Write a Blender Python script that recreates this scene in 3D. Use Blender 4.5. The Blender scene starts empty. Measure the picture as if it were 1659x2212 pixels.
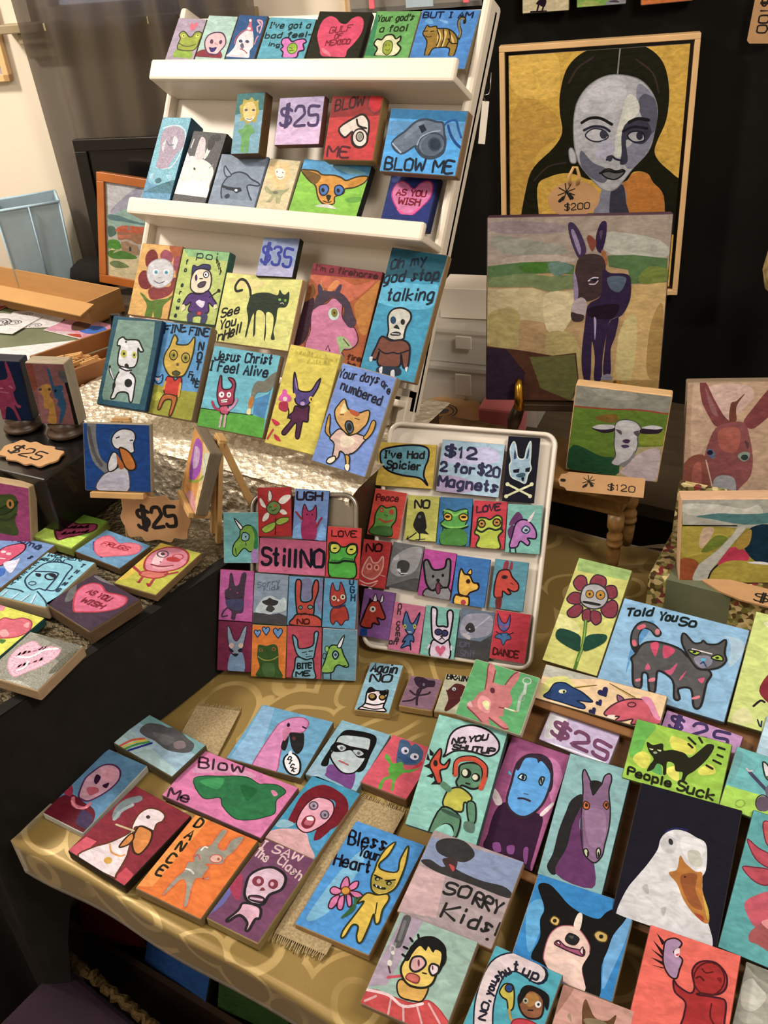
import bpy, bmesh, math, random
from mathutils import Vector, Matrix
from mathutils import noise as mnoise
random.seed(7)
D = bpy.data
SC = bpy.context.scene
COL = SC.collection

# ------------------------------------------------------------------ camera, world, lights, exposure
YAW, PITCH, ROLL, FPX = -0.5749, 0.5726, 0.0866, 1972.0      # metres and radians; focal length in pixels of a 1659 x 2212 frame
EYE = Vector((0, 0, 1.75))
cy, sy, cp, sp = math.cos(YAW), math.sin(YAW), math.cos(PITCH), math.sin(PITCH)
fwd = Vector((sy*cp, cy*cp, -sp)); right0 = Vector((cy, -sy, 0)); down0 = fwd.cross(right0)
right = right0*math.cos(ROLL) + down0*math.sin(ROLL); down = -right0*math.sin(ROLL) + down0*math.cos(ROLL)
cam = D.objects.new('camera', D.cameras.new('camera'))
COL.objects.link(cam)
m3 = Matrix((right, -down, -fwd)).transposed()
cam.matrix_world = Matrix.Translation(EYE) @ m3.to_4x4()
cam.data.sensor_fit = 'VERTICAL'; cam.data.sensor_height = 32.0
cam.data.lens = 32.0*FPX/2212.0
cam.data.clip_start = .02; cam.data.clip_end = 60
SC.camera = cam

w = D.worlds.new('world'); SC.world = w; w.use_nodes = True
w.node_tree.nodes['Background'].inputs[0].default_value = (.52, .54, .66, 1)
w.node_tree.nodes['Background'].inputs[1].default_value = 1.15
SC.view_settings.view_transform = 'Standard'; SC.view_settings.look = 'None'
SC.view_settings.gamma = 1.0; SC.view_settings.use_curve_mapping = False
SC.view_settings.exposure = .85

def area(name, loc, target, sx, sy_, power, colr):
    l = D.lights.new(name, 'AREA'); l.shape = 'RECTANGLE'; l.size = sx; l.size_y = sy_
    l.energy = power; l.color = colr
    o = D.objects.new(name, l); COL.objects.link(o); o.location = loc
    o.rotation_euler = (Vector(target) - Vector(loc)).to_track_quat('-Z', 'Y').to_euler()
    return o
def spot(name, loc, target, power, colr, size, blend=.6, rad=.06):
    l = D.lights.new(name, 'SPOT'); l.energy = power; l.color = colr; l.spot_size = math.radians(size)
    l.spot_blend = blend; l.shadow_soft_size = rad
    o = D.objects.new(name, l); COL.objects.link(o); o.location = loc
    o.rotation_euler = (Vector(target) - Vector(loc)).to_track_quat('-Z', 'Y').to_euler()
    return o
area('ceiling_light', (-2.6, .45, 3.02), (-1.0, 1.3, 1.0), .32, .32, 38, (1, .89, .76))
area('ceiling_light', (.9, .5, 3.05), (-.5, 1.9, 1.2), .7, .7, 34, (1, .89, .76))  # added overhead light, placed and aimed to brighten the portrait side
area('ceiling_light', (-1.6, -1.4, 3.05), (-1.6, -1.2, 0), 1.4, 1.4, 22, (1, .90, .78))

# ------------------------------------------------------------------ materials
def mat(name):
    m = D.materials.new(name); m.use_nodes = True
    nt = m.node_tree; b = nt.nodes['Principled BSDF']
    return m, nt, b
def node(nt, typ, **kw):
    n = nt.nodes.new(typ)
    for k, v in kw.items():
        if k in n.inputs.keys(): n.inputs[k].default_value = v
        else: setattr(n, k, v)
    return n
def lin(h):
    if len(h) == 3: h = ''.join(c+c for c in h)
    r = []
    for i in (0, 2, 4):
        v = int(h[i:i+2], 16)/255
        r.append(v/12.92 if v <= .04045 else ((v+.055)/1.055)**2.4)
    return r
def rgba(h): return (*lin(h), 1)
def plain(name, h, rough=.6, metal=0, var=.12, scale=14, bump=.0, bscale=60, stretch=(1, 1, 1), spec=.4, coat=0):
    m, nt, b = mat(name); L = nt.links
    tc = node(nt, 'ShaderNodeTexCoord'); mp = node(nt, 'ShaderNodeMapping'); mp.inputs['Scale'].default_value = stretch
    L.new(tc.outputs['Object'], mp.inputs['Vector'])
    n = node(nt, 'ShaderNodeTexNoise'); n.inputs['Scale'].default_value = scale; n.inputs['Detail'].default_value = 5
    L.new(mp.outputs[0], n.inputs['Vector'])
    c = lin(h)
    cr = node(nt, 'ShaderNodeValToRGB')
    cr.color_ramp.elements[0].position = .3; cr.color_ramp.elements[1].position = .7
    cr.color_ramp.elements[0].color = (*[max(0, x*(1-var)) for x in c], 1)
    cr.color_ramp.elements[1].color = (*[min(1, x*(1+var)) for x in c], 1)
    L.new(n.outputs['Fac'], cr.inputs[0]); L.new(cr.outputs[0], b.inputs['Base Color'])
    b.inputs['Roughness'].default_value = rough; b.inputs['Metallic'].default_value = metal
    b.inputs['Specular IOR Level'].default_value = spec; b.inputs['Coat Weight'].default_value = coat
    if bump:
        n2 = node(nt, 'ShaderNodeTexNoise'); n2.inputs['Scale'].default_value = bscale; n2.inputs['Detail'].default_value = 4
        L.new(mp.outputs[0], n2.inputs['Vector'])
        bp = node(nt, 'ShaderNodeBump'); bp.inputs['Strength'].default_value = bump; bp.inputs['Distance'].default_value = .004
        L.new(n2.outputs['Fac'], bp.inputs['Height']); L.new(bp.outputs[0], b.inputs['Normal'])
    return m
def attr_mat(name, rough, streak, var, bump, bscale, spec, coat):
    # pigment comes from the face colour attribute; brush streaks vary it a little
    m, nt, b = mat(name); L = nt.links
    at = node(nt, 'ShaderNodeAttribute', attribute_name='pigment')
    tc = node(nt, 'ShaderNodeTexCoord'); mp = node(nt, 'ShaderNodeMapping'); mp.inputs['Scale'].default_value = streak
    L.new(tc.outputs['Object'], mp.inputs['Vector'])
    n = node(nt, 'ShaderNodeTexNoise'); n.inputs['Scale'].default_value = 1; n.inputs['Detail'].default_value = 4; n.inputs['Distortion'].default_value = 1.2
    L.new(mp.outputs[0], n.inputs['Vector'])
    mr = node(nt, 'ShaderNodeMapRange'); mr.inputs['From Min'].default_value = .25; mr.inputs['From Max'].default_value = .75
    mr.inputs['To Min'].default_value = 1-var; mr.inputs['To Max'].default_value = 1+var
    L.new(n.outputs['Fac'], mr.inputs['Value'])
    nb = node(nt, 'ShaderNodeTexNoise'); nb.inputs['Scale'].default_value = .32; nb.inputs['Detail'].default_value = 3; nb.inputs['Distortion'].default_value = 2.0
    L.new(mp.outputs[0], nb.inputs['Vector'])
    mb = node(nt, 'ShaderNodeMapRange'); mb.inputs['From Min'].default_value = .3; mb.inputs['From Max'].default_value = .7
    mb.inputs['To Min'].default_value = 1-var*.8; mb.inputs['To Max'].default_value = 1+var*.8
    L.new(nb.outputs['Fac'], mb.inputs['Value'])
    mm = node(nt, 'ShaderNodeMath', operation='MULTIPLY'); L.new(mr.outputs[0], mm.inputs[0]); L.new(mb.outputs[0], mm.inputs[1])
    vm = node(nt, 'ShaderNodeVectorMath', operation='SCALE')
    L.new(at.outputs['Color'], vm.inputs[0]); L.new(mm.outputs[0], vm.inputs['Scale'])
    L.new(vm.outputs[0], b.inputs['Base Color'])
    b.inputs['Roughness'].default_value = rough; b.inputs['Specular IOR Level'].default_value = spec
    b.inputs['Coat Weight'].default_value = coat; b.inputs['Coat Roughness'].default_value = .18
    n2 = node(nt, 'ShaderNodeTexNoise'); n2.inputs['Scale'].default_value = bscale; n2.inputs['Detail'].default_value = 3
    L.new(mp.outputs[0], n2.inputs['Vector'])
    bp = node(nt, 'ShaderNodeBump'); bp.inputs['Strength'].default_value = bump; bp.inputs['Distance'].default_value = .0012
    L.new(n2.outputs['Fac'], bp.inputs['Height']); L.new(bp.outputs[0], b.inputs['Normal'])
    return m
PAINT = attr_mat('oil_paint', .5, (60, 110, 60), .2, .4, 1.6, .1, .0)
GLITTER = attr_mat('glitter_varnish', .3, (420, 520, 420), .35, .8, 1.0, .14, .0)
EDGE = attr_mat('panel_edge_wood', .6, (40, 40, 900), .22, .25, 1.0, .3, 0)
WALL = plain('wall_plaster', 'e6dccb', .8, var=.03, scale=3, bump=.05, bscale=90)
CEIL = plain('ceiling_paint', 'e8e0d2', .9, var=.02)
FLOOR = plain('floor_boards', '3a2c22', .5, var=.3, scale=6, stretch=(1, 12, 1))
TRIMM = plain('trim_paint', '9a8c70', .5, var=.05)
WHITE = plain('white_laminate', 'dcd4c8', .45, var=.03, scale=6)
BLACKCLOTH = plain('black_cloth', '181614', .85, var=.25, scale=30, bump=.2, bscale=400, spec=.2)
DRAPE = plain('black_drape', '100f0d', .9, var=.2, scale=8, bump=.1, bscale=300, spec=.15)
BENCH = plain('bench_wood', '7a5a32', .4, var=.25, scale=10, stretch=(8, 1, 8), bump=.05)
RACKW = plain('rack_wood', '6e4a26', .45, var=.3, scale=8, stretch=(1, 10, 10), bump=.05)
PINE = plain('pine_wood', 'dcb684', .5, var=.12, scale=8, stretch=(1, 1, 14), bump=.05)
PALEWOOD = plain('pale_craft_wood', 'b8935f', .55, var=.12, scale=20, bump=.05)
DARKWOOD = plain('dark_wood', '3a2a1e', .4, var=.3, scale=9)
ORANGEWOOD = plain('orange_frame_wood', 'a8602a', .35, var=.15, scale=12, coat=.3)
KRAFT = plain('kraft_card', 'b08a62', .85, var=.07, scale=50)
CARDB = plain('cardboard', 'b88e5a', .85, var=.07, scale=8, stretch=(1, 1, 8))
INK = plain('stamp_ink', '2a241e', .8, var=.3, scale=120)
TRAYW = plain('white_tray_enamel', 'd8d2ca', .25, var=.03, coat=.4)
TRAYG = plain('steel_tray', '9a958c', .3, metal=.85, var=.05)
GOLDM = plain('brass', 'd0a040', .25, metal=1, var=.1)
BLACKP = plain('black_lacquer', '0c0b0b', .3, var=.2, coat=.3)
PAPER = plain('paper', 'e9e4da', .8, var=.03)
CRATEBLUE = plain('blue_felt', '93a8b4', .85, var=.06, scale=40)
CRATEIN = plain('pale_blue_lining', 'a8c6da', .8, var=.04)
BLACKRUB = plain('black_strap', '141210', .5)
MAGENTA = plain('purple_velvet', '1e081c', .9, var=.3)
WICKER = plain('wicker', 'a08a5e', .7, var=.4, scale=60, bump=.6, bscale=120)
GREENM = plain('green_marbled_cloth', '5f6650', .7, var=.35, scale=7, bump=.05)
TABLEW = plain('brown_table_wood', '4a4034', .45, var=.2, scale=7, stretch=(1, 8, 1))
PINKM = plain('pink_plastic', 'e8707e', .4)
WHITEP = plain('white_plastic', 'dcd5ca', .4, var=.03)

def cloth_gold():
    m, nt, b = mat('gold_brocade'); L = nt.links
    tc = node(nt, 'ShaderNodeTexCoord')
    n = node(nt, 'ShaderNodeTexNoise'); n.inputs['Scale'].default_value = 3; n.inputs['Detail'].default_value = 2
    L.new(tc.outputs['Object'], n.inputs['Vector'])
    mx = node(nt, 'ShaderNodeMix', data_type='RGBA', blend_type='LINEAR_LIGHT'); mx.inputs[0].default_value = .11
    L.new(tc.outputs['Object'], mx.inputs[6]); L.new(n.outputs['Color'], mx.inputs[7])
    v = node(nt, 'ShaderNodeTexVoronoi'); v.inputs['Scale'].default_value = 8.5
    L.new(mx.outputs[2], v.inputs['Vector'])
    mu = node(nt, 'ShaderNodeMath', operation='MULTIPLY'); mu.inputs[1].default_value = 21
    L.new(v.outputs['Distance'], mu.inputs[0])
    si = node(nt, 'ShaderNodeMath', operation='SINE'); L.new(mu.outputs[0], si.inputs[0])
    cr = node(nt, 'ShaderNodeValToRGB'); cr.color_ramp.elements[0].position = .72; cr.color_ramp.elements[1].position = .84
    L.new(si.outputs[0], cr.inputs[0])
    n3 = node(nt, 'ShaderNodeTexNoise'); n3.inputs['Scale'].default_value = 7
    L.new(tc.outputs['Object'], n3.inputs['Vector'])
    c3 = node(nt, 'ShaderNodeValToRGB'); c3.color_ramp.elements[0].position = .42; c3.color_ramp.elements[1].position = .52
    L.new(n3.outputs['Fac'], c3.inputs[0])
    mm = node(nt, 'ShaderNodeMath', operation='MULTIPLY'); L.new(cr.outputs[0], mm.inputs[0]); L.new(c3.outputs[0], mm.inputs[1])
    mc = node(nt, 'ShaderNodeMix', data_type='RGBA'); mc.inputs[6].default_value = rgba('86703a'); mc.inputs[7].default_value = rgba('ad9660')
    L.new(mm.outputs[0], mc.inputs[0]); L.new(mc.outputs[2], b.inputs['Base Color'])
    b.inputs['Roughness'].default_value = .42; b.inputs['Specular IOR Level'].default_value = .5
    b.inputs['Sheen Weight'].default_value = .2; b.inputs['Metallic'].default_value = .25
    w1 = node(nt, 'ShaderNodeTexNoise'); w1.inputs['Scale'].default_value = 700
    L.new(tc.outputs['Object'], w1.inputs['Vector'])
    bp = node(nt, 'ShaderNodeBump'); bp.inputs['Strength'].default_value = .12; bp.inputs['Distance'].default_value = .001
    L.new(w1.outputs['Fac'], bp.inputs['Height']); L.new(bp.outputs[0], b.inputs['Normal'])
    return m
GOLDCLOTH = cloth_gold()
def foil_mat(name, h, rough, scale, strength, metal=1.0):
    m, nt, b = mat(name); L = nt.links
    tc = node(nt, 'ShaderNodeTexCoord')
    v = node(nt, 'ShaderNodeTexVoronoi'); v.inputs['Scale'].default_value = scale; v.feature = 'F1'
    n = node(nt, 'ShaderNodeTexNoise'); n.inputs['Scale'].default_value = scale*1.7; n.inputs['Detail'].default_value = 6
    L.new(tc.outputs['Object'], v.inputs['Vector']); L.new(tc.outputs['Object'], n.inputs['Vector'])
    ad = node(nt, 'ShaderNodeMath', operation='ADD'); L.new(v.outputs['Distance'], ad.inputs[0]); L.new(n.outputs['Fac'], ad.inputs[1])
    bp = node(nt, 'ShaderNodeBump'); bp.inputs['Strength'].default_value = strength; bp.inputs['Distance'].default_value = .006
    L.new(ad.outputs[0], bp.inputs['Height']); L.new(bp.outputs[0], b.inputs['Normal'])
    b.inputs['Base Color'].default_value = rgba(h); b.inputs['Metallic'].default_value = metal; b.inputs['Roughness'].default_value = rough
    return m
FOIL = foil_mat('crinkled_foil', 'f0e6d2', .38, 70, .8, .62)
DARKFOIL = foil_mat('dark_glitter_fabric', '6a604c', .4, 110, 1.0, .8)
def sheer():
    m, nt, b = mat('sheer_curtain'); L = nt.links
    tc = node(nt, 'ShaderNodeTexCoord'); n = node(nt, 'ShaderNodeTexNoise'); n.inputs['Scale'].default_value = 250
    L.new(tc.outputs['Object'], n.inputs['Vector'])
    d = node(nt, 'ShaderNodeBsdfDiffuse'); d.inputs[0].default_value = rgba('5c5346')
    t = node(nt, 'ShaderNodeBsdfTranslucent'); t.inputs[0].default_value = rgba('8c8890')
    tr = node(nt, 'ShaderNodeBsdfTransparent')
    a = node(nt, 'ShaderNodeMixShader'); a.inputs[0].default_value = .35; L.new(d.outputs[0], a.inputs[1]); L.new(t.outputs[0], a.inputs[2])
    mr = node(nt, 'ShaderNodeMapRange'); mr.inputs['To Min'].default_value = .05; mr.inputs['To Max'].default_value = .16
    L.new(n.outputs['Fac'], mr.inputs['Value'])
    c = node(nt, 'ShaderNodeMixShader'); L.new(mr.outputs[0], c.inputs[0]); L.new(a.outputs[0], c.inputs[1]); L.new(tr.outputs[0], c.inputs[2])
    L.new(c.outputs[0], nt.nodes['Material Output'].inputs['Surface'])
    return m
SHEER = sheer()
def clearplastic(name, alpha, h='e6e2da'):
    m, nt, b = mat(name); L = nt.links
    b.inputs['Base Color'].default_value = rgba(h); b.inputs['Roughness'].default_value = .15; b.inputs['Alpha'].default_value = alpha
    n = node(nt, 'ShaderNodeTexNoise'); n.inputs['Scale'].default_value = 20
    bp = node(nt, 'ShaderNodeBump'); bp.inputs['Strength'].default_value = .15
    L.new(n.outputs['Fac'], bp.inputs['Height']); L.new(bp.outputs[0], b.inputs['Normal'])
    return m
CLEAR = clearplastic('clear_plastic', .42)
def window_glass():
    m, nt, b = mat('window_glass')
    b.inputs['Roughness'].default_value = .05; b.inputs['Base Color'].default_value = (.9, .93, 1, 1); b.inputs['Alpha'].default_value = .12
    return m
GLASS = window_glass()
def floral():
    m, nt, b = mat('floral_print'); L = nt.links
    tc = node(nt, 'ShaderNodeTexCoord')
    v = node(nt, 'ShaderNodeTexVoronoi'); v.inputs['Scale'].default_value = 120
    L.new(tc.outputs['Object'], v.inputs['Vector'])
    cr = node(nt, 'ShaderNodeValToRGB'); cr.color_ramp.interpolation = 'CONSTANT'
    for p, h in ((0, '6a6a38'), (.22, 'b0a070'), (.4, '4a3a26'), (.55, '7a2f35'), (.65, '8a8a58'), (.8, 'c8b88a')):
        e = cr.color_ramp.elements.new(p); e.color = rgba(h)
    sp_ = node(nt, 'ShaderNodeSeparateColor'); L.new(v.outputs['Color'], sp_.inputs[0])
    L.new(sp_.outputs[0], cr.inputs[0]); L.new(cr.outputs[0], b.inputs['Base Color']); b.inputs['Roughness'].default_value = .3
    return m
FLORAL = floral()

# ------------------------------------------------------------------ mesh helpers
def link(name, bm, material, parent=None, smooth=False, bevel=0, segs=2):
    me = D.meshes.new(name); bmesh.ops.recalc_face_normals(bm, faces=bm.faces); bm.to_mesh(me); bm.free()
    if material: me.materials.append(material)
    o = D.objects.new(name, me); COL.objects.link(o)
    if parent: o.parent = parent
    if smooth:
        for p in me.polygons: p.use_smooth = True
    if bevel:
        b = o.modifiers.new('soft_edges', 'BEVEL'); b.width = bevel; b.segments = segs; b.limit_method = 'ANGLE'
    return o
def thing(name, label, cat, matrix=None, group=None):
    o = D.objects.new(name, None); o.empty_display_size = .05; COL.objects.link(o)
    if matrix is not None: o.matrix_world = matrix
    o['label'] = label; o['category'] = cat
    if group: o['group'] = group
    return o
def tag(o, label, cat, group=None):
    o['label'] = label; o['category'] = cat
    if group: o['group'] = group
    return o
def struct(o):
    o['kind'] = 'structure'; return o
def box(bm, x0, x1, y0, y1, z0, z1, M=None):
    vs = [bm.verts.new((M or Matrix()) @ Vector((x, y, z))) for z in (z0, z1) for y in (y0, y1) for x in (x0, x1)]
    for q in ((0, 2, 3, 1), (4, 5, 7, 6), (0, 1, 5, 4), (2, 6, 7, 3), (0, 4, 6, 2), (1, 3, 7, 5)):
        bm.faces.new([vs[i] for i in q])
    return bm
def B(x0, x1, y0, y1, z0, z1, M=None): return box(bmesh.new(), x0, x1, y0, y1, z0, z1, M)
def beam(bm, a, b, wd, th, up=(0, 0, 1)):
    # rectangular bar from a to b
    a, b = Vector(a), Vector(b); d = (b-a); L = d.length; d.normalize()
    s = d.cross(Vector(up));
    if s.length < 1e-4: s = d.cross(Vector((0, 1, 0)))
    s.normalize(); t = s.cross(d)
    M = Matrix((s, d, t)).transposed().to_4x4(); M.translation = a
    return box(bm, -wd/2, wd/2, 0, L, -th/2, th/2, M)
def tube(bm, pts, r, n=8, close=False):
    pts = [Vector(p) for p in pts]; rings = []
    N = len(pts)
    for i, p in enumerate(pts):
        a = pts[(i-1) % N] if (i or close) else p; c = pts[(i+1) % N] if (i < N-1 or close) else p
        d = (c-a).normalized(); s = d.cross(Vector((0, 0, 1)))
        if s.length < 1e-3: s = d.cross(Vector((1, 0, 0)))
        s.normalize(); t = s.cross(d); rr = r[i] if isinstance(r, (list, tuple)) else r
        rings.append([bm.verts.new(p + s*rr*math.cos(2*math.pi*k/n) + t*rr*math.sin(2*math.pi*k/n)) for k in range(n)])
    for i in range(N-1 + (1 if close else 0)):
        A, C = rings[i], rings[(i+1) % N]
        for k in range(n): bm.faces.new((A[k], A[(k+1) % n], C[(k+1) % n], C[k]))
    if not close:
        bm.faces.new(rings[0][::-1]); bm.faces.new(rings[-1])
    return bm
def lathe(bm, prof, M=None, n=20):
    M = M or Matrix(); rings = []
    for r, z in prof: rings.append([bm.verts.new(M @ Vector((r*math.cos(2*math.pi*k/n), r*math.sin(2*math.pi*k/n), z))) for k in range(n)])
    for A, C in zip(rings, rings[1:]):
        for k in range(n): bm.faces.new((A[k], A[(k+1) % n], C[(k+1) % n], C[k]))
    bm.faces.new(rings[0][::-1]); bm.faces.new(rings[-1])
    return bm
def prism(bm, pts, z0, z1, M=None):
    M = M or Matrix()
    a = [bm.verts.new(M @ Vector((x, y, z0))) for x, y in pts]; b = [bm.verts.new(M @ Vector((x, y, z1))) for x, y in pts]
    n = len(pts)
    bm.faces.new(a[::-1]); bm.faces.new(b)
    for i in range(n): bm.faces.new((a[i], a[(i+1) % n], b[(i+1) % n], b[i]))
    return bm
def sheet(fn, nu, nv, thick=0.0):
    # grid surface fn(u,v)
    bm = bmesh.new()
    g = [[bm.verts.new(fn(i/nu, j/nv)) for i in range(nu+1)] for j in range(nv+1)]
    for j in range(nv):
        for i in range(nu): bm.faces.new((g[j][i], g[j][i+1], g[j+1][i+1], g[j+1][i]))
    return bm
def rotz(loc, deg):
    return Matrix.Translation(Vector(loc)) @ Matrix.Rotation(math.radians(deg), 4, 'Z')
def frame_at(o, u, up):
    u = Vector(u).normalized(); up = Vector(up); up = (up - u*up.dot(u)).normalized(); n = u.cross(up)
    M = Matrix((u, up, n)).transposed().to_4x4(); M.translation = Vector(o); return M
def azel(az, el):
    a, e = math.radians(az), math.radians(el)
    n = Vector((math.sin(a)*math.cos(e), -math.cos(a)*math.cos(e), math.sin(e)))
    u = Vector((math.cos(a), math.sin(a), 0)); return u, n.cross(u), n

# ------------------------------------------------------------------ hand lettering
FONT = {    # strokes as (x, y) hex pairs: x 0..6, baseline y 3, cap height c
'A': '033c63 1656', 'B': '030c4c5b594808 4857654303', 'C': '6b4c1c0a05134364', 'D': '030c3c6a653303', 'E': '6c0c0363 0848', 'F': '6c0c03 0848',
'G': '6b4c1c0a051353656737', 'H': '030c 636c 0868', 'I': '1c5c 3c33 1353', 'J': '6c64431305', 'K': '030c 6c0763', 'L': '0c0363', 'M': '030c376c63',
'N': '030c636c', 'O': '3c1b0a05133353656a5b3c', 'P': '030c5c6a5808', 'Q': '3c0a0533656a3c 4563', 'R': '030c5c6a580863', 'S': '6b4c1c0a185765431304',
'T': '0c6c 3c33', 'U': '0c051353656c', 'V': '0c336c', 'W': '0c1339536c', 'X': '036c 0c63', 'Y': '0c376c 3733', 'Z': '0c6c0363',
'a': '5849290704134356 5953', 'b': '0c03 0829495754431304', 'c': '5849290704134354', 'd': '5c53 5443130407294958', 'e': '06565749290704134354', 'f': '5b4c3c2b23 0949',
'g': '5849290705134356 5952412010', 'h': '0c03 0729495753', 'i': '3833 3b3c', 'j': '48413010 4b4c', 'k': '0c03 580653', 'l': '2c23', 'm': '0903 07192833 28495863',
'n': '0903 0729495753', 'o': '39190704134354574939', 'p': '0900 0829495754431304', 'q': '5950 5849290704134354', 'r': '0903 072959', 's': '5839192725451304', 't': '2c243344 0949',
'u': '0904133354 5953', 'v': '092359', 'w': '0913385369', 'x': '0953 5903', 'y': '0935 5920', 'z': '09590353',
'0': '3c1b0a05133353656a5b3c', '1': '1a3c33', '2': '0a1c4c5a580363', '3': '0b1c4c5a395754431304', '5': '5c0c08485754431304', '$': '6a4b1b0a185765431304 3d32 4d42',
"'": '2c29', ',': '2412', '!': '2c26 2423', '-': '0747', '/': '036c',
}
def glyph(ch):
    return [[(int(b[i], 16)/6, (int(b[i+1], 16)-3)/9) for i in range(0, len(b), 2)] for b in FONT.get(ch, '').split(' ') if b]
NARROW = {'i': .35, 'l': .35, 'I': .5, "'": .3, ',': .3, '!': .35, '-': .6, 't': .7, 'f': .75, 'j': .6, 'r': .75, '1': .6, ' ': .55, 'm': 1.25, 'w': 1.2, 'M': 1.2, 'W': 1.25}

# ------------------------------------------------------------------ painted faces
def smooth_pts(P, closed, k=4):
    n = len(P)
    if n < 3: return P
    out = []
    rng = range(n) if closed else range(n-1)
    for i in rng:
        p0 = P[(i-1) % n] if (closed or i > 0) else P[i]; p1 = P[i]; p2 = P[(i+1) % n]; p3 = P[(i+2) % n] if (closed or i < n-2) else P[i+1]
        for j in range(k):
            t = j/k; t2 = t*t; t3 = t2*t
            out.append(tuple(.5*((2*b) + (c-a)*t + (2*a-5*b+4*c-d)*t2 + (3*b-a-3*c+d)*t3) for a, b, c, d in zip(p0, p1, p2, p3)))
    if not closed: out.append(P[-1])
    return out
def clip(P, hw, hh):
    for ax, lim, sg in ((0, hw, 1), (0, hw, -1), (1, hh, 1), (1, hh, -1)):
        out = []
        for i in range(len(P)):
            a, b = P[i-1], P[i]
            ia, ib = a[ax]*sg <= lim, b[ax]*sg <= lim
            if ia != ib:
                t = (lim*sg - a[ax])/(b[ax]-a[ax]); out.append((a[0]+(b[0]-a[0])*t, a[1]+(b[1]-a[1])*t))
            if ib: out.append(b)
        P = out
        if not P: break
    return P
class Art:
    def __init__(s, hw, hh, bg):
        s.hw, s.hh, s.v, s.f, s.c, s.z = hw, hh, [], [], [], 0.0
        s.poly([(-hw, -hh), (hw, -hh), (hw, hh), (-hw, hh)], bg)
    def poly(s, P, c, clipit=False):
        if clipit: P = clip(P, s.hw, s.hh)
        Q = []
        for p in P:
            if not Q or abs(p[0]-Q[-1][0])+abs(p[1]-Q[-1][1]) > 2e-5: Q.append(p)
        if len(Q) > 2 and abs(Q[0][0]-Q[-1][0])+abs(Q[0][1]-Q[-1][1]) < 2e-5: Q.pop()
        if len(Q) < 3: return
        ar = sum(Q[i-1][0]*Q[i][1]-Q[i][0]*Q[i-1][1] for i in range(len(Q)))
        if ar < 0: Q.reverse()
        b = len(s.v); s.v += [(x, y, s.z) for x, y in Q]; s.f.append(list(range(b, b+len(Q)))); s.c.append(c)
    def up(s): s.z += .00002
    def fill(s, P, c, sm=True):
        s.up(); s.poly(smooth_pts(P, True) if sm else P, c, True)
    def stroke(s, P, wd, c, closed=False, sm=True):
        s.up()
        if sm: P = smooth_pts(P, closed)
        elif closed: P = list(P)
        if closed: P = P + [P[0]]
        h = wd/2; n = len(P)
        L, R_ = [], []
        for i in range(n):
            a = P[i-1] if i else (P[-2] if closed else None); b = P[i+1] if i < n-1 else (P[1] if closed else None)
            d = Vector((0, 0))
            if a: d += (Vector(P[i])-Vector(a)).normalized() if (Vector(P[i])-Vector(a)).length > 1e-7 else Vector((0, 0))
            if b: d += (Vector(b)-Vector(P[i])).normalized() if (Vector(b)-Vector(P[i])).length > 1e-7 else Vector((0, 0))
            if d.length < 1e-6: d = Vector((1, 0))
            d.normalize(); nx, ny = -d.y*h, d.x*h
            L.append((P[i][0]+nx, P[i][1]+ny)); R_.append((P[i][0]-nx, P[i][1]-ny))
        for i in range(n-1): s.poly([R_[i], R_[i+1], L[i+1], L[i]], c, True)
        if not closed:
            for e, o in ((0, 1), (n-1, n-2)):
                d = Vector(P[e])-Vector(P[o]); a0 = math.atan2(d.y, d.x)
                s.poly([(P[e][0]+h*math.cos(a0+t*math.pi/6-math.pi/2), P[e][1]+h*math.sin(a0+t*math.pi/6-math.pi/2)) for t in range(7)], c, True)
    def text(s, txt, p, q, h, wd, c):
        uv = Vector(h) if isinstance(h, tuple) else Vector((0, h))
        p, q = Vector(p), Vector(q); txt = txt.replace('_', ' ')
        ws = [NARROW.get(ch, 1) for ch in txt]; gap = .32
        tot = sum(ws) + gap*(len(txt)-1); L = (q-p).length; d = (q-p).normalized(); k = L/tot; x = 0
        for ch, wi in zip(txt, ws):
            for st in glyph(ch):
                jit = random.uniform(-.03, .03)
                pts = [tuple(p + d*(x+gx*wi)*k + uv*(gy+jit)) for gx, gy in st]
                s.stroke(pts, wd, c, False, len(pts) > 3)
            x += wi+gap
    def vtext(s, txt, p, q, h, wd, c):
        p, q = Vector(p), Vector(q); txt = txt.replace('_', ' ')
        for i, ch in enumerate(txt):
            o = p.lerp(q, i/max(1, len(txt)-1))
            for st in glyph(ch): s.stroke([(o.x + gx*h*.62*NARROW.get(ch, 1), o.y + gy*h) for gx, gy in st], wd, c, False, len(st) > 3)
    def scribble(s, p, q, h, wd, c):
        p, q = Vector(p), Vector(q); L = (q-p).length; d = (q-p).normalized(); x = 0
        while x < L:
            wl = random.uniform(.35, .8)*h
            pts = [tuple(p + d*(x+wl*t) + Vector((0, h*random.uniform(0, 1) if i % 2 else h*.1*random.random()))) for i, t in enumerate((0, .25, .5, .75, 1))]
            s.stroke(pts, wd, c); x += wl + h*.25
    def build(s, name, material, parent):
        me = D.meshes.new(name); me.from_pydata(s.v, [], s.f); me.materials.append(material)
        at = me.color_attributes.new('pigment', 'FLOAT_COLOR', 'CORNER')
        buf = []
        for f_, c in zip(s.f, s.c): buf += [*c, 1.0]*len(f_)
        at.data.foreach_set('color', buf)
        o = D.objects.new(name, me); COL.objects.link(o); o.parent = parent
        return o
def pig(h):
    # sRGB swatch to pigment albedo, a touch muted
    c = lin(h); g = .3*c[0]+.55*c[1]+.15*c[2]
    return [min(.9, k*(x*.88 + g*.12)) for x, k in zip(c, (.72, .755, .86))]
def colour_mesh(o, c):
    at = o.data.color_attributes.new('pigment', 'FLOAT_COLOR', 'CORNER')
    at.data.foreach_set('color', [*c, 1.0]*len(o.data.loops))
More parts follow.
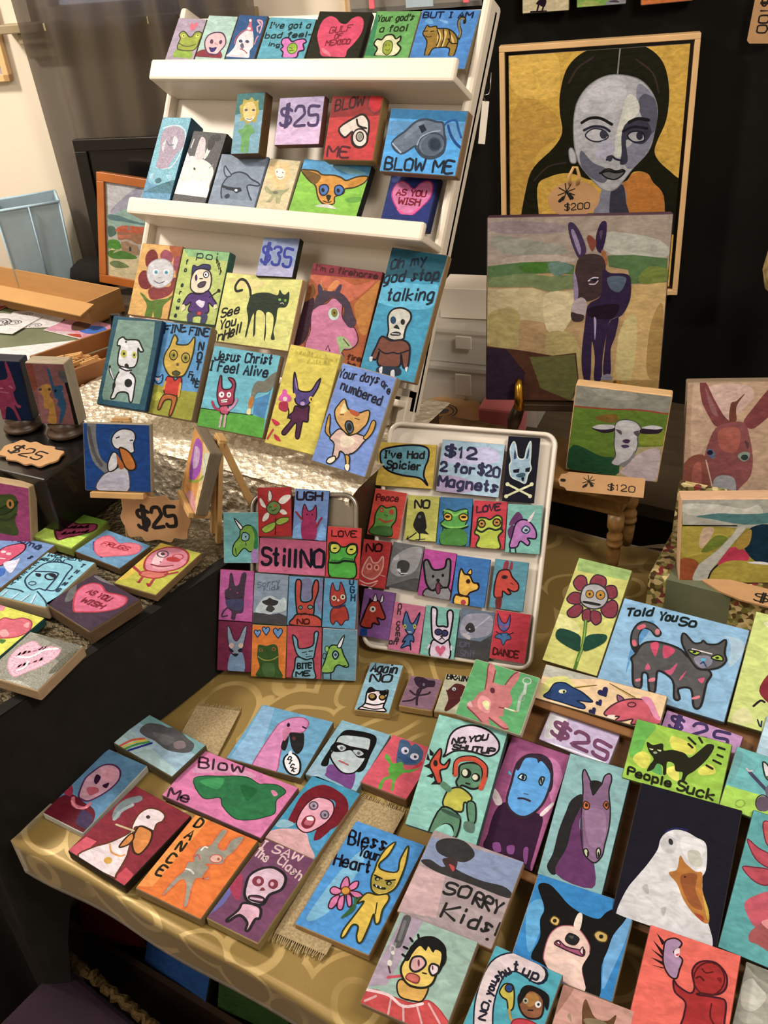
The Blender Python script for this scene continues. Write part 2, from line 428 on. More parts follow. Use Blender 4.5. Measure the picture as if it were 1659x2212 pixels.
def run_ops(A, ops):
    U = 1e-4
    for op in ops.split(';'):
        if not op: continue
        t = op.split(' '); k = t[0]; c = pig(t[1])
        N = lambda i: [(float(t[j])*U, float(t[j+1])*U) for j in range(i, len(t)-1, 2)]
        if k == 'f': A.fill(N(2), c)
        elif k == 'g': A.fill(N(2), c, False)
        elif k == 's': A.stroke(N(3), float(t[2])*U, c)
        elif k == 'l': A.stroke(N(3), float(t[2])*U, c, False, False)
        elif k == 'S': A.stroke(N(3), float(t[2])*U, c, True)
        elif k == 'G': A.stroke(N(3), float(t[2])*U, c, True, False)
        elif k == 'F': A.fill(N(4), c); A.stroke(N(4), float(t[3])*U, pig(t[2]), True)
        elif k in 'eE':
            i = 2 if k == 'e' else 3
            o, a, b = N(i)
            P = [(o[0]+a[0]*math.cos(x)+b[0]*math.sin(x), o[1]+a[1]*math.cos(x)+b[1]*math.sin(x)) for x in (2*math.pi*j/18 for j in range(18))]
            if k == 'e': A.fill(P, c, False)
            else: A.stroke(P, float(t[2])*U, c, True, False)
        elif k == 't':
            A.text(t[9], (float(t[5])*U, float(t[6])*U), (float(t[7])*U, float(t[8])*U), (float(t[3])*U, float(t[4])*U), float(t[2])*U, c)
        elif k in 'vw':
            wd, h = float(t[2])*U, float(t[3])*U; p = (float(t[4])*U, float(t[5])*U); q = (float(t[6])*U, float(t[7])*U)
            if k == 'v': A.vtext(t[8], p, q, h, wd, c)
            else: A.scribble(p, q, h, wd, c)

# painting data: key | category | label | group | centre of the painted face | width axis | height axis | width height depth | edge colour | ground colour | brush marks, plus the shelf's cast shadow painted atop sunman, redwhistle and bluewhistle (0.1 mm)
PAINTINGS = '''frog|painting|small painting of an olive frog under a pink heart, first on the top shelf|paintings on the top shelf|-1.3182 1.4883 1.5910|0.9974 0.0294 -0.0664|0.0306 0.6587 0.7518|0.0678 0.0817 0.0132|6d5a3a|a9a|f 8a2 -155 -408 -103 -205 210 -241 258 -408;F 9a2 331 22 -119 -228 -144 -114 -133 -22 -196 60 -147 128 -63 115 52 33 125 43 177 134 292 137 339 85 323 -28 320 -141 257 -230 61 -252;e dd5 -82 42 48 -1 16 -37;e dd5 247 59 39 19 24 -25;e 331 -75 42 18 0 6 -14;e 331 251 69 18 0 5 -12;s 552 19 -131 -114 20 -161 171 -151 267 -107;s 552 22 -117 -233 61 -252 249 -241;f e67 20 195 -16 266 17 312 79 270 109 321 172 296 142 216 83 159
pinkface|painting|small painting of a laughing pink face with a blue mouth on pale green|paintings on the top shelf|-1.2490 1.4947 1.5914|0.9975 0.0337 -0.0614|0.0241 0.6585 0.7522|0.0681 0.0854 0.0132|6d5a3a|acb|f 823 -340 -427 -334 -328 -185 -262 150 -253 247 -427;F ebb 535 28 -216 -162 -223 -27 -154 52 -17 89 117 71 221 -32 254 -143 200 -253 137 -340 29 -351 -98 -318;e 535 -77 -100 43 -13 1 -46;e 535 131 -98 35 -10 0 -42;f 226 -95 -218 -14 -219 80 -204 64 -285 -13 -309;l a77 12 11 -130 86 -160
clownblue|painting|small painting of a pale clown head with a pointed hat on deep blue|paintings on the top shelf|-1.1818 1.4998 1.5904|0.9976 0.0346 -0.0604|0.0227 0.6584 0.7523|0.0654 0.0852 0.0156|6b5335|258|f edd -315 -426 -264 -337 -194 -204 -194 -48 -100 84 17 128 109 84 203 -161 166 -273 167 -429;s c55 21 -212 -159 -231 -48 -137 85 -56 129;f c67 -56 129 -43 217 -47 338 -1 327 31 217 95 106;e fed -39 316 25 0 11 -26;e fed -6 155 39 0 11 -27;e 446 -101 -97 44 0 12 -31;e 446 47 -98 44 0 13 -31;f 667 -80 -182 -53 -126 16 -205 -16 -249;s a55 21 -53 -249 30 -272 127 -328;s c88 27 224 -139 228 -28 247 17;s dab 30 211 106 163 194 219 239 121 327 229 305 261 194 257 84
badfeel|painting|teal painting reading I've got a bad feeling above a pink flower|paintings on the top shelf|-1.0950 1.5040 1.5866|0.9976 0.0358 -0.0590|0.0208 0.6584 0.7524|0.1013 0.0776 0.0132|6d5a3a|5ab|t 133 27 1 108 -435 168 432 208 I've_got_a;t 133 27 0 96 -462 -32 507 41 bad_feel-;t 133 21 1 68 -336 -174 -84 -187 ing;F d7b 313 27 32 -293 -42 -230 -7 -177 -70 -113 -61 -27 48 -7 146 -73 245 -31 377 -11 444 -66 392 -108 445 -214 347 -254 344 -357 213 -396 50 -385;F 9b2 372 18 96 -200 122 -126 216 -101 290 -170 294 -264 209 -305 138 -273;s 361 15 137 -189 200 -201;s 361 15 152 -252 206 -242 236 -232
gulf|painting|black painting of a pink heart lettered GULF OF MEXICO on the top shelf|paintings on the top shelf|-0.9871 1.5107 1.5896|0.9978 0.0473 -0.0458|0.0034 0.6576 0.7533|0.1059 0.0865 0.0132|2a2220|221|f d46 -182 -426 -302 -260 -419 -49 -427 143 -386 272 -274 335 -147 299 -24 211 93 198 171 293 287 345 392 299 441 191 445 21 358 -165 271 -288 236 -430;f e78 -214 -344 -247 -261 -81 -345 -31 -417;t 823 23 2 111 -195 11 226 78 GULF;t 823 23 2 85 -58 -86 79 -67 OF;t 823 23 1 92 -196 -220 273 -174 MEXICO
godsfool|painting|green painting reading Your god's a fool over a white flower|paintings on the top shelf|-0.8852 1.5231 1.5874|0.9977 0.0596 -0.0317|-0.0153 0.6566 0.7540|0.0861 0.0847 0.0144|8a7a55|6a5|g 385 -444 399 -418 419 -334 213 -316 -200 -162 -424 -420 -424;t 231 25 0 111 -359 223 335 250 Your_god's;t 231 25 0 111 -256 27 268 56 a_fool;F dda 221 30 -221 -407 -205 -283 -294 -200 -258 -107 -169 -118 -109 -36 16 -26 102 -98 171 -47 186 -129 148 -180 237 -263 205 -366 114 -417 -76 -424;F 9a2 562 19 -98 -283 -100 -170 -38 -129 49 -170 79 -304 22 -397 -65 -355;l 562 14 -49 -232 -59 -201;l 562 14 9 -226 1 -201;s 562 14 -52 -293 8 -314 35 -283
tiger|painting|blue painting of a striped tiger cat under the words BUT I AM|paintings on the top shelf|-0.7878 1.5305 1.5861|0.9977 0.0599 -0.0314|-0.0157 0.6566 0.7541|0.1074 0.0843 0.0144|8a7a55|48c|f 6ad -424 226 -329 253 -259 161 -387 174;f 7ad -181 239 -12 214 -17 165;t 124 29 0 97 -480 272 411 277 BUT_I_AM;s 221 52 276 -100 281 9 201 169 210 267 279 265 304 186;s 874 31 277 -71 277 9 205 169 219 251 275 246;F 972 221 21 -276 -185 -336 -92 -400 -19 -384 62 -364 133 -303 101 -195 119 -150 74 12 74 152 11 259 -110 284 -250 265 -411 181 -401 150 -270 -85 -268 -154 -309 -185 -411 -258 -411;f db6 -132 17 -125 57 -46 -66 -50 -248 -87 -227;f db6 -16 35 37 -7 40 -208 12 -248 -19 -86;f db6 114 -28 190 -109 221 -210 156 -129;s 221 21 -152 47 -80 -85 -87 -227;s 221 21 -44 59 2 -86 -2 -238;s 221 21 62 43 123 -88 93 -249;s 221 21 89 -108 175 -189 275 -190;s 221 16 -382 21 -322 30;s 221 16 -267 19 -208 28;s 221 13 -335 -61 -287 -82 -230 -67
sunman|painting|tall teal painting of a yellow sunflower person hung on the upper board|paintings hung on the display board|-1.1294 1.4018 1.4600|0.9956 0.0808 0.0476|-0.0823 0.5106 0.8558|0.0632 0.1110 0.0255|6b4b25|7ab|g 377 -316 555 316 555 314 235 -306 163;f ba3 -198 213 -223 315 -165 355 -150 437 -47 414 22 463 104 389 175 408 188 287 221 206 184 107 171 8 71 28 -20 -31 -79 49 -191 50 -163 131;f ec7 -113 130 -132 293 -67 373 57 370 142 268 145 128 69 48 -30 59;e 446 -71 241 35 -1 2 -20;e 446 92 232 34 -1 2 -20;s fff 35 -59 89 32 53 101 92;s 557 14 -46 85 31 65 89 84;f 6a5 -206 -131 -87 -91 -57 -31 54 -31 133 -91 166 -170 77 -229 72 -503 14 -524 -26 -289 -13 -505 -101 -487 -107 -231
sign25|price sign|lilac price sign reading $25 hung on the upper board beneath the top shelf||-1.0208 1.4106 1.4651|0.9963 0.0762 0.0399|-0.0734 0.5113 0.8562|0.0942 0.0844 0.0165|6b3b30|bac|g dbd -448 -81 456 -17 471 -422 -471 -422;t 436 55 -2 325 -394 -57 417 -84 $25
redwhistle|painting|red painting of a cream whistle lettered BLOW ME between price sign and blue whistle|paintings hung on the display board|-0.9104 1.4109 1.4560|0.9982 0.0583 0.0100|-0.0386 0.5137 0.8571|0.1004 0.1103 0.0255|9a7a40|c33|g 922 -502 552 502 552 493 213 -486 175;t 411 36 0 178 -402 286 142 385 BLOW;t 512 37 0 167 -418 -483 9 -503 ME;F c12 733 30 230 385 253 536 351 546 504 513 488 320 400 256 294 298;F edc 211 37 -260 1 62 200 183 223 287 126 321 -2 323 -152 316 -259 204 -326 72 -286 15 -179 7 -60 -128 -160;s 211 36 59 146 115 38 272 -3;E 211 24 172 -144 70 1 13 -77;e 998 172 -144 50 1 10 -60;E 211 30 176 -165 149 3 27 -154
bluewhistle|painting|large sky blue painting of a grey whistle lettered BLOW ME|paintings hung on the display board|-0.7670 1.3980 1.4414|0.9990 0.0396 -0.0212|-0.0023 0.5155 0.8569|0.1414 0.1056 0.0225|9a7a55|4ae|g 27a -707 528 707 528 702 347 -727 355;g 59c -713 314 696 327 704 39 -737 82;s 159 39 328 271 383 335 516 361 594 220 667 99;s 048 44 397 274 475 133 583 13 693 -64;F 678 345 34 -564 -47 -350 161 -195 313 -19 361 176 327 296 311 356 148 407 26 403 -160 240 -261 48 -239 -97 -121 -129 -80 -359 -216;f 789 -340 119 -167 293 -32 319 -125 212 -321 37;E 345 34 168 -46 216 86 113 -174;f 567 -18 -55 107 117 296 104 370 -17 316 -185 113 -215;e 345 223 -34 120 5 26 -113;e 234 230 -33 92 4 20 -86;g 123 -132 243 -46 277 33 187 -48 131;s abc 23 -550 -57 -364 -196;s 9ab 23 -88 -58 -46 69 121 159 278 186;t 123 39 0 187 -609 -481 636 -470 BLOW_ME
tealhead|painting|textured teal painting of a pale grey head, tallest on the middle shelf|paintings on the middle shelf|-1.3211 1.3800 1.4016|0.9966 0.0818 -0.0061|-0.0491 0.6543 0.7547|0.0705 0.1576 0.0420|145|59b|f 7bc -321 772 319 768 335 366 418 -84 396 -549 -194 -592 -314 -367 -350 321;s cdd 26 -257 553 -135 594 75 608 262 519 336 321 311 92 207 -191 67 -270 -183 -253;f a9a -183 -253 -192 12 -244 283 -257 463 -155 571 26 593 203 538 302 387 330 207 239 64 140 -149 64 -259;f ccc -179 196 -112 337 -112 63;f ddd 59 393 165 310 139 126 60 212;s 678 26 -99 292 -20 207 86 214;f 378 -289 -741 -333 -780 355 -776 382 -504 75 -573;f 9cd -294 -435 -200 -382 -187 -521;f 9cd 108 -407 248 -420 222 -515;f 267 -133 -517 -39 -464 35 -529 -59 -582;f 267 129 -569 229 -538 283 -628
streak|painting|thick black painting with silvery glitter streaks on the middle shelf|paintings on the middle shelf|-1.2376 1.3769 1.3897|0.9978 0.0428 -0.0509|0.0102 0.6580 0.7530|0.0796 0.1310 0.0420|222|555|f eed -385 -490 -416 -10 -265 137 132 64 347 -105 355 -404 395 -645 -208 -663 -398 -655;f dcc -186 480 -124 533 -33 437 29 128 -168 95;f eed 73 516 108 530 134 346 98 155 38 105 38 246;f ddd -465 104 -409 225 -209 1 -345 -52;f fff -327 -507 -68 -345 267 -368 333 -609 -249 -625;e 333 -100 -107 25 1 11 -26;e 333 99 442 83 -22 -6 -160;e 333 197 546 80 3 25 -74;s 888 19 231 -67 300 27;s ccc 28 -332 301 -320 474
greydog|painting|grey painting of a chihuahua with one big ear beside the glitter painting|paintings on the middle shelf|-1.1435 1.3694 1.3717|0.9975 0.0658 -0.0246|-0.0247 0.6561 0.7543|0.1052 0.0884 0.0168|789|89a|f 9ab -620 269 -509 392 -443 54 -538 -171;F 789 234 30 -221 -447 -301 -284 -304 -134 -208 26 -33 104 153 72 277 -8 471 -82 475 -136 242 -141 335 -326 395 -447 -49 -456;F 89a 234 24 -274 -1 -360 105 -369 205 -281 132 -171 28;g 123 -305 -167 -185 -191 -34 -202 110 -193 154 -254 51 -314 -38 -267 -188 -255 -299 -220;e dee 26 -252 34 2 8 -25;e 678 -240 -248 34 2 7 -21;f 234 -194 -382 -128 -326 -75 -374 -130 -430
creamlion|painting|cream painting of a yellow lion flower figure on the middle shelf|paintings on the middle shelf|-1.0547 1.3742 1.3682|0.9978 0.0555 -0.0364|-0.0091 0.6570 0.7538|0.0669 0.0856 0.0168|b9a880|dc9|f ec8 -262 165 -312 247 -232 293 -205 357 -84 343 24 370 135 315 148 212 211 132 166 23 164 -107 85 -157 -55 -101 -153 -21 -252 59;f fed -145 173 -119 237 -3 244 82 166 71 59 -30 42;e 997 -98 176 19 1 5 -17;e 997 26 173 18 1 6 -16;s a85 15 -55 83 8 72 47 96;f aa7 -274 -140 -221 -114 -98 -193 38 -160 155 -151 257 -100 232 -168 145 -263 149 -421 76 -423 10 -296 -69 -435 -156 -436 -69 -280 -210 -224;e 776 -4 -219 57 4 10 -30;f ec8 -85 -82 2 -53 47 -116 -17 -142
chihua|painting|painting of a wide-eared yellow chihuahua on lime green and blue sky|paintings on the middle shelf|-0.9475 1.3816 1.3659|0.9977 0.0406 -0.0535|0.0136 0.6581 0.7528|0.1398 0.0874 0.0168|111|8c3|g 5ad -699 437 699 437 749 120 523 155 343 96 105 179 -155 176 -378 201 -704 208;f 8cd -126 365 241 359 626 282 288 239;f 6a3 363 -215 639 -149 713 -214 488 -278;F d92 431 29 -302 -43 -473 46 -678 209 -524 230 -362 227 -232 172 -1 185 165 158 284 116 456 199 670 231 639 114 479 7 307 -40 302 -124 156 -206 178 -324 42 -370 -107 -321 -207 -207;f 751 -651 211 -430 198 -243 134 -312 -19 -483 70;f c81 352 72 514 179 653 211 575 86 380 1;F 47b 124 26 -186 -133 -199 -36 -94 -5 -14 -73 -34 -183 -118 -201;F 47b 124 26 118 -112 105 -16 196 14 287 -53 262 -151 179 -169;e 111 -122 -109 33 2 16 -38;e 111 184 -84 32 2 15 -38;f 221 -20 -218 4 -181 73 -193 75 -260 56 -309;s 431 19 -49 -305 61 -321 114 -293;f ddc -154 -396 63 -356 235 -403 229 -450 -130 -454
wish|painting|navy painting of a pink heart lettered AS YOU WISH on the middle shelf|paintings on the middle shelf|-0.7902 1.3873 1.3568|0.9965 0.0837 -0.0040|-0.0519 0.6540 0.7547|0.0904 0.0733 0.0210|125|237|f 459 -422 321 -258 356 -147 292 -371 207;F d7a b27 21 -29 -392 -229 -201 -342 -24 -331 140 -232 240 -102 202 40 107 136 218 271 262 370 187 378 -20 271 -187 118 -358;s e59 37 -166 -265 -28 -346 90 -337 229 -213;t 802 27 0 102 -261 -7 282 -15 AS_YOU;t 802 27 1 107 -189 -164 210 -180 WISH
sign35|price sign|dark edged blue grey price sign reading $35 above the black cat painting||-1.0106 1.2842 1.2606|0.9934 0.1111 0.0277|-0.0937 0.6499 0.7542|0.0767 0.0736 0.0140|221|89b|g aac -354 -160 377 -161 384 -368 -384 -368;t 239 53 0 325 -335 -98 311 -179 $35
orangeflower|painting|orange painting of a white faced red flower, back row of the lowest tier|paintings on the lowest tier, back row|-1.2878 1.2465 1.1998|0.9985 0.0542 0.0026|-0.0339 0.5868 0.8090|0.1000 0.1431 0.0144|a06a40|da5|f a52 183 701 500 715 510 264 491 105 359 434;f 722 -275 264 -346 420 -299 565 -165 600 -51 492 -44 353 -131 254;f 945 49 430 7 544 87 621 238 587 321 477 287 381;f 945 354 456 449 534 529 494 537 266 401 254;f 722 -217 156 -360 166 -419 26 -329 -142 -153 -181 -44 -73;f 833 -81 -142 369 -81 393 53 491 105 503 -69 409 -249 113 -360 -44 -332;F ccc a99 19 -219 111 -226 291 -86 407 133 437 320 361 411 210 398 31 262 -90 80 -128 -104 -57;f fee -92 212 18 221 40 133 -55 125;f fee 169 234 278 244 299 156 190 146;e 5ab -11 169 46 4 10 -37;e 5ab 237 184 46 4 9 -37;e 356 -11 169 16 1 4 -15;e 356 237 184 16 1 4 -15;s 667 19 -7 -4 112 -38 239 6;s 999 16 71 69 139 75;f 572 -293 -269 -207 -282 -14 -392 139 -358 372 -316 489 -242 456 -330 328 -466 331 -691 176 -705 119 -588 98 -712 -62 -706 -71 -481
beware|painting|pale green painting of a one eyed purple figure lettered beware of pointy|paintings on the lowest tier, back row|-1.1810 1.2515 1.1990|0.9984 0.0569 0.0063|-0.0386 0.5866 0.8090|0.1106 0.1403 0.0204|365|bc6|g 8b7 -553 701 553 701 537 515 -401 549;t 122 24 -1 123 -189 538 305 524 poi;t 122 24 -3 105 292 471 448 257 nty;v 133 24 80 -407 402 -427 -776 fo_eraweb;F 336 223 24 -213 189 -230 378 -123 367 -5 421 151 415 171 334 65 344 -111 316 -167 215 -163 88;F edb 213 27 -196 -1 -208 168 -134 303 14 339 181 293 254 153 256 -17 148 -115 -33 -135 -151 -83;e 325 -101 158 31 3 15 -62;e fff 112 233 56 6 12 -52;E 213 21 112 233 61 6 13 -56;e 213 104 232 20 2 5 -21;F 545 213 21 -28 17 24 75 136 98 118 11 20 -21;l 213 18 -14 146 45 152;F 537 213 27 -136 -146 -2 -153 124 -128 243 -72 378 -197 480 -294 413 -345 296 -293 316 -487 -110 -493 -97 -316 -192 -370 -284 -381 -226 -221;f 446 -105 -515 305 -499 313 -698 206 -699 189 -568 19 -588 18 -700 -92 -691;F c44 722 15 83 -515 113 -471 181 -481 180 -530 116 -544;f dcd 7 -304 75 -253 131 -268 213 -280 187 -393 74 -362;f eda -294 -393 -244 -376 -203 -438 -281 -513;f eda 434 -321 495 -303 523 -365 452 -395;l 213 21 296 -185 471 -47;e 221 475 -43 35 4 9 -35
hellcat|painting|yellow painting of a long legged black cat lettered See you in Hell|paintings on the lowest tier, back row|-1.0298 1.2270 1.1783|0.9985 0.0554 0.0043|-0.0361 0.5867 0.8090|0.1653 0.1296 0.0144|caa070|dd7|f ed8 -670 535 47 549 -154 389 -526 430;s 222 49 -198 264 -253 399 -378 525 -500 533 -569 406 -526 320 -410 346;f 232 -218 140 -198 264 -44 330 166 352 365 323 387 425 462 363 525 350 594 407 627 230 582 124 435 88 449 -115 440 -324 499 -464 413 -463 413 -264 359 -43 207 -18 285 -341 295 -487 272 -490 193 -61 -3 0 58 -367 53 -452 24 -434 -53 -47 -98 -280 -104 -470 -140 -474 -145 -181 -226 17;e 7b3 431 250 30 3 6 -24;e 7b3 552 246 28 3 6 -24;s cdb 11 460 182 504 197 533 176;t 222 34 0 158 -746 -195 -366 -71 See;t 222 34 -1 160 -725 -413 -391 -292 You;t 222 32 0 154 -790 -644 -600 -590 in;t 222 34 -1 180 -586 -599 -253 -413 Hell
firehorse|painting|painting of a pink horse against orange fire beside the tall teal panel|paintings on the lowest tier, back row|-0.8765 1.2545 1.1812|0.9991 0.0319 -0.0282|0.0040 0.5884 0.8085|0.1416 0.1694 0.0144|5a2f1a|a52|g 823 -708 847 708 847 695 703 -702 634;f 312 -719 -625 -719 -239 -701 87 -602 220 -501 191 -463 -168 -464 -471 -557 -624;f 741 -742 225 -650 458 -537 389 -524 269 -690 129;f c64 -697 615 -109 637 230 554 594 673 298 322 93 259 -183 428 -460 438;f da5 -450 560 -443 460 -354 389 -403 323;f d84 -185 589 -293 416 -194 387 -86 559;f b72 321 245 564 550 701 684 697 170 681 -228 553 -243 383 34;t 411 24 0 93 -636 722 626 716 I'm_a_firehorse;f 435 -447 318 -499 454 -460 478 -370 367;f 435 -138 353 -75 520 -25 506 -51 363;F c79 423 16 -462 -632 -427 -365 -486 -90 -444 77 -240 161 -137 273 61 215 129 -17 310 -174 423 -180 538 -344 529 -465 423 -558 256 -599 339 -728 -289 -751;f 434 -465 34 -479 234 -395 375 -238 382 -37 394 180 269 334 48 422 -61 396 -164 289 -177 157 -33 133 124 17 210 -143 292 -252 199 -399 82;e bdc -46 3 105 12 32 -106;e 872 -36 24 65 8 22 -74;e 331 -36 24 20 2 6 -19;f 9b7 129 -396 253 -361 416 -459 460 -533 331 -550 273 -657 223 -564;s 643 22 264 -399 406 -500;l 533 22 -26 -636 -5 -553 56 -645;t 411 22 0 83 431 -735 693 -720 fire;t 411 24 0 83 465 -850 620 -849 be
talking|painting|tall teal painting of a skeleton in brown lettered Oh my god stop talking|paintings on the lowest tier, back row|-0.7404 1.2528 1.1996|0.9988 0.0198 -0.0447|0.0245 0.5890 0.8078|0.1058 0.2168 0.0180|a08050|39b|g 156 -529 1084 529 1084 494 615 -534 600;f 5bd -475 473 215 542 491 559 431 160 -501 123;t 123 35 0 157 -448 705 168 898 Oh_my;t 123 35 0 175 -506 469 468 667 god_stop;t 123 35 -1 192 -356 182 475 316 talking;F ccb 111 31 -231 -167 -254 -55 -199 50 -46 101 114 57 166 -49 125 -189 124 -324 126 -401 -7 -452 -164 -429 -176 -314;e 146 -143 -125 53 8 19 -63;e 222 39 -126 40 6 14 -48;f 222 -101 -244 -54 -188 18 -254 -45 -255;f 222 -132 -356 -51 -304 45 -308 49 -355 -92 -382;s eee 13 -101 -351 32 -335;F 743 112 33 -272 -428 -89 -466 111 -422 237 -459 300 -564 338 -829 263 -862 157 -647 181 -867 -195 -907 -241 -678 -265 -821 -359 -798 -326 -614;s 112 25 -273 -644 -127 -697 10 -654 117 -654 280 -568;f ddd -391 -804 -338 -794 -337 -874 -384 -862;f 234 -187 -936 183 -877 222 -1007 -150 -1058;f ddd -165 -971 -114 -922 -93 -1067;f ddd 61 -968 117 -938 158 -1078 92 -1071;f ddd 299 -875 340 -838 345 -924
dog|painting|dark blue edged painting of a white dog with a black spot, lowest tier|paintings on the lowest tier, front row|-1.1967 1.0551 1.1226|0.9915 0.1297 -0.0126|-0.0681 0.5981 0.7985|0.1075 0.1643 0.0264|135|256|g 798 -412 748 378 786 414 486 422 -113 389 -703 -402 -718 -445 -639 -434 8;F ddd 222 31 -248 -675 -218 -524 -229 -359 -211 -274 -169 -186 -49 -171 75 -176 192 -264 216 -426 223 -674 164 -682 113 -564 32 -533 -110 -562 -163 -664;F ddd 222 31 -240 -30 -263 130 -258 273 -322 286 -320 387 -236 447 -153 405 -35 418 110 414 207 304 257 240 189 222 129 276 169 99 142 -46 31 -90 -167 -83;f ddd -174 -104 37 -120 32 -202 -138 -213;s 222 26 -186 -106 -30 -148 87 -124;e bb4 -149 147 67 8 16 -71;e 331 -145 148 24 3 6 -28;e bb4 79 149 47 5 14 -63;e 331 79 149 19 2 5 -24;f 222 -88 -53 -47 -17 12 -61 -27 -107;e 222 67 -362 81 10 17 -76;f 222 -242 -528 -257 -404 -208 -398 -195 -459;s 222 49 -263 -322 -362 -210 -396 -111;s ccc 26 -263 -322 -350 -208 -380 -150;e 222 -149 366 21 2 4 -18
fine|painting|blue and green painting of a yellow cat figure lettered FINE FINE NOT FINE|paintings on the lowest tier, front row|-1.1011 1.0750 1.1146|0.9928 0.1154 -0.0318|-0.0443 0.6010 0.7980|0.0999 0.1680 0.0204|8a7350|59c|g 992 -518 -292 -218 -322 164 -336 504 -315 500 -840 -500 -840;f bb3 -413 -518 -292 -416 -172 -515 -347 -586;t 123 33 0 131 -447 622 -8 702 FINE;t 123 33 1 129 72 662 463 675 FINE;v 123 33 135 327 416 348 71 NOT;v 123 28 100 245 -84 417 -233 FINE;F ca3 331 28 -312 67 -332 248 -272 400 -225 611 -137 541 -141 459 47 466 129 518 197 628 235 412 214 149 146 -61 -5 -116 -150 -110;E 331 22 -153 258 78 12 20 -86;E 331 22 106 243 81 12 20 -85;e 882 -153 254 51 8 14 -59;e 882 107 239 50 8 14 -58;e 221 -146 255 23 3 7 -27;e 221 107 239 23 3 6 -27;e 653 -29 105 32 5 6 -27;F 553 331 17 -104 -52 -30 -10 58 -35 33 -79 -59 -91;F c32 411 22 -198 -158 -71 -137 -12 -187 45 -128 119 -145 115 -424 -163 -453;s c93 47 -202 -239 -209 -361;s c93 47 115 -225 130 -441;F b62 421 22 -183 -467 74 -451 101 -564 60 -789 13 -788 13 -541 -137 -558 -194 -718 -243 -717;F 59c 124 19 -438 -218 -481 -144 -401 -171 -330 -159 -293 -113 -276 -231 -349 -284;e daa -371 -211 37 6 7 -27
jesus|painting|painting of a pink horned figure and a burning tower lettered I Feel Alive|paintings on the lowest tier, front row|-0.9735 1.0786 1.0957|0.9932 0.1091 -0.0401|-0.0339 0.6022 0.7976|0.1326 0.1436 0.0144|8a7350|6bc|g 5a3 -661 -400 -33 -390 403 -359 625 -379 663 -718 -663 -718;s 231 16 -660 -404 -374 -391 -35 -381 380 -354;g 48b 378 -345 345 -84 581 39 621 161 615 -382;t 123 32 0 153 -594 467 520 547 Jesus_Christ;t 123 32 0 161 -644 278 501 321 I_Feel_Alive;f 776 274 -60 263 93 324 220 451 244 575 383 676 421 655 206 553 71 385 39 320 -70;f b72 267 -234 250 -103 312 -33 346 -141 317 -262;f ed9 259 -350 264 -273 317 -262 336 -353;F a35 311 24 -388 -130 -408 162 -383 206 -314 2 -168 10 -130 96 -243 193 -140 192 -75 106 -64 -48 -38 -218 -127 -274 -279 -304;e fee -300 -109 53 10 12 -52;e fee -157 -89 43 8 11 -49;e 222 -296 -108 18 3 4 -17;e 222 -155 -89 17 3 4 -17;g eed -291 -200 -163 -164 -161 -223 -270 -244;l 311 11 -286 -224 -156 -192;F c57 311 19 -275 -323 -136 -285 -87 -401 -159 -435 -243 -414;s a35 46 -450 -260 -384 -345 -262 -379;s c8a 46 -99 -346 -19 -252 15 -149;s caa 41 -209 -465 -199 -656;s caa 41 -133 -449 -113 -638
purplebun|painting|yellow painting of a purple long eared bunny holding a flower, lowest tier|paintings on the lowest tier, front row|-0.8431 1.0848 1.1014|0.9937 0.0804 -0.0779|0.0132 0.6067 0.7948|0.0959 0.1702 0.0156|c9b060|dc4|w cb3 18 96 -358 698 388 714;w cb3 18 87 -92 591 329 638;F 548 212 25 -151 7 -220 165 -270 405 -192 286 -103 131 101 153 177 319 227 394 222 233 167 71 139 -48 54 -113 -79 -93;f 97b -185 191 -223 318 -129 145;e ec3 -161 24 28 6 13 -43;e ec3 154 31 39 8 14 -46;e 212 162 29 14 3 7 -25;e b9c 27 -71 40 8 10 -32;s 212 13 -2 -30 39 8 70 -24;F 524 212 25 -88 -133 52 -142 150 -83 177 -209 204 -335 145 -348 111 -375 123 -627 58 -623 2 -399 -132 -629 -206 -599 -99 -383 -175 -343 -131 -276 -101 -231;s 212 20 -170 -361 -182 -248 -239 -165;f d5a -391 16 -390 84 -326 87 -299 34 -212 -6 -210 -82 -332 -107 -410 -104 -426 -49;e edc -308 -60 41 8 11 -36;f a24 -388 -138 -245 -108 -222 -257 -366 -249;f c24 -463 -435 -362 -441 -284 -482 -358 -527;f c24 -337 -667 -239 -702 -190 -758 -290 -752;l c24 30 -380 -600 -439 -768
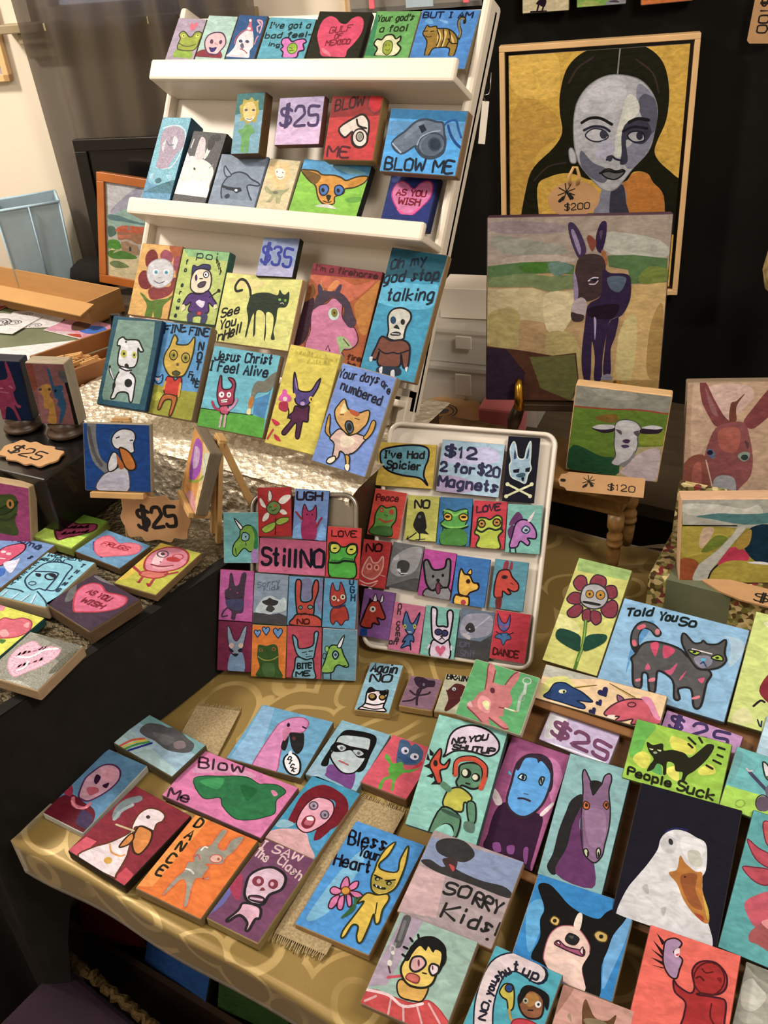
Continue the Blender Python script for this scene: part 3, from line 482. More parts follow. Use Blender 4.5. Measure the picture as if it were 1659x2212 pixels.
days|painting|blue painting of a yelling orange cat lettered Your days are numbered|paintings on the lowest tier, front row|-0.7361 1.0708 1.0914|0.9916 0.0476 -0.1205|0.0667 0.6101 0.7895|0.0991 0.1654 0.0204|b09a70|79d|t 223 27 0 134 -483 586 222 654 Your_days;t 223 24 5 107 273 653 455 527 are;t 223 27 1 139 -381 410 373 335 numbered;F da5 221 22 -353 40 -334 141 -255 274 -141 139 38 116 211 207 248 25 196 -97 120 -204 22 -251 -111 -213 -277 -97;f b52 -113 145 74 123 39 60 -67 77;f ed9 -253 41 -242 217 -155 98;F 567 221 22 -101 -137 -96 -52 -19 -46 47 -126 50 -199 -6 -229;e 222 -25 -131 40 8 23 -58;s 531 14 -242 14 -188 30;s 531 14 22 28 102 24;F dba 221 22 -191 -211 -111 -213 7 -263 120 -204 216 -202 318 -218 278 -316 227 -433 163 -516 117 -543 96 -634 29 -561 -55 -544 -51 -647 -137 -717 -185 -464 -292 -396 -254 -297;f edb -113 -305 32 -276 147 -325 61 -449 -70 -458;F c93 221 19 -391 -325 -426 -220 -436 -52 -412 -38 -366 -171 -341 -278 -280 -375;F c93 221 19 264 -229 299 -113 321 67 384 52 388 -95 324 -235;F fec 221 22 -221 -769 -203 -696 -111 -642 -84 -706 -149 -780;F c93 221 22 53 -574 130 -575 171 -704 193 -783 129 -789 106 -683;f fec 104 -726 171 -704 187 -793 141 -794
tealuni|magnet|teal magnet of a green unicorn facing left beside the red daisy magnet|magnets on the smaller tray|-0.8498 0.8886 0.9464|0.9147 0.4042 0.0067|-0.2200 0.4838 0.8471|0.0570 0.0807 0.0050|ddc|6aa|F 7a3 121 18 -6 121 88 196 181 180 258 73 239 -152 146 -226 54 -166 -39 -255 -86 -299 -140 -240 -116 -105 -22 15;f 274 166 195 258 118 290 -47 270 -167 208 -166 226 43;F eee 222 18 -111 313 26 174 -13 136;F 8bb 123 16 25 68 72 82 134 44 125 -31 55 -53 9 -15;e 123 79 14 14 0 0 -14;l 121 12 78 -76 86 -121;g 97a 162 -241 208 -166 277 -196 282 -404 167 -404;l 121 12 -93 -165 -78 -270
redflower|magnet|red magnet of a daisy with white petals and a green smiling face|magnets on the smaller tray|-0.8082 0.9306 0.9812|0.9122 0.4094 0.0158|-0.2298 0.4794 0.8470|0.0544 0.0777 0.0050|822|a22|f ddc -98 314 -67 337 -38 237 -64 168 -102 183;f ddc -241 206 -210 214 -136 85 -159 70 -220 115;f ddc 68 161 149 252 266 260 240 191 144 123;f ddc -202 -125 -162 -36 -92 -6 -102 -95 -172 -147;f ddc 78 9 141 39 207 -28 137 -43;E 333 10 -69 252 34 0 -2 -84;F 684 331 14 -128 70 -72 145 6 168 89 115 94 39 30 -36 -47 -36 -107 2;e 362 -66 77 22 0 0 -15;e b42 19 100 25 0 -1 -21;s 221 12 -45 27 -14 21 25 47;F 9b3 331 10 27 -140 105 -95 227 -95 209 -155 85 -206 25 -184;F 9b3 331 10 -213 -265 -82 -184 18 -169 -23 -272 -147 -330;l 311 12 20 -95 4 -359
ughpink|magnet|blue magnet of a magenta horned cat with raised arms lettered UGH|magnets on the smaller tray|-0.7538 0.9518 0.9775|0.9291 0.3650 -0.0597|-0.1476 0.5140 0.8450|0.0549 0.0789 0.0050|236|68b|t 212 34 0 116 -238 223 165 243 UGH;f 7ad -258 -241 -140 -141 -122 -382 -262 -394;f 7ad 122 -362 193 -118 266 -291 214 -385;F 925 311 16 -138 25 -109 162 -48 60 27 79 74 157 91 -66 -5 -95 -114 -87;f 925 -128 -95 93 -95 93 -387 -106 -388;s 823 33 -137 -81 -205 -9 -239 26;s 823 33 108 -184 146 -92 179 -38;e 412 -59 0 15 1 1 -12;e 412 25 5 15 1 1 -12
stillno|magnet|wide pink magnet lettered Still NO in black|magnets on the smaller tray|-0.7666 0.9067 0.9217|0.9258 0.3758 -0.0419|-0.1671 0.5062 0.8461|0.1077 0.0545 0.0050|845|b57|g c68 -527 -129 538 -91 538 -272 -538 -272;t 112 51 0 257 -481 -134 86 -142 Still;t 112 48 -2 271 148 -154 509 -130 NO
lovel|magnet|red magnet of a green frog lettered LOVE beside the Still NO magnet|magnets on the smaller tray|-0.6936 0.9439 0.9276|0.9269 0.3722 -0.0478|-0.1606 0.5088 0.8458|0.0536 0.0793 0.0050|a63|c33|t 311 23 0 89 -199 244 190 256 LOVE;F 4a3 121 23 -231 124 -117 145 -39 90 36 94 108 142 205 133 220 2 183 -104 221 -235 185 -389 -166 -403 -229 -239 -221 -86;F cc3 121 21 -213 65 -193 126 -86 124 -52 59 -109 -11 -194 -2;F cc3 121 21 46 50 95 120 191 125 204 31 133 -26 65 -8;e 121 -139 57 30 2 1 -13;e 121 125 58 30 2 1 -13;s 121 34 -201 -169 -70 -167 19 -130 184 -134;s 273 19 -180 -129 -57 -136 17 -86 153 -99
pinkbun|magnet|pink magnet of a dark grey rabbit with two long ears|magnets on the smaller tray|-0.8375 0.8404 0.8682|0.9248 0.3786 -0.0372|-0.1723 0.5041 0.8463|0.0555 0.0809 0.0050|a34|b59|f 434 -192 66 -133 129 -119 337 -74 339 -27 164 41 197 79 354 156 358 138 141 132 -25 121 -257 20 -292 -7 -387 -71 -373 -68 -264 -142 -190 -179 -54;s 323 18 -180 -39 -38 -71 99 -12;e a45 -101 93 15 1 1 -12;e a45 21 46 16 1 1 -12;s 434 28 -142 -206 -201 -270 -222 -348 -136 -329;f 446 -162 -84 102 -57 95 -227 -110 -204
sorrym|magnet|grey magnet of a mushroom cloud over dark hills|magnets on the smaller tray|-0.7852 0.8604 0.8641|0.9262 0.3744 -0.0441|-0.1647 0.5072 0.8460|0.0552 0.0804 0.0050|778|89a|f bcc -191 -95 -105 15 16 53 143 1 235 37 261 -144 154 -196 -62 -224 -231 -218;g 444 -269 -228 -123 -235 32 -241 155 -212 284 -258 276 -402 -276 -402;f 333 -133 -39 -58 -12 -13 21 50 -5 129 -23 101 -85 -6 -107 -100 -82;f 444 -30 -101 24 -97 82 -155 30 -203 -64 -178;s ddd 12 -109 -211 0 -235 75 -170;t 567 12 0 77 -220 172 144 257 Sorry;t 567 12 0 64 -111 128 149 175 Kids
redbun|magnet|blue magnet of a long eared red rabbit lettered NO|magnets on the smaller tray|-0.7332 0.8816 0.8618|0.9256 0.3761 -0.0413|-0.1678 0.5059 0.8461|0.0550 0.0777 0.0050|367|69b|f 779 -67 335 85 345 84 60 -38 37;f 779 195 293 269 358 279 -154 179 -9;F b43 122 24 -138 -89 -165 149 -158 314 -106 340 -72 275 -66 6 101 31 107 212 147 342 194 323 201 173 149 -11 142 -192 23 -252 -101 -221;F b43 122 24 -215 -385 -175 -271 -102 -206 143 -207 270 -275 282 -380;F 8b9 223 18 -99 -101 -70 -70 -39 -98 -67 -129;F 8b9 223 18 45 -85 82 -53 129 -80 85 -113;e 223 -69 -100 9 1 1 -12;e 223 83 -83 9 1 1 -12;s 411 16 -55 -219 4 -185 82 -211;t 511 24 0 77 -109 -364 81 -346 NO
ughred|magnet|blue magnet of a red cat with white eyes lettered UGH downward|magnets on the smaller tray|-0.6816 0.9026 0.8596|0.9266 0.3733 -0.0460|-0.1626 0.5080 0.8459|0.0533 0.0777 0.0050|a44|59b|v 135 25 95 138 315 174 59 UGH;F a32 324 18 -163 156 -134 321 -82 206 -22 217 -6 343 61 214 92 53 -9 -36 -138 -37;F a32 323 16 -113 -81 82 -37 153 -226 94 -260 38 -340 -42 -271 -92 -336 -142 -249;E ddb 16 -98 82 30 2 2 -33;E ddb 16 41 109 30 2 2 -33;e 654 -98 82 21 1 1 -24;e 654 41 109 21 1 1 -24;e 222 -95 78 11 1 1 -12;e 222 44 105 10 1 1 -12;e dcc -28 53 15 1 1 -21;s 335 23 -130 -44 -37 -68 81 -14
plum|magnet|plum magnet of a pale blue rabbit with pink eyes|magnets on the smaller tray|-0.8230 0.7996 0.7993|0.9235 0.3824 -0.0308|-0.1793 0.5012 0.8466|0.0557 0.0793 0.0050|503|724|F 89a 223 12 -125 313 -85 285 -11 108 59 113 140 299 193 325 146 29 103 -96 26 -162 -54 -78 -113 101;f 79b -68 -132 11 -156 133 -93 171 -392 -86 -409;e dba -51 14 41 3 1 -40;e dba 103 22 40 3 1 -39;f 223 -94 -35 -39 -46 -7 -89 -69 -87;f 223 55 -54 116 -19 132 -48 87 -89;f 223 -22 -121 25 -109 72 -113 26 -162
orangefrog|magnet|orange magnet of a dark green frog under three blue hearts|magnets on the smaller tray|-0.7703 0.8189 0.7938|0.9230 0.3837 -0.0285|-0.1818 0.5002 0.8466|0.0560 0.0824 0.0050|9a5|d71|f 352 -182 20 -169 96 -45 86 77 120 140 78 162 -57 171 -240 226 -407 -184 -407 -142 -255 -186 -103;s 993 16 -171 -94 -67 -143 57 -130 155 -72;e 863 -128 14 34 1 1 -27;e 863 80 41 37 1 1 -30;e 331 -128 14 14 1 0 -14;e 331 80 41 14 1 1 -14;F 69c 124 14 -192 304 -180 324 -160 332 -140 314 -143 282 -168 242 -189 215 -211 241 -240 279 -244 311 -225 330 -205 324;F 69c 124 14 -56 356 -42 379 -20 387 2 367 0 331 -28 287 -52 257 -77 285 -110 328 -115 363 -93 385 -71 378;F 69c 124 14 139 339 156 367 182 377 210 353 208 309 173 255 145 219 113 253 73 305 66 349 92 375 120 366;f 463 -96 -206 91 -197 100 -383 -57 -392
bite|magnet|red magnet of a teal rabbit lettered BITE ME|magnets on the smaller tray|-0.7180 0.8414 0.7934|0.9219 0.3868 -0.0233|-0.1875 0.4978 0.8468|0.0555 0.0819 0.0050|a44|b45|F 7ab 122 22 -187 237 -172 268 -108 195 -74 61 139 117 158 298 195 345 226 302 185 74 158 -77 68 -112 -86 -60 -151 72;F 7ab 122 22 -117 -77 37 -113 143 -92 169 -254 180 -409 -161 -417 -143 -244;l 122 14 -26 -5 42 14;l 122 14 80 24 141 34;l 122 12 36 -69 127 -49;e 122 43 -26 12 1 0 -9;t 122 24 0 77 -97 -256 131 -234 BITE;t 122 24 0 70 -116 -384 104 -355 ME
greenuni|magnet|teal magnet of a lime green unicorn|magnets on the smaller tray|-0.6657 0.8630 0.7916|0.9222 0.3860 -0.0247|-0.1859 0.4984 0.8468|0.0540 0.0803 0.0050|ddd|69a|F 8b4 122 21 -154 113 -64 148 27 110 75 -6 155 -152 110 -193 3 -161 -57 -196 -102 -283 -279 -286 -227 -116;f 8b4 -214 110 -177 127 -168 38 -206 36;E 231 12 -199 81 33 2 1 -48;E 231 12 -235 -33 27 2 0 -45;F eee 222 18 -34 136 75 318 27 124;F 9bb 123 23 -107 -3 -62 60 -8 3 -60 -75;e 246 -58 -3 21 1 0 -24;s 231 16 3 -161 64 -173 110 -162;l 122 18 -255 -300 -247 -400;l 122 18 -125 -299 -123 -400
spicier|magnet|yellow magnet with a blue speech bubble lettered I've Had Spicier|magnets on the larger tray|-0.6696 1.1115 1.0012|0.9689 0.2467 0.0187|-0.1712 0.6143 0.7703|0.0968 0.0728 0.0050|ba4|db3|F 6ab 112 31 -449 99 -434 221 -258 289 1 332 241 333 356 269 362 104 325 -14 321 -168 403 -314 256 -200 -42 -171 -269 -117 -403 -17;t 222 31 0 111 -378 103 301 130 I've_Had;t 222 31 1 118 -316 -61 252 -67 Spicier
sign12|price sign|pale blue price sign magnet reading $12, 2 for $20 Magnets||-0.5662 1.1390 1.0045|0.9739 0.2269 -0.0060|-0.1402 0.6218 0.7705|0.1028 0.0858 0.0050|733|acd|f cce -366 202 261 369 448 153 -77 53 -462 80;f bac -500 -419 -497 -190 -237 -151 161 -254 -9 -401;t 335 46 0 163 -438 177 81 152 $12;t 335 43 0 138 -484 -84 78 -88 2_for;t 335 38 0 155 134 -74 476 -105 $20;t 335 43 0 154 -487 -323 492 -344 Magnets
skull|magnet|black magnet of a rabbit skull over crossbones, beside the price sign magnet|magnets on the larger tray|-0.4880 1.1611 1.0086|0.9703 0.2415 0.0121|-0.1630 0.6164 0.7704|0.0505 0.1041 0.0050|112|112|F 9bc cdc 19 -189 43 -167 121 -204 309 -158 435 -113 352 -69 185 34 174 57 325 109 458 129 236 132 106 158 16 113 -82 88 -215 -7 -187 -145 -125;f 346 -133 161 -128 313 -88 183;f 346 61 185 92 346 96 197;g 112 -126 -19 -25 9 -28 -57 -112 -65;g 112 67 17 138 42 136 -33 72 -39;f 112 17 -138 62 -124 58 -190 29 -174;f 356 -71 -99 18 -53 75 -66 61 -115 -30 -133;l dda 33 -190 -254 179 -409;l dda 33 -192 -446 190 -232;e dda -190 -254 32 3 3 -32;e dda 190 -226 30 3 3 -31;e dda -191 -449 32 4 3 -32;e dda 184 -418 30 4 3 -31
peace|magnet|red magnet of a smiling green frog lettered Peace|magnets on the larger tray|-0.6782 1.0554 0.9377|0.9798 0.1950 -0.0452|-0.0904 0.6326 0.7692|0.0549 0.0769 0.0050|eca|d43|t 611 26 0 99 -225 187 152 227 Peace;F 6a4 231 23 -173 29 -120 116 -24 91 110 132 159 41 165 -96 115 -201 136 -355 -235 -359 -186 -206 -193 -71;e c43 -100 45 39 6 8 -42;e c43 72 37 43 7 9 -46;e 8b5 -100 45 18 3 3 -17;s c43 31 -106 -107 2 -140 114 -94;f 473 -179 -244 96 -204 124 -347 -216 -357;e 231 -31 -27 10 1 2 -9;e 231 4 -32 10 1 2 -10
crow|magnet|yellow magnet of a black crow lettered NO|magnets on the larger tray|-0.6203 1.0681 0.9364|0.9665 0.2551 0.0292|-0.1844 0.6109 0.7700|0.0526 0.0732 0.0050|aa4|cc5|t 222 32 1 127 -132 165 104 179 NO;f 222 -106 2 -66 91 12 105 59 12 92 -138 77 -195 140 -255 24 -245 -23 -257 -98 -188 -134 -115;s 222 20 -73 -242 -144 -302 -225 -363;s 222 20 -14 -257 -7 -330 -23 -358;l 222 15 -225 -363 -202 -306;l 222 15 -225 -363 -138 -366;l 222 15 -72 -353 80 -333;e 667 -39 21 27 2 2 -27
bluefrog|magnet|blue magnet of a green frog with orange eyes, between crow and lime frog|magnets on the larger tray|-0.5678 1.0808 0.9365|0.9666 0.2546 0.0286|-0.1838 0.6110 0.7700|0.0536 0.0770 0.0050|267|37a|F 5a4 132 20 -221 -40 -169 21 -198 133 -126 194 -8 163 84 198 189 204 212 45 181 -32 222 -67 130 -111 210 -370 -192 -379 -175 -132;s 8c5 30 -182 172 -84 149 -3 98 88 151 181 185;F eb2 331 20 -183 67 -140 127 -61 103 -54 28 -129 8;F eb2 331 20 66 83 128 134 207 102 203 35 119 17;e 311 -119 71 42 3 2 -21;e 311 142 82 46 3 2 -21;s 132 30 -208 -77 -98 -127 111 -113 221 -64;s 8c5 20 -201 -54 -82 -97 109 -84 210 -45;f 483 -173 -151 170 -127 209 -361 -173 -369
lovefrog|magnet|red magnet of a lime frog lettered LOVE beside the pink unicorn|magnets on the larger tray|-0.5136 1.0942 0.9371|0.9651 0.2597 0.0350|-0.1917 0.6089 0.7697|0.0535 0.0756 0.0050|a34|c34|t 423 32 0 96 -211 179 159 250 LOVE;F bc3 232 27 -187 -44 -177 88 -65 105 12 82 119 154 197 112 204 1 189 -56 229 -91 161 -189 193 -374 -164 -371 -138 -209 -217 -149;e 331 -115 8 67 4 5 -71;e 331 123 42 71 5 5 -71;e c83 -115 8 45 3 3 -45;e c83 123 42 48 3 3 -45;e 221 -115 8 22 1 1 -15;e 221 123 42 22 1 1 -15;s 232 33 -203 -82 -106 -123 2 -59 116 -80 207 -36
pinkuni|magnet|teal magnet of a pink unicorn with a plum mane|magnets on the larger tray|-0.4597 1.1064 0.9364|0.9641 0.2626 0.0387|-0.1964 0.6077 0.7695|0.0541 0.0767 0.0050|8bb|7ba|f 636 -189 167 -102 267 -21 158 -163 56 -237 51;f 636 -249 -43 -181 55 -139 -17 -203 -169;F b7b 213 24 -127 77 -20 148 93 108 190 -16 196 -143 70 -142 110 -203 77 -259 -36 -195 -85 -289 -203 -297 -170 -112;f edd 54 143 156 289 101 127;F bcc 246 22 -28 -29 23 48 99 -3 48 -70;e 246 41 -19 29 2 1 -22;l 123 22 -193 -306 -187 -395;l 123 22 -111 -309 -96 -389
nocat|magnet|red magnet of a pink line drawn cat lettered NO|magnets on the larger tray|-0.6760 1.0010 0.8730|0.9745 0.2240 -0.0096|-0.1356 0.6229 0.7705|0.0475 0.0767 0.0050|933|c33|t 311 31 -1 124 -167 185 87 215 NO;f d65 -169 -149 -160 -50 -97 103 -37 17 53 31 118 136 146 17 133 -103 48 -236 -97 -239;s fba 23 -187 -172 -170 -52 -97 103 -27 19 62 33 128 138 152 -21 118 -145 8 -253 -140 -225 -187 -172;E fba 18 -78 -57 40 6 6 -46;E fba 18 48 -57 36 6 6 -42;e a22 -78 -57 18 3 3 -23;e a22 48 -57 18 3 3 -23;s fba 23 -205 -296 -65 -336 94 -270;s fba 18 -167 -362 -17 -381 79 -314;s fba 13 111 -166 207 -181
greyspot|magnet|grey magnet of a pale owl shape in mist|magnets on the larger tray|-0.6256 1.0138 0.8740|0.9784 0.2039 -0.0343|-0.1043 0.6298 0.7698|0.0526 0.0740 0.0050|555|777|f aaa -234 51 -137 200 39 321 229 332 207 32 112 -100 -76 -174 -230 -104;f 444 -132 49 -41 103 64 64 64 -51 -20 -144 -111 -83;f ccc -220 92 -153 178 -119 89;f ddd -134 -67 -77 -47 -56 -112;s eee 18 -45 -119 53 -101;f 555 -250 -388 -61 -270 240 -154 263 -370
frenchie|magnet|pink magnet of a grey bulldog with its tongue out|magnets on the larger tray|-0.5721 1.0226 0.8693|0.9777 0.2081 -0.0291|-0.1108 0.6284 0.7700|0.0533 0.0753 0.0050|803|b49|F 777 111 32 -214 18 -246 163 -185 202 -88 77 10 75 108 129 118 255 177 255 206 70 206 -177 78 -236 -33 -273 -144 -178;F 888 111 22 -151 -377 -133 -251 -14 -270 206 -177 276 -375;e 111 -59 -41 21 3 4 -26;e 111 96 -2 21 4 4 -26;f 111 -3 -89 32 -64 64 -87 37 -125;s 111 22 40 -119 9 -228 -43 -265;s 111 22 40 -119 129 -190 188 -190;F 735 311 17 16 -152 73 -142 93 -271 60 -305 26 -254
yellowdog|magnet|blue magnet of a yellow dog with a red tag|magnets on the larger tray|-0.5177 1.0325 0.8657|0.9755 0.2195 -0.0152|-0.1285 0.6245 0.7704|0.0546 0.0768 0.0050|258|37b|F eb3 211 27 -159 -213 -196 7 -180 178 -113 104 -25 90 45 -11 130 -16 133 -108 18 -174 -31 -238;F eb3 211 27 -204 -239 -29 -248 10 -260 8 -392 -213 -393;F eb3 211 19 -67 121 -20 193 0 113;e 522 -38 -5 37 6 5 -37;e 211 -38 -5 17 3 2 -16;f 211 92 -12 139 -14 136 -61;s 421 22 -204 -239 -106 -251 -13 -226;e b34 -69 -343 41 7 5 -41
llama|magnet|teal magnet of a red llama head|magnets on the larger tray|-0.4587 1.0475 0.8669|0.9745 0.2244 -0.0091|-0.1362 0.6228 0.7705|0.0531 0.0771 0.0050|366|59a|f 934 -126 240 -105 365 -49 363 -53 251;f 934 -26 255 -12 369 18 354 22 243;F c43 311 24 -214 61 -176 196 -33 235 36 133 141 37 152 -54 82 -91 -14 -59 49 -123 -3 -149 -82 -105 -87 -206 -197 -212 -222 -87;e 522 -82 116 51 7 4 -33;e 211 -82 116 22 3 2 -18;s 522 12 20 38 69 17;f 722 -176 -228 -87 -206 -84 -379 -156 -388
goat|magnet|mauve magnet of a red goat with white horns|magnets on the larger tray|-0.6499 0.9544 0.8109|0.9757 0.2186 -0.0163|-0.1271 0.6248 0.7703|0.0533 0.0771 0.0050|747|859|f 211 -219 -7 -166 170 -158 246 -108 179 -191 -61 -239 -145;F b32 211 28 -174 94 -111 197 5 214 84 95 155 -28 112 -73 19 -58 75 -156 -36 -153 -64 -236 -238 -223 -211 -63;F eee 311 15 -93 209 -62 324 -24 210;F eee 311 15 27 199 54 332 82 226;e eed -75 71 51 7 7 -48;e 222 -71 72 21 3 3 -20;g 148 -233 -261 -112 -253 -105 -371 -226 -379
comeon|magnet|pink magnet of a small blue rabbit lettered Oh come on|magnets on the larger tray|-0.5964 0.9572 0.7992|0.9763 0.2154 -0.0203|-0.1221 0.6260 0.7702|0.0520 0.0762 0.0050|c68|d79|v 433 22 87 -190 278 -150 -236 Oh_come;t 433 22 0 77 -247 -298 -112 -283 on;F 47a 124 20 -59 41 -71 117 -43 259 51 97 109 107 183 284 155 57 116 -80 41 -93;F 47a 124 20 25 -114 119 -98 152 -201 94 -193 125 -337 86 -266 -46 -333 20 -206 -34 -233;e cc4 -29 17 27 4 6 -37;e cc4 131 44 27 4 5 -37;e 122 -29 17 10 2 2 -13;e 122 131 44 9 2 2 -13;l ddd 17 35 -57 83 -52
rabbitw|magnet|teal magnet of a white rabbit with a pink heart on its chest|magnets on the larger tray|-0.5428 0.9696 0.8004|0.9731 0.2302 -0.0019|-0.1454 0.6206 0.7705|0.0551 0.0792 0.0050|6aa|7ba|F dcd 111 29 -124 -34 -181 331 -139 374 -85 326 -66 104 40 101 115 111 80 312 131 366 177 307 177 82 153 -107 57 -176 -75 -120;F dcd 111 27 -105 -401 -100 -142 57 -176 162 -106 199 -397;E 111 19 -23 -1 56 8 6 -47;E 111 19 82 -5 49 7 6 -47;e 336 -23 -1 45 6 5 -40;e 336 82 -5 41 6 5 -40;f 333 13 -61 39 -39 69 -53 45 -85;s 222 15 11 -117 45 -85 86 -107;F c57 d9a 10 41 -247 58 -217 87 -203 121 -225 121 -270 86 -329 57 -370 18 -338 -31 -290 -41 -247 -15 -217 17 -222;s dcd 29 -159 -279 -138 -221;s dcd 29 212 -192 218 -246
greyshit|magnet|grey magnet of a dark storm cloud lettered Oh Shit, beside the red DANCE magnet|magnets on the larger tray|-0.4892 0.9856 0.8026|0.9754 0.2201 -0.0145|-0.1294 0.6243 0.7704|0.0540 0.0766 0.0050|556|678|f 99a -213 249 33 344 231 319 249 74 56 -45 -221 -45;s bbc 17 -167 -38 27 137 192 313;f 333 -167 72 -126 161 -52 162 -7 58 -85 19;f bbb -209 -7 -78 -26 -67 -98 -165 -56;e ccc -93 73 13 2 2 -11;g 444 -276 -88 101 -95 273 40 270 -383 -270 -383;t 556 22 0 84 -210 -224 -51 -196 Oh;t 556 22 0 91 -188 -365 46 -341 Shit
danced|magnet|red magnet of a small grey cat dancer lettered DANCE, last in the bottom row|magnets on the larger tray|-0.4362 1.0013 0.8062|0.9756 0.2190 -0.0158|-0.1278 0.6247 0.7704|0.0556 0.0765 0.0050|cb9|c34|F 66a 223 14 -198 122 -240 326 -166 212 -89 196 -44 337 -35 147 -106 62;F 47a 223 12 -181 14 -48 43 18 -30 -50 -67 -91 -154 -140 -71 -235 -49;s 223 14 -232 43 -133 3;s 223 14 41 66 -44 16;e c44 -162 128 18 3 3 -16;e c44 -71 142 18 3 2 -16;t 511 26 0 97 -227 -314 165 -309 DANCE
again|painting|pale blue block of a black and white cat lettered Again NO|small blocks on the gold cloth|-0.5885 0.8529 0.7640|0.9539 0.3002 0.0000|-0.3002 0.9539 0.0000|0.0541 0.1057 0.0125|b99550|8bc|t 222 35 1 188 -215 317 199 329 Again;t 222 35 1 170 -177 83 145 128 NO;F edd 111 26 -163 -173 -138 -35 -38 -88 77 -84 148 -61 160 -282 152 -410 201 -503 -164 -511 -207 -493 -140 -380;f 111 -135 -48 -35 -101 -85 -135 -157 -159;f 111 24 -106 142 -75 134 -168 58 -167;e 111 -56 -231 67 10 20 -81;e 111 93 -219 55 8 16 -70;e a83 -65 -217 41 6 11 -46;e a83 92 -214 37 6 9 -40;s 111 29 -121 -377 16 -394 144 -335;s 111 23 -180 -450 19 -482 175 -432;f eee -69 -317 23 -341 90 -305 83 -358 -26 -375
purpledance|painting|small mauve block of a dark dancing figure|small blocks on the gold cloth|-0.5252 0.8699 0.7640|0.9713 0.2380 0.0000|-0.2380 0.9713 0.0000|0.0519 0.0672 0.0125|b99550|867|f 323 -183 288 -83 335 50 285 147 287 166 164 69 132 6 78 -110 140;s 323 35 -13 75 -28 -117 3 -263;s 323 35 -171 2 -51 -69 104 -10 131 35;s 323 35 -217 -236 -96 -183 -15 -61;s 323 35 -28 -117 -50 67 151 189;e 667 0 175 19 3 8 -32
brain|painting|grey block of a dark red figure lettered BRAIN, half under the smoking rabbit|small blocks on the gold cloth|-0.4758 0.8904 0.7640|0.9701 0.2428 0.0000|-0.2428 0.9701 0.0000|0.0494 0.0829 0.0125|b99550|bb9|t 222 26 0 114 -215 296 104 292 BRAIN;f 522 -122 96 -52 219 87 195 148 75 80 -45 83 -149 -42 -362 -102 -351 -91 -138 -173 58 -151 49;e bcc -55 97 29 6 8 -36;e 222 -50 93 11 2 3 -15;s 622 17 -33 -5 42 -1
smokebun|painting|green painting of a pink smoking rabbit, leaning on the wooden rack|small blocks on the gold cloth|-0.3586 0.7822 0.9060|0.9997 0.0212 0.0122|-0.0244 0.8658 0.4999|0.0903 0.0785 0.0125|dca|5a6|f c77 -183 41 -209 180 -251 359 -202 390 -134 311 -117 167 54 165 89 292 125 376 186 372 185 262 144 108 208 4 193 -101 140 -132 161 -225 107 -248 244 -313 281 -365 211 -385 6 -316 64 -411 -8 -431 -132 -338 -321 -257 -335 -192 -273 -141 -248 -47;s 834 17 -183 41 -209 180 -251 359 -202 390;s 834 17 -134 311 -113 158;s 834 17 51 173 98 313 156 384;s 834 19 -321 -257 -125 -352 -11 -424;s 834 19 0 -301 205 -371 278 -358;s 834 15 75 -133 184 -120;f e99 -220 -144 -194 -51 -61 -85 -25 -243 -164 -231;f eea -153 -143 -113 -99 -62 -119 -45 -199 -82 -209;e 623 -81 50 31 8 15 -35;f daa -336 -227 -312 -169 -253 -238;l eec 17 152 -121 279 -119;e e93 298 -119 11 3 4 -10;s aba 36 320 -100 298 45 317 171;s bcb 39 328 139 303 256;E bcb 17 306 302 51 13 14 -40;E 9a9 10 314 66 35 9 12 -34
flowerskull|painting|tall yellow green painting of a skull faced maroon flower|paintings on the wooden rack|-0.2914 0.9241 0.9579|0.9999 0.0112 0.0065|-0.0130 0.8660 0.5000|0.0748 0.1554 0.0110|7a6a30|cc6|g 9b6 -374 777 374 777 352 613 -330 581;f dd8 -381 -97 -112 -144 -28 -283 -304 -325;F 834 323 17 -326 387 -289 516 -189 510 -135 375 -218 299;F 834 323 17 -110 446 -76 583 61 577 98 460 -8 431;F 834 323 17 104 440 220 493 287 365 204 300;F 834 323 17 -336 149 -284 259 -166 260 -143 129 -268 94;F 834 323 17 -269 -22 -176 109 -86 72 -119 -63 -225 -94;F 834 323 17 -73 34 8 78 57 -73 -33 -90;F 834 323 17 32 64 142 75 195 -33 144 -109 59 -52;F 834 323 17 142 137 245 291 337 234 349 73 229 38;F aaa 333 20 -165 197 -165 377 -35 455 110 421 187 295 153 161 40 98 -89 113;e b82 -64 292 50 14 17 -54;e b82 77 317 56 16 19 -62;E 431 12 -64 292 50 14 17 -54;E 431 12 77 317 56 16 19 -62;e 221 -64 292 14 4 5 -16;e 221 77 317 14 4 5 -15;F 222 222 10 -108 171 -25 183 106 189 95 165 -92 150;s 472 42 5 -89 72 -416 69 -578 74 -765;s 8a4 17 5 -89 72 -416 75 -656;f 143 -287 -288 -22 -302 38 -426 33 -528 -284 -442;f 143 313 -201 322 -319 119 -502 72 -355 117 -260
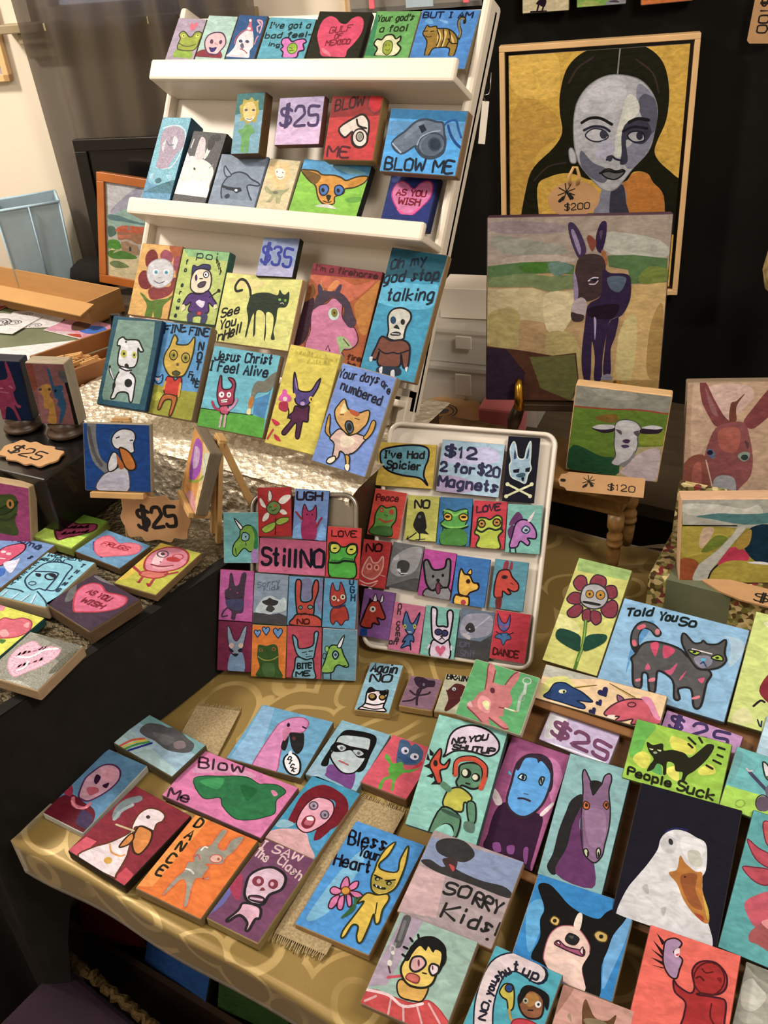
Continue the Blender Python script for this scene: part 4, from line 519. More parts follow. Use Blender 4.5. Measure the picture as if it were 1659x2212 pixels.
told|painting|blue painting of a grey striped cat lettered Told You So, on the rack|paintings on the wooden rack|-0.1732 0.9035 0.9461|0.9999 0.0093 0.0053|-0.0107 0.8660 0.5000|0.1591 0.1234 0.0110|6a7a80|8bd|f 59c -527 94 -499 301 -329 393 -457 -81 -474 -378;f acd 199 395 696 469 788 305 676 79 585 435;t 122 30 0 106 -701 376 -379 474 Told;t 122 30 2 105 -289 441 -70 481 You;t 122 30 2 111 -31 437 177 477 So;s 222 109 -254 256 -343 319 -466 311 -515 176 -481 29 -392 -61;s 555 70 -254 256 -342 315 -465 307 -512 177 -477 30;s d67 60 -445 301 -488 264;e d78 -259 275 29 9 11 -40;s d67 53 -500 62 -481 29;F 555 222 27 -431 -229 -468 -163 -435 -94 -391 56 -272 133 -83 151 81 124 207 47 491 -55 481 -210 491 -504 416 -538 327 -333 186 -378 235 -494 170 -505 94 -294 -100 -222 -96 -354 -72 -498 -141 -501 -212 -314 -281 -317 -246 -496 -331 -504 -389 -370;f c46 -294 86 -201 134 -190 -57;f c46 -135 116 20 95 -78 -51;f c57 -265 -254 -256 -165 -201 -234;f c57 -36 -202 23 -164 88 -57 58 -229;f c57 165 -272 174 -212 218 -122 195 -224;f c57 373 -187 446 -145 434 -224;f d78 -338 -421 -287 -386 -277 -421 -323 -444;f d78 -181 -362 -122 -324 -110 -368 -171 -397;f d78 371 -432 442 -381 451 -415 378 -457;F 555 222 25 78 201 43 328 83 340 201 259 281 283 306 320 366 290 477 324 558 408 584 241 627 140 555 22 371 -55 253 4;f 889 254 62 356 132 460 126 468 33 367 -37;s edd 16 207 173 344 177 446 179;F ac3 222 18 164 140 228 160 315 158 260 106;F ac3 222 18 452 123 512 190 576 172 580 125;e 121 242 139 22 7 4 -14;e 121 519 148 22 7 4 -14;f 4bd 336 78 399 97 377 52;s 147 16 377 52 352 16;s 147 16 377 52 425 0
unipair|painting|long cream painting of blue and pink unicorns face to face under the cat painting|paintings on the wooden rack|-0.2392 0.8287 0.9144|0.9988 0.0420 0.0242|-0.0485 0.8650 0.4994|0.1564 0.0478 0.0110|8a7a5a|ec9|f bba -782 239 -88 253 -131 203 -753 70;f dd7 -731 -23 -674 72 -477 146 -361 62 -312 17 -393 -46 -669 -206 -733 -104;F 247 124 19 -673 -187 -633 -105 -592 16 -475 58 -352 25 -232 1 -104 -59 -77 -90 -258 -124 -156 -153 -162 -204 -434 -196;e dda -467 -57 47 14 6 -26;e 221 -448 -56 16 5 4 -17;f ca5 -338 48 -78 141 -278 36;f ca5 72 203 225 171 418 113 331 107;l 431 9 72 203 418 113;l 431 9 -334 30 -78 138;F c56 423 19 107 -191 161 -77 278 34 422 96 578 104 668 -38 782 -78 748 -145 503 -213 451 -220 454 -161 358 -210 257 -242 294 -172 193 -203;f d8a 483 133 601 149 732 -18 782 -78 693 -68 592 52;F 857 323 14 230 10 201 88 290 57;f edc 148 -208 239 -170 221 -243;E 423 14 399 13 46 14 7 -28;F 225 225 5 12 89 10 115 22 138 52 142 71 116 74 64 73 25 36 24 -14 27 -39 47 -35 78 -13 91;F 225 225 5 4 -65 3 -49 10 -35 28 -32 40 -48 42 -80 42 -104 20 -105 -11 -103 -27 -90 -24 -71 -11 -63;F 225 225 5 -45 -189 -46 -170 -38 -154 -18 -152 -4 -170 -2 -206 -2 -233 -27 -234 -62 -231 -80 -217 -77 -196 -62 -187
yellowdress|painting|lime painting of a figure in a plum dress at the end of the rack|paintings on the wooden rack|-0.0572 0.9175 0.9541|0.9997 0.0207 0.0120|-0.0239 0.8658 0.4999|0.0703 0.1483 0.0110|7a7a40|cd7|f eeb -232 605 -160 649 -140 558;f 823 -91 -263 -20 -6 121 -71 183 -375 95 -401;s 212 26 -109 -463 -51 -375 -4 -378;l 234 19 -30 -613 7 -679;l 234 19 17 -616 23 -683;f dd9 -313 -645 -193 -505 -66 -658 -263 -732
signA|price sign|lilac price sign reading $25 in the middle of the wooden rack||-0.2494 0.7882 0.8795|0.9990 -0.0396 -0.0229|0.0457 0.8651 0.4995|0.0916 0.0472 0.0110|988|cbd|f ddd -420 180 -218 226 -263 -122 -410 -173;t 746 47 3 180 -339 -100 437 -172 $25;s fff 19 -389 -241 -48 -208 407 -197
signB|price sign|pink price sign reading $25 tucked behind the black cat painting||-0.1150 0.8313 0.8997|0.9995 -0.0260 -0.0150|0.0300 0.8656 0.4998|0.0916 0.0372 0.0110|957|c9c|t 436 38 0 167 -371 -10 -226 -13 $;t 436 38 -1 168 -103 -24 72 12 2;t 436 38 -1 169 158 -33 338 -5 5
people|painting|lime painting of a bristling black cat lettered People Suck|paintings on the wooden rack|-0.1300 0.7851 0.8962|0.9984 0.0484 0.0280|-0.0559 0.8647 0.4992|0.1112 0.0744 0.0110|6a7a30|9c3|f 6b4 -556 372 -314 344 -384 160 -428 -82 -541 -59;f 5a5 -275 -180 -197 -51 -119 -203;f dd4 -114 278 156 237 147 121 -77 132;f dd4 -485 -117 -403 0 -286 -41 -322 -193;f ee5 -92 -127 22 -59 77 -212 -21 -208;f dd4 259 -25 370 77 447 -5 302 -80;F 221 221 6 -323 23 -373 124 -296 107 -196 155 -166 78 -72 114 64 116 139 82 244 224 298 297 367 288 327 136 229 -34 152 -124 136 -195 106 -204 99 -106 19 -112 -17 -35 -99 -41 -79 -174 -107 -191 -131 -103 -203 -89 -230 -167 -291 -210 -275 -128 -249 -48;f cd9 -334 57 -283 63 -295 46;f cd9 -241 69 -191 76 -203 57;e 9a8 -252 28 22 6 4 -14;l 221 26 71 311 161 258;l 221 26 186 344 230 297;l 221 26 88 237 137 209;l 221 26 417 293 484 290;l 221 26 422 204 481 196;l 221 26 393 129 477 112;l 221 26 334 49 402 30;t 221 26 -6 86 -495 -312 11 -315 People;t 221 26 3 107 80 -320 489 -318 Suck
mouse|painting|teal and lime painting of a grey mouse waving beside the black cat painting|paintings on the wooden rack|-0.0351 0.7878 0.8977|0.9999 -0.0147 -0.0085|0.0170 0.8659 0.4999|0.0742 0.0730 0.0110|6a8a50|6bb|g ad4 -357 -111 29 -84 288 -91 211 -380 -44 -402 -377 -349;f 6aa -395 246 -280 304 -292 14 -351 -63;s 446 39 -159 119 -53 55 58 -12;s dcc 17 -204 150 -170 132 -141 147;F ddd 232 18 -61 276 -14 276 70 188 82 108 7 130;f 474 -2 135 77 157 87 119;f 667 46 -26 83 75 242 97 288 -91 164 -189;E 323 12 49 -162 63 28 21 -86;f 656 -11 -180 17 -98 93 -91 144 -172 100 -243 21 -244;E 8a3 10 -164 -256 45 20 10 -40
goose|painting|large black painting of a white goose with an ochre bill, on the rack|paintings on the wooden rack|-0.0977 0.6881 0.8471|0.9969 0.0677 0.0391|-0.0781 0.8634 0.4985|0.1123 0.1490 0.0110|332c20|112|f ddd -508 -740 -459 -462 -373 -273 -302 -131 -227 61 -221 172 -181 263 -90 331 30 344 143 316 250 285 293 156 308 3 287 -80 308 -182 339 -402 443 -539 489 -765 2 -835 -402 -826;f ccc -215 142 -146 242 -48 209 -51 83 -153 68;f eee -1 271 179 295 262 194 153 51 31 124;f ccb 88 141 203 176 263 37 145 17;f b72 19 73 84 15 203 -43 278 -37 314 -211 414 -397 437 -511 380 -527 245 -458 133 -354 46 -227 -62 -144 15 -83;f 952 70 -129 224 -68 243 -232 353 -398 233 -402 115 -268;f a42 277 -465 368 -470 380 -527;f ca3 323 -255 414 -397 417 -486;e 333 -107 188 20 15 19 -30;e 411 113 -131 11 3 2 -10;s 226 15 -184 277 -93 346 41 364;f bbb -303 -388 -257 -330 -221 -424;f bbb -66 -530 -14 -500 -23 -592
tealpink|painting|teal painting of a pink lotus petal creature at the end of the rack|paintings on the wooden rack|0.0004 0.6955 0.8514|1.0000 0.0079 0.0046|-0.0091 0.8660 0.5000|0.0741 0.1514 0.0110|26403c|5aa|F b45 723 13 -354 423 -227 373 -93 341 -60 215 -224 251;F c55 723 13 -241 645 -176 666 -92 448 -164 455;F b45 723 13 -331 116 -215 162 -53 187 -43 38 -179 22;f c56 -220 -252 -142 -118 30 -28 123 -387 -63 -424;f a55 -94 -465 69 -286 172 -580 -23 -576 -94 -572;f e99 -26 -350 82 -282 97 -397
shutup|painting|tall teal painting of a red haired figure with bird puppet lettered NO, YOU SHUTUP|paintings on the wooden rack|-0.3730 0.6904 0.8392|0.9959 0.0787 0.0455|-0.0909 0.8624 0.4979|0.0958 0.1452 0.0110|46605a|8cb|F dcd 111 25 -237 269 -246 475 -169 609 12 694 235 676 392 573 419 454 315 364 79 363 -114 321 -246 207;t 222 27 1 69 -189 395 240 560 NO,YOU;t 222 27 1 65 -161 327 378 409 SHUTUP;g 111 -457 259 -387 219 -387 278 -383 182 -430 179;g 111 -465 199 -398 110 -456 115;g 111 -464 27 -397 82 -365 13;g 111 -388 -87 -300 -9 -303 -86;g 111 -303 -171 -240 -72 -181 -134;F c42 111 22 -363 206 -316 297 -282 227 -270 133 -204 111 -155 202 -156 84 -234 26 -175 -95 -220 -134 -312 -31 -392 64;e 211 -322 101 29 7 13 -39;F 586 111 25 24 29 0 162 164 233 284 192 326 -1 245 -79 98 -72 72 -117 10 -53;s c42 65 -30 36 -63 166 -5 240 149 280 292 234 349 126 338 -38;s 111 15 -58 29 -87 179 -15 268 159 313 332 244 375 112;e 111 104 84 66 16 19 -59;e ddb 86 87 35 8 13 -41;e 111 240 66 55 13 17 -52;e ddb 229 67 35 8 11 -34;s 111 20 137 -34 188 -32;F bb3 221 22 -69 -205 -3 -133 110 -108 256 -175 241 -257 183 -268 181 -385 -61 -375;s 586 77 -144 -126 -53 -164;F 586 111 22 -73 -396 180 -443 213 -664 162 -691 127 -585 10 -587 -88 -751 -148 -742;f 354 -49 -410 177 -434 179 -471 -47 -448;f 8cb 10 -587 108 -588 162 -691 -82 -713;F 586 111 20 222 -261 320 -241 386 -443 313 -476;f 576 255 -486 372 -465 398 -576 285 -576
blueman|painting|tall purple painting of a pale blue faced man in black|paintings on the wooden rack|-0.2894 0.7013 0.8293|0.9999 0.0122 0.0070|-0.0141 0.8659 0.5000|0.0786 0.1460 0.0110|332030|a58|f c7a 125 575 289 579 411 342 366 76;f 313 -223 -696 -262 -518 -270 -222 -161 -73 208 -71 313 -109 333 -295 347 -643 319 -733;f edd -415 -3 -353 23 -220 -100 -293 -153;f edd 262 -63 357 107 382 84 304 -78;F 5ae 323 29 -171 -78 -197 167 -207 400 -110 561 62 590 227 483 269 283 249 40 133 -144 -19 -181;f 323 -227 393 -147 548 52 624 207 549 301 296 271 212 225 428 78 540 39 507 -4 549 -133 504 -165 336;F bdd 123 19 -137 250 -113 308 -49 303 -51 245;F bcb 123 19 123 296 134 356 173 353 164 258;e 123 -82 277 19 7 9 -27;e 333 147 315 12 5 10 -33;s 323 24 -50 15 16 35 97 34;s 468 14 -3 93 46 100;f 4ce -271 257 -273 296 -225 254;f 848 -165 -595 -87 -562 -36 -649 -116 -675;f 848 12 -565 94 -528 114 -619 47 -639;f 848 211 -517 263 -496 300 -673 248 -632
horse|painting|tall pale teal painting of a mauve horse with orange eyes, on the rack|paintings on the wooden rack|-0.2071 0.6966 0.8428|0.9975 0.0606 0.0350|-0.0700 0.8639 0.4988|0.0765 0.1473 0.0110|30403c|8bb|f 222 -112 295 -220 193 -246 35 -270 -189 -267 -450 -295 -621 -187 -684 -105 -497 -108 -171 -63 109;f 636 -79 170 -132 -79 -129 -342 -176 -664 259 -689 217 -429 86 -274 -50 -70;F 868 222 17 -112 329 -169 515 -154 588 -34 455 68 453 87 578 144 622 178 556 178 420 248 206 279 16 279 -182 279 -312 221 -411 133 -390 56 -317 -39 -50;f 222 -62 463 5 501 76 489 60 417 18 319 -18 358;f 979 -32 118 170 182 248 6 248 -191 109 -235;F c62 421 13 -71 173 -60 227 -5 210 1 154 -46 139;F c62 421 13 155 244 174 300 217 263 205 209;e 221 -33 188 17 5 6 -22;e 221 188 258 16 5 5 -22;F cca 222 15 65 -322 90 -290 125 -328 113 -380;F cca 222 15 204 -279 227 -239 256 -287 240 -357;e 222 122 -337 12 4 7 -27;e 222 236 -309 9 3 8 -30;s 535 13 -79 104 9 -168 48 -287
rainbow|painting|small painting of a grey cloud trailing a rainbow|paintings laid on the gold cloth|-0.8160 0.6054 0.7690|0.9969 -0.0781 -0.0000|0.0781 0.9969 0.0000|0.1240 0.0694 0.0180|5a5030|9bc|g acc -713 -10 666 -240 620 -347 -620 -347;g 7aa -620 347 620 347 654 129 -646 140;s d52 42 -480 -329 -411 -159 -278 -47;s dc3 42 -425 -338 -342 -167 -220 -47;s 494 42 -369 -336 -291 -186 -165 -57;s 238 42 -305 -330 -206 -184 -115 -51;f 555 -460 33 -463 194 -286 281 -129 301 22 355 279 297 450 263 511 139 409 48 180 -23 -104 5 -295 -7;f 666 -258 118 -34 181 139 181 118 37 -91 46;f 877 163 129 267 223 383 159 291 58
flamingo|painting|blue painting of a pink flamingo with a speech bubble lettered DICK|paintings laid on the gold cloth|-0.6639 0.6964 0.7630|0.9890 0.1477 0.0000|-0.1477 0.9890 0.0000|0.1197 0.1118 0.0120|7a6540|6ac|g 8bd -528 -127 -584 531 -379 531 -180 -232 -172 -549 -544 -526;F d8b a57 18 -158 -596 -184 -178 -180 138 -161 292 -39 438 126 492 248 428 264 288 227 218 74 151 70 -33 123 -259 216 -558 32 -589;f 222 68 164 213 199 277 207 384 -32 360 -173 242 -109 114 66;f 222 71 108 129 -13 157 -166 76 -141 37 11;e 633 175 81 27 9 16 -34;f c79 -57 179 52 245 71 108 58 -10;e 212 -22 294 22 8 18 -38;s 223 28 202 325 253 313;F eee 111 28 225 -352 228 -221 322 -187 457 -293 534 -463 482 -531 362 -503;v 222 21 61 270 -310 420 -481 DICK;f eee 225 -169 249 -147 295 -223 248 -240
masked|painting|pale blue painting of a dark haired person in a black eye mask and purple collar|paintings laid on the gold cloth|-0.5597 0.7177 0.7630|0.9965 0.0835 0.0000|-0.0835 0.9965 0.0000|0.0809 0.1111 0.0120|6a8080|8bc|f 748 -135 -466 -158 -265 52 -290 239 -272 317 -551 130 -520;f 9bc -388 -511 -290 -263 -141 -416 -247 -534;f 111 -284 -314 -299 -47 -294 153 -271 368 -99 439 169 459 268 351 296 104 327 -185 216 -227 72 100 -282 129 -231 -131 -182 -301;F bcc 111 24 -244 -25 -282 129 -252 287 116 378 203 296 246 113 263 -102 220 -279 75 -334 -104 -244 -231 -131;f 111 -305 6 -263 137 -39 141 242 168 281 43 150 -9 -3 71 -102 3 -213 -41;f bcc -226 66 -161 115 -86 80 -127 7;f bcc 25 82 110 115 196 79 138 14;e 666 -150 60 22 9 15 -28;e 666 124 65 23 9 14 -28;s b55 24 -70 -163 12 -172 84 -184
monster|painting|red painting of a blue headed green monster|paintings laid on the gold cloth|-0.4827 0.7283 0.7670|0.9995 0.0306 0.0000|-0.0306 0.9995 0.0000|0.0721 0.0965 0.0160|7a5a35|d56|f 468 -61 21 -183 317 -207 435 -102 456 -11 394 15 456 111 422 193 356 233 223 197 108 42 41;f c34 192 82 243 203 270 115 177 2;f 5a3 -275 100 -218 100 -107 1 6 74 100 -31 228 49 280 95 198 -37 101 -103 72 -258 125 -423 85 -417 17 -258 -63 -316 -35 -467 -93 -445 -100 -284 -45 -214 -114 -123 -134 -35 -250 37;e dde -55 277 50 22 33 -61;e dde 116 234 56 25 30 -57;e 334 -43 273 19 8 13 -24;e 334 127 234 19 8 13 -24;s 245 23 -84 134 20 118 82 145;f 358 -128 215 82 182 176 149 21 81
clown|painting|painting of a grimacing bald pink face in a maroon robe at the table corner|paintings laid on the gold cloth|-0.8449 0.5049 0.7630|0.9998 0.0204 0.0000|-0.0204 0.9998 0.0000|0.0763 0.1280 0.0120|ccb|58a|f 612 -390 -631 -381 -385 -272 -226 17 -252 233 -284 357 -413 381 -640 -3 -636;f 924 -418 -240 -436 -86 -291 -153 -236 -263;f 435 123 -496 88 -352 304 -385 391 -556 194 -569;F c9a 525 26 -146 -193 -272 45 -272 182 -226 354 -89 433 75 400 183 260 182 69 126 -92 53 -208 -46 -228;f d9a -162 261 -71 386 75 345 110 198 -17 165;f b56 -118 -72 -109 -14 18 19 72 -37 -1 -125;f 313 -145 105 -181 197 -90 186 -54 94 -72 58;f 313 37 82 92 162 127 70;s c67 53 -182 -264 -74 -348 88 -325 107 -236;s e89 26 -164 -310 -2 -368 116 -299
goosered|painting|crimson painting of a smoking white goose with a gold pendant, black edged, front row|paintings laid on the gold cloth|-0.7454 0.4697 0.7670|0.9992 -0.0406 -0.0000|0.0406 0.9992 0.0000|0.1060 0.1225 0.0160|221108|823|g d56 -526 -612 -476 -334 -297 -318 -298 -605;g c45 322 -604 342 -405 510 -431 532 -613;s 788 114 -375 103 -435 219 -414 348 -314 459;s 9aa 55 -355 55 -374 192 -314 341;F edd 631 27 -65 99 -121 269 -82 405 58 464 204 443 247 355 211 280 254 180 156 166 9 113 9 56 170 -185 239 -307 306 -534 288 -599 -318 -617 -278 -421 -143 -257 -67 -128 -10 17;F d83 321 27 37 142 156 166 262 143 347 2 354 -170 258 -187 117 -78 46 49;F d83 321 24 27 10 100 -32 117 -133 62 -221 25 -215 8 -85;e 433 26 305 26 14 22 -22;l cb8 27 -267 2 18 47;s d94 24 -105 -263 6 -338 142 -325 187 -284;e da3 59 -449 47 29 39 -36
pinkblow|painting|pink painting of a green whistle shape lettered Blow Me|paintings laid on the gold cloth|-0.6737 0.5890 0.7600|0.9994 0.0342 0.0000|-0.0342 0.9994 0.0000|0.1671 0.0913 0.0090|8a5a60|d7a|f d9b -691 49 -279 235 145 317 87 399 -593 318;t 423 34 -97 151 -673 164 -22 350 Blow;t 423 34 -58 138 -743 -435 -403 -409 Me;F 274 142 14 -607 -24 -240 183 58 305 290 277 378 317 549 369 718 317 677 144 776 -35 697 -147 556 -265 339 -344 58 -249 -63 -150 -279 -251;f 163 74 151 329 189 342 39 300 -33;f d8a 516 249 568 273 642 230 604 187;f 395 -501 -31 -217 153 -188 -49
scream|painting|painting of a screaming red haired woman on blue beside the trumpet painting|paintings laid on the gold cloth|-0.5454 0.6069 0.7630|0.9998 0.0202 0.0000|-0.0202 0.9998 0.0000|0.0775 0.1163 0.0120|9a7a50|39b|f 712 -252 -249 -299 -48 -327 193 -269 377 -141 492 65 487 274 405 397 206 375 -5 321 -129 367 -303 319 -397 197 -308 139 -16 194 212 102 322 -120 215 -145 50 -129 -142 -174 -237;f daa -392 -579 -321 -403 -59 -281 78 -291 195 -405 364 -566 -19 -598;F eab 412 19 -133 -218 -187 -20 -175 163 -94 279 97 294 210 168 219 -3 162 -154 82 -265 -13 -284;f 823 -75 -191 -87 -72 -16 -14 64 -52 83 -166 18 -233;f c67 -41 -175 -41 -76 38 -63 54 -155;f eee -64 -74 -3 -33 45 -73 -22 -104;E 556 24 -86 129 51 24 35 -54;E 556 24 130 67 48 22 35 -54;e 889 -86 129 30 15 23 -35;e 889 130 67 31 14 22 -35;e 334 -80 127 14 6 10 -16;e 334 136 65 14 6 10 -15;f 8bc -362 -373 -343 -242 -157 -229 -203 -324;f 49c 183 -387 276 -296 333 -148 371 -445
orange|painting|orange painting of a grey dancing rabbit lettered DANCE down its side|paintings laid on the gold cloth|-0.6340 0.4750 0.7660|0.9989 0.0478 0.0000|-0.0478 0.9989 0.0000|0.1026 0.1229 0.0150|8a7045|e71|g f93 -486 613 -286 618 -323 -502 -509 -588;v 221 34 134 -409 446 -404 -340 DANCE;F 998 d63 17 -118 68 -131 215 -25 288 -28 441 -18 562 60 557 77 333 194 308 182 456 251 563 320 568 321 365 282 221 283 122 101 40 165 19 167 -79 190 -143 249 -91 258 -136 118 -176 147 -309 244 -529 200 -550 61 -325 -50 -277 -104 -523 -139 -527 -138 -293 -99 -151 -134 -41 -75 11;e eba 170 159 73 33 36 -49;E c64 14 170 159 73 33 36 -49;e a64 202 166 18 8 14 -19;s fed 22 -83 185 -75 240 -31 247;s c55 17 -100 76 -77 111 -15 63;s ddd 22 -95 -124 -26 -117 39 -137
clash|painting|plum painting of a skeleton bust under white lettering, beside the orange rabbit painting|paintings laid on the gold cloth|-0.5399 0.4850 0.7660|0.9995 0.0323 0.0000|-0.0323 0.9995 0.0000|0.0765 0.1257 0.0150|a08a50|746|f 66a -393 -601 -419 -295 -383 -86 -391 57 -297 -328;f a35 -365 -174 -342 57 -157 -259;t dbb 24 0 113 -364 473 220 523 I_SAW;t dbb 24 0 110 -367 352 -161 323 The;t dbb 24 4 109 -32 386 369 283 Clash;F dbc 222 35 -205 -47 -238 83 -163 220 -23 301 172 260 232 96 138 -44 139 -182 -11 -233 -133 -178;e 834 -96 55 68 33 43 -61;e 834 98 102 57 28 39 -57;e dab -87 59 25 12 20 -29;e dab 86 96 21 11 17 -25;f 834 -4 -44 7 9 58 -13;F 735 222 19 -75 -161 22 -113 115 -113 110 -173 -35 -199;s dbc 27 -39 -178 98 -138;F dab 222 32 -83 -359 -80 -267 128 -232 208 -348 169 -389 181 -532 148 -549 108 -462 -35 -424 -106 -546 -135 -539 -98 -433
bless|painting|sky blue painting of a yellow horned imp with a pink daisy lettered Bless Your Heart|paintings laid on the gold cloth|-0.4346 0.5493 0.7630|0.9971 0.0757 0.0000|-0.0757 0.9971 0.0000|0.0997 0.1606 0.0120|b08a50|49d|f 7bd -403 -682 -298 226 -138 416 -158 -414;t 112 32 -60 181 -428 439 73 532 Bless;t 112 27 -23 130 -228 340 42 351 Your;t 112 29 -42 151 -455 98 21 157 Heart;F d7a 412 17 -213 -167 -237 -46 -201 3 -132 -88 -137 -155;F d7a 412 17 -130 -130 -113 -46 -55 1 -31 -86 -95 -158;F d7a 412 17 -320 -236 -289 -179 -177 -194 -203 -259 -274 -279;F d7a 412 17 -230 -446 -246 -330 -182 -260 -153 -351 -176 -452;F d7a 412 17 -164 -293 -121 -243 -61 -391 -87 -433 -134 -403;F d7a 412 17 -101 -224 -47 -210 18 -315 -13 -350;F d7a 412 17 -90 -166 13 -131 88 -161 15 -214;e d92 -136 -176 49 22 26 -48;E 641 15 -136 -176 49 22 26 -48;s 363 30 64 -192 36 -368 -8 -506;s 363 29 15 -214 68 -354 15 -476;F db3 331 22 62 221 42 351 55 549 128 692 127 483 77 319 147 258 329 304 291 483 301 705 377 474 407 260 405 85 322 -36 241 -72 143 -31 73 113;f a93 81 139 199 146 365 175 364 45 250 -47 143 -10;e 222 149 124 33 15 14 -29;e 222 305 123 33 15 13 -29;e aa5 156 118 17 7 7 -15;e aa5 311 119 16 7 6 -14;s 221 20 94 155 199 146;s 221 20 253 137 357 194;s 221 34 154 28 237 21 290 34;g eee 158 41 190 37 192 12;g eee 221 36 249 38 244 14;F db3 331 22 73 -250 119 -105 246 -80 355 -22 402 -83 392 -229 428 -387 389 -423 321 -320 335 -467 348 -680 311 -715 258 -649 220 -537 150 -549 137 -704 100 -739 82 -636 117 -411 138 -221 82 -267;s 331 15 290 -174 336 -313
sorry|painting|grey painting of a dark mushroom cloud lettered SORRY kids!|paintings laid against the wooden rack|-0.3127 0.5780 0.8009|0.9982 0.0598 0.0105|-0.0607 0.9830 0.1733|0.1168 0.1088 0.0110|b08a60|a99|g 89b -587 437 585 542 630 135 288 112 -235 80 -584 104;g caa -561 52 -221 46 -128 -449 -587 -542;f 333 -486 391 -404 486 -222 535 -66 491 9 397 -82 281 -273 267 -423 291;f 333 -567 111 -471 169 -298 136 -210 210 -115 168 181 147 451 177 576 132 545 63 118 64 -344 57;f 433 -334 222 -239 280 -156 272 -141 137 -216 128;f c44 -236 200 -162 189 -158 130;t 222 32 4 138 -166 -155 127 -105 SO;t 222 32 8 143 197 -142 521 -149 RRY;t 222 32 6 162 -86 -414 185 -394 Ki;t 222 32 8 145 244 -406 593 -378 ds!;e 222 498 -457 19 8 6 -15
yellowface|painting|grey green painting of a startled yellow faced person with a cigarette and striped collar|paintings laid against the wooden rack|-0.3080 0.4675 0.7947|0.9972 0.0731 0.0129|-0.0742 0.9821 0.1732|0.0956 0.1056 0.0110|a08468|9ba|g a9a -418 530 -180 520 -286 -258 -483 -347;s 555 96 -366 477 -353 273 -349 187;s 777 38 -376 439 -354 238;s 888 36 -380 177 -350 -4;E bbb 13 -384 115 25 9 15 -33;e ddc -349 -34 25 9 14 -30;e ddc -362 79 19 6 10 -21;l 533 19 -346 -72 -302 -125;l c45 29 -305 -178 -145 -95;F c44 a33 13 -490 -488 -406 -353 -176 -338 64 -317 200 -233 405 -307 539 -454 14 -590 -316 -580;s daa 25 -435 -486 -346 -401;s daa 21 -184 -358 -146 -515;s daa 21 -35 -371 33 -515;s daa 21 101 -320 218 -461;s daa 21 213 -261 394 -394;s ecc 29 -485 -382 -229 -340 -28 -385 154 -284;F da4 221 17 -178 -218 -159 -143 -10 -157 140 -103 141 -255 54 -295 -99 -309;F ec5 221 25 -214 -25 -192 120 -187 225 -78 297 43 338 167 295 213 193 178 80 172 -58 102 -134 -40 -168 -150 -123;f 111 -217 60 -204 185 -159 321 -36 397 90 388 182 317 211 159 192 51 150 256 70 279 54 239 -19 283 -29 228 -110 252 -152 151 -164 61;l 111 25 -223 92 -254 99;l 111 25 -227 177 -273 179;l 111 25 -207 270 -244 292;l 111 25 -152 323 -177 358;F daa 222 23 -122 8 -132 107 -47 153 25 110 7 36 -55 -20;F edd 222 23 82 63 89 124 166 126 185 65 139 15;e 734 -49 81 12 4 16 -35;e 734 113 90 9 3 11 -23;F c65 833 15 -120 -112 -94 -51 10 -48 22 -112 -42 -126;s 221 15 31 2 72 8
bwdog|painting|blue painting of a black and white dog with a crooked smile|paintings laid against the wooden rack|-0.1772 0.5810 0.8015|0.9963 0.0845 0.0149|-0.0858 0.9812 0.1730|0.1125 0.1081 0.0110|b09a78|28c|f 5ad -557 103 -436 255 -355 38 -366 -312 -434 -302;f 6ad 373 23 529 473 544 155 483 -253 433 -441;f 111 -512 368 -491 439 -393 450 -274 388 -150 309 1 258 207 254 280 362 418 495 496 497 491 351 409 142 391 -41 373 -222 428 -545 263 -550 -217 -429 -358 -394 -329 -161 -385 27 -378 170;F ecb a56 11 -192 -403 -239 -301 -234 -92 -154 33 -17 83 75 55 188 -44 214 -139 173 -292 255 -519 22 -515;f edc -20 91 -10 236 40 237 55 66;f ecb -192 -403 22 -515 274 -530 182 -323 210 -123 -50 -268;F ca5 431 13 -278 58 -254 119 -182 102 -186 30 -244 26;F ca5 431 13 215 71 250 128 347 119 351 41 271 21;e 221 -228 71 21 8 6 -22;e 221 290 77 22 8 6 -22;f 222 -70 -85 -50 -8 23 1 82 -30 55 -110 -26 -121;f 555 -41 -39 12 -20 6 -57;F a57 423 15 -161 -170 -126 -122 -32 -158 114 -140 160 -124 162 -193 47 -199 -107 -185;F edd 412 11 -141 -154 -123 -130 -97 -164;F edd 412 11 118 -156 135 -98 158 -177
shutup2|painting|teal painting of a figure with a yellow bird puppet lettered you shut up|paintings laid against the wooden rack|-0.2067 0.4838 0.7975|0.9997 0.0240 0.0042|-0.0243 0.9845 0.1736|0.0772 0.0921 0.0110|8a7050|4ab|s 123 212 -166 -396 -256 -156 -284 91 -248 276 -91 386 148 358;s dcc 179 -166 -396 -256 -156 -284 91 -248 276 -91 386 130 359;t 223 22 -71 -8 -189 -291 -217 -83 NO,;t 223 22 -73 0 -224 -46 -223 102 you;t 223 24 -65 46 -219 112 -116 262 shu;t 223 24 -20 88 -106 292 -60 305 t;t 223 24 4 92 -10 294 165 293 up;F cb3 221 16 -158 65 -134 126 -58 144 -3 52 29 -65 -8 -97 -56 -21 -109 -11 -154 18;e 248 -82 100 37 16 15 -36;E 221 12 -82 100 37 16 15 -36;l b93 27 -1 -94 35 -159 99 -196;F 853 211 18 39 70 103 166 232 189 296 116 317 -25 205 -88 105 -49;f 111 51 42 39 154 115 222 313 208 354 57 244 160 123 158 82 7;f a73 106 116 188 169 246 111 166 10;e ddd 251 76 30 13 12 -31;e aa8 121 56 26 11 11 -28;e 222 254 77 13 6 5 -13;e 222 121 56 12 5 5 -11;s 211 14 177 -18 221 0;F c34 811 12 74 -174 196 -108 355 -123 359 -218 119 -282
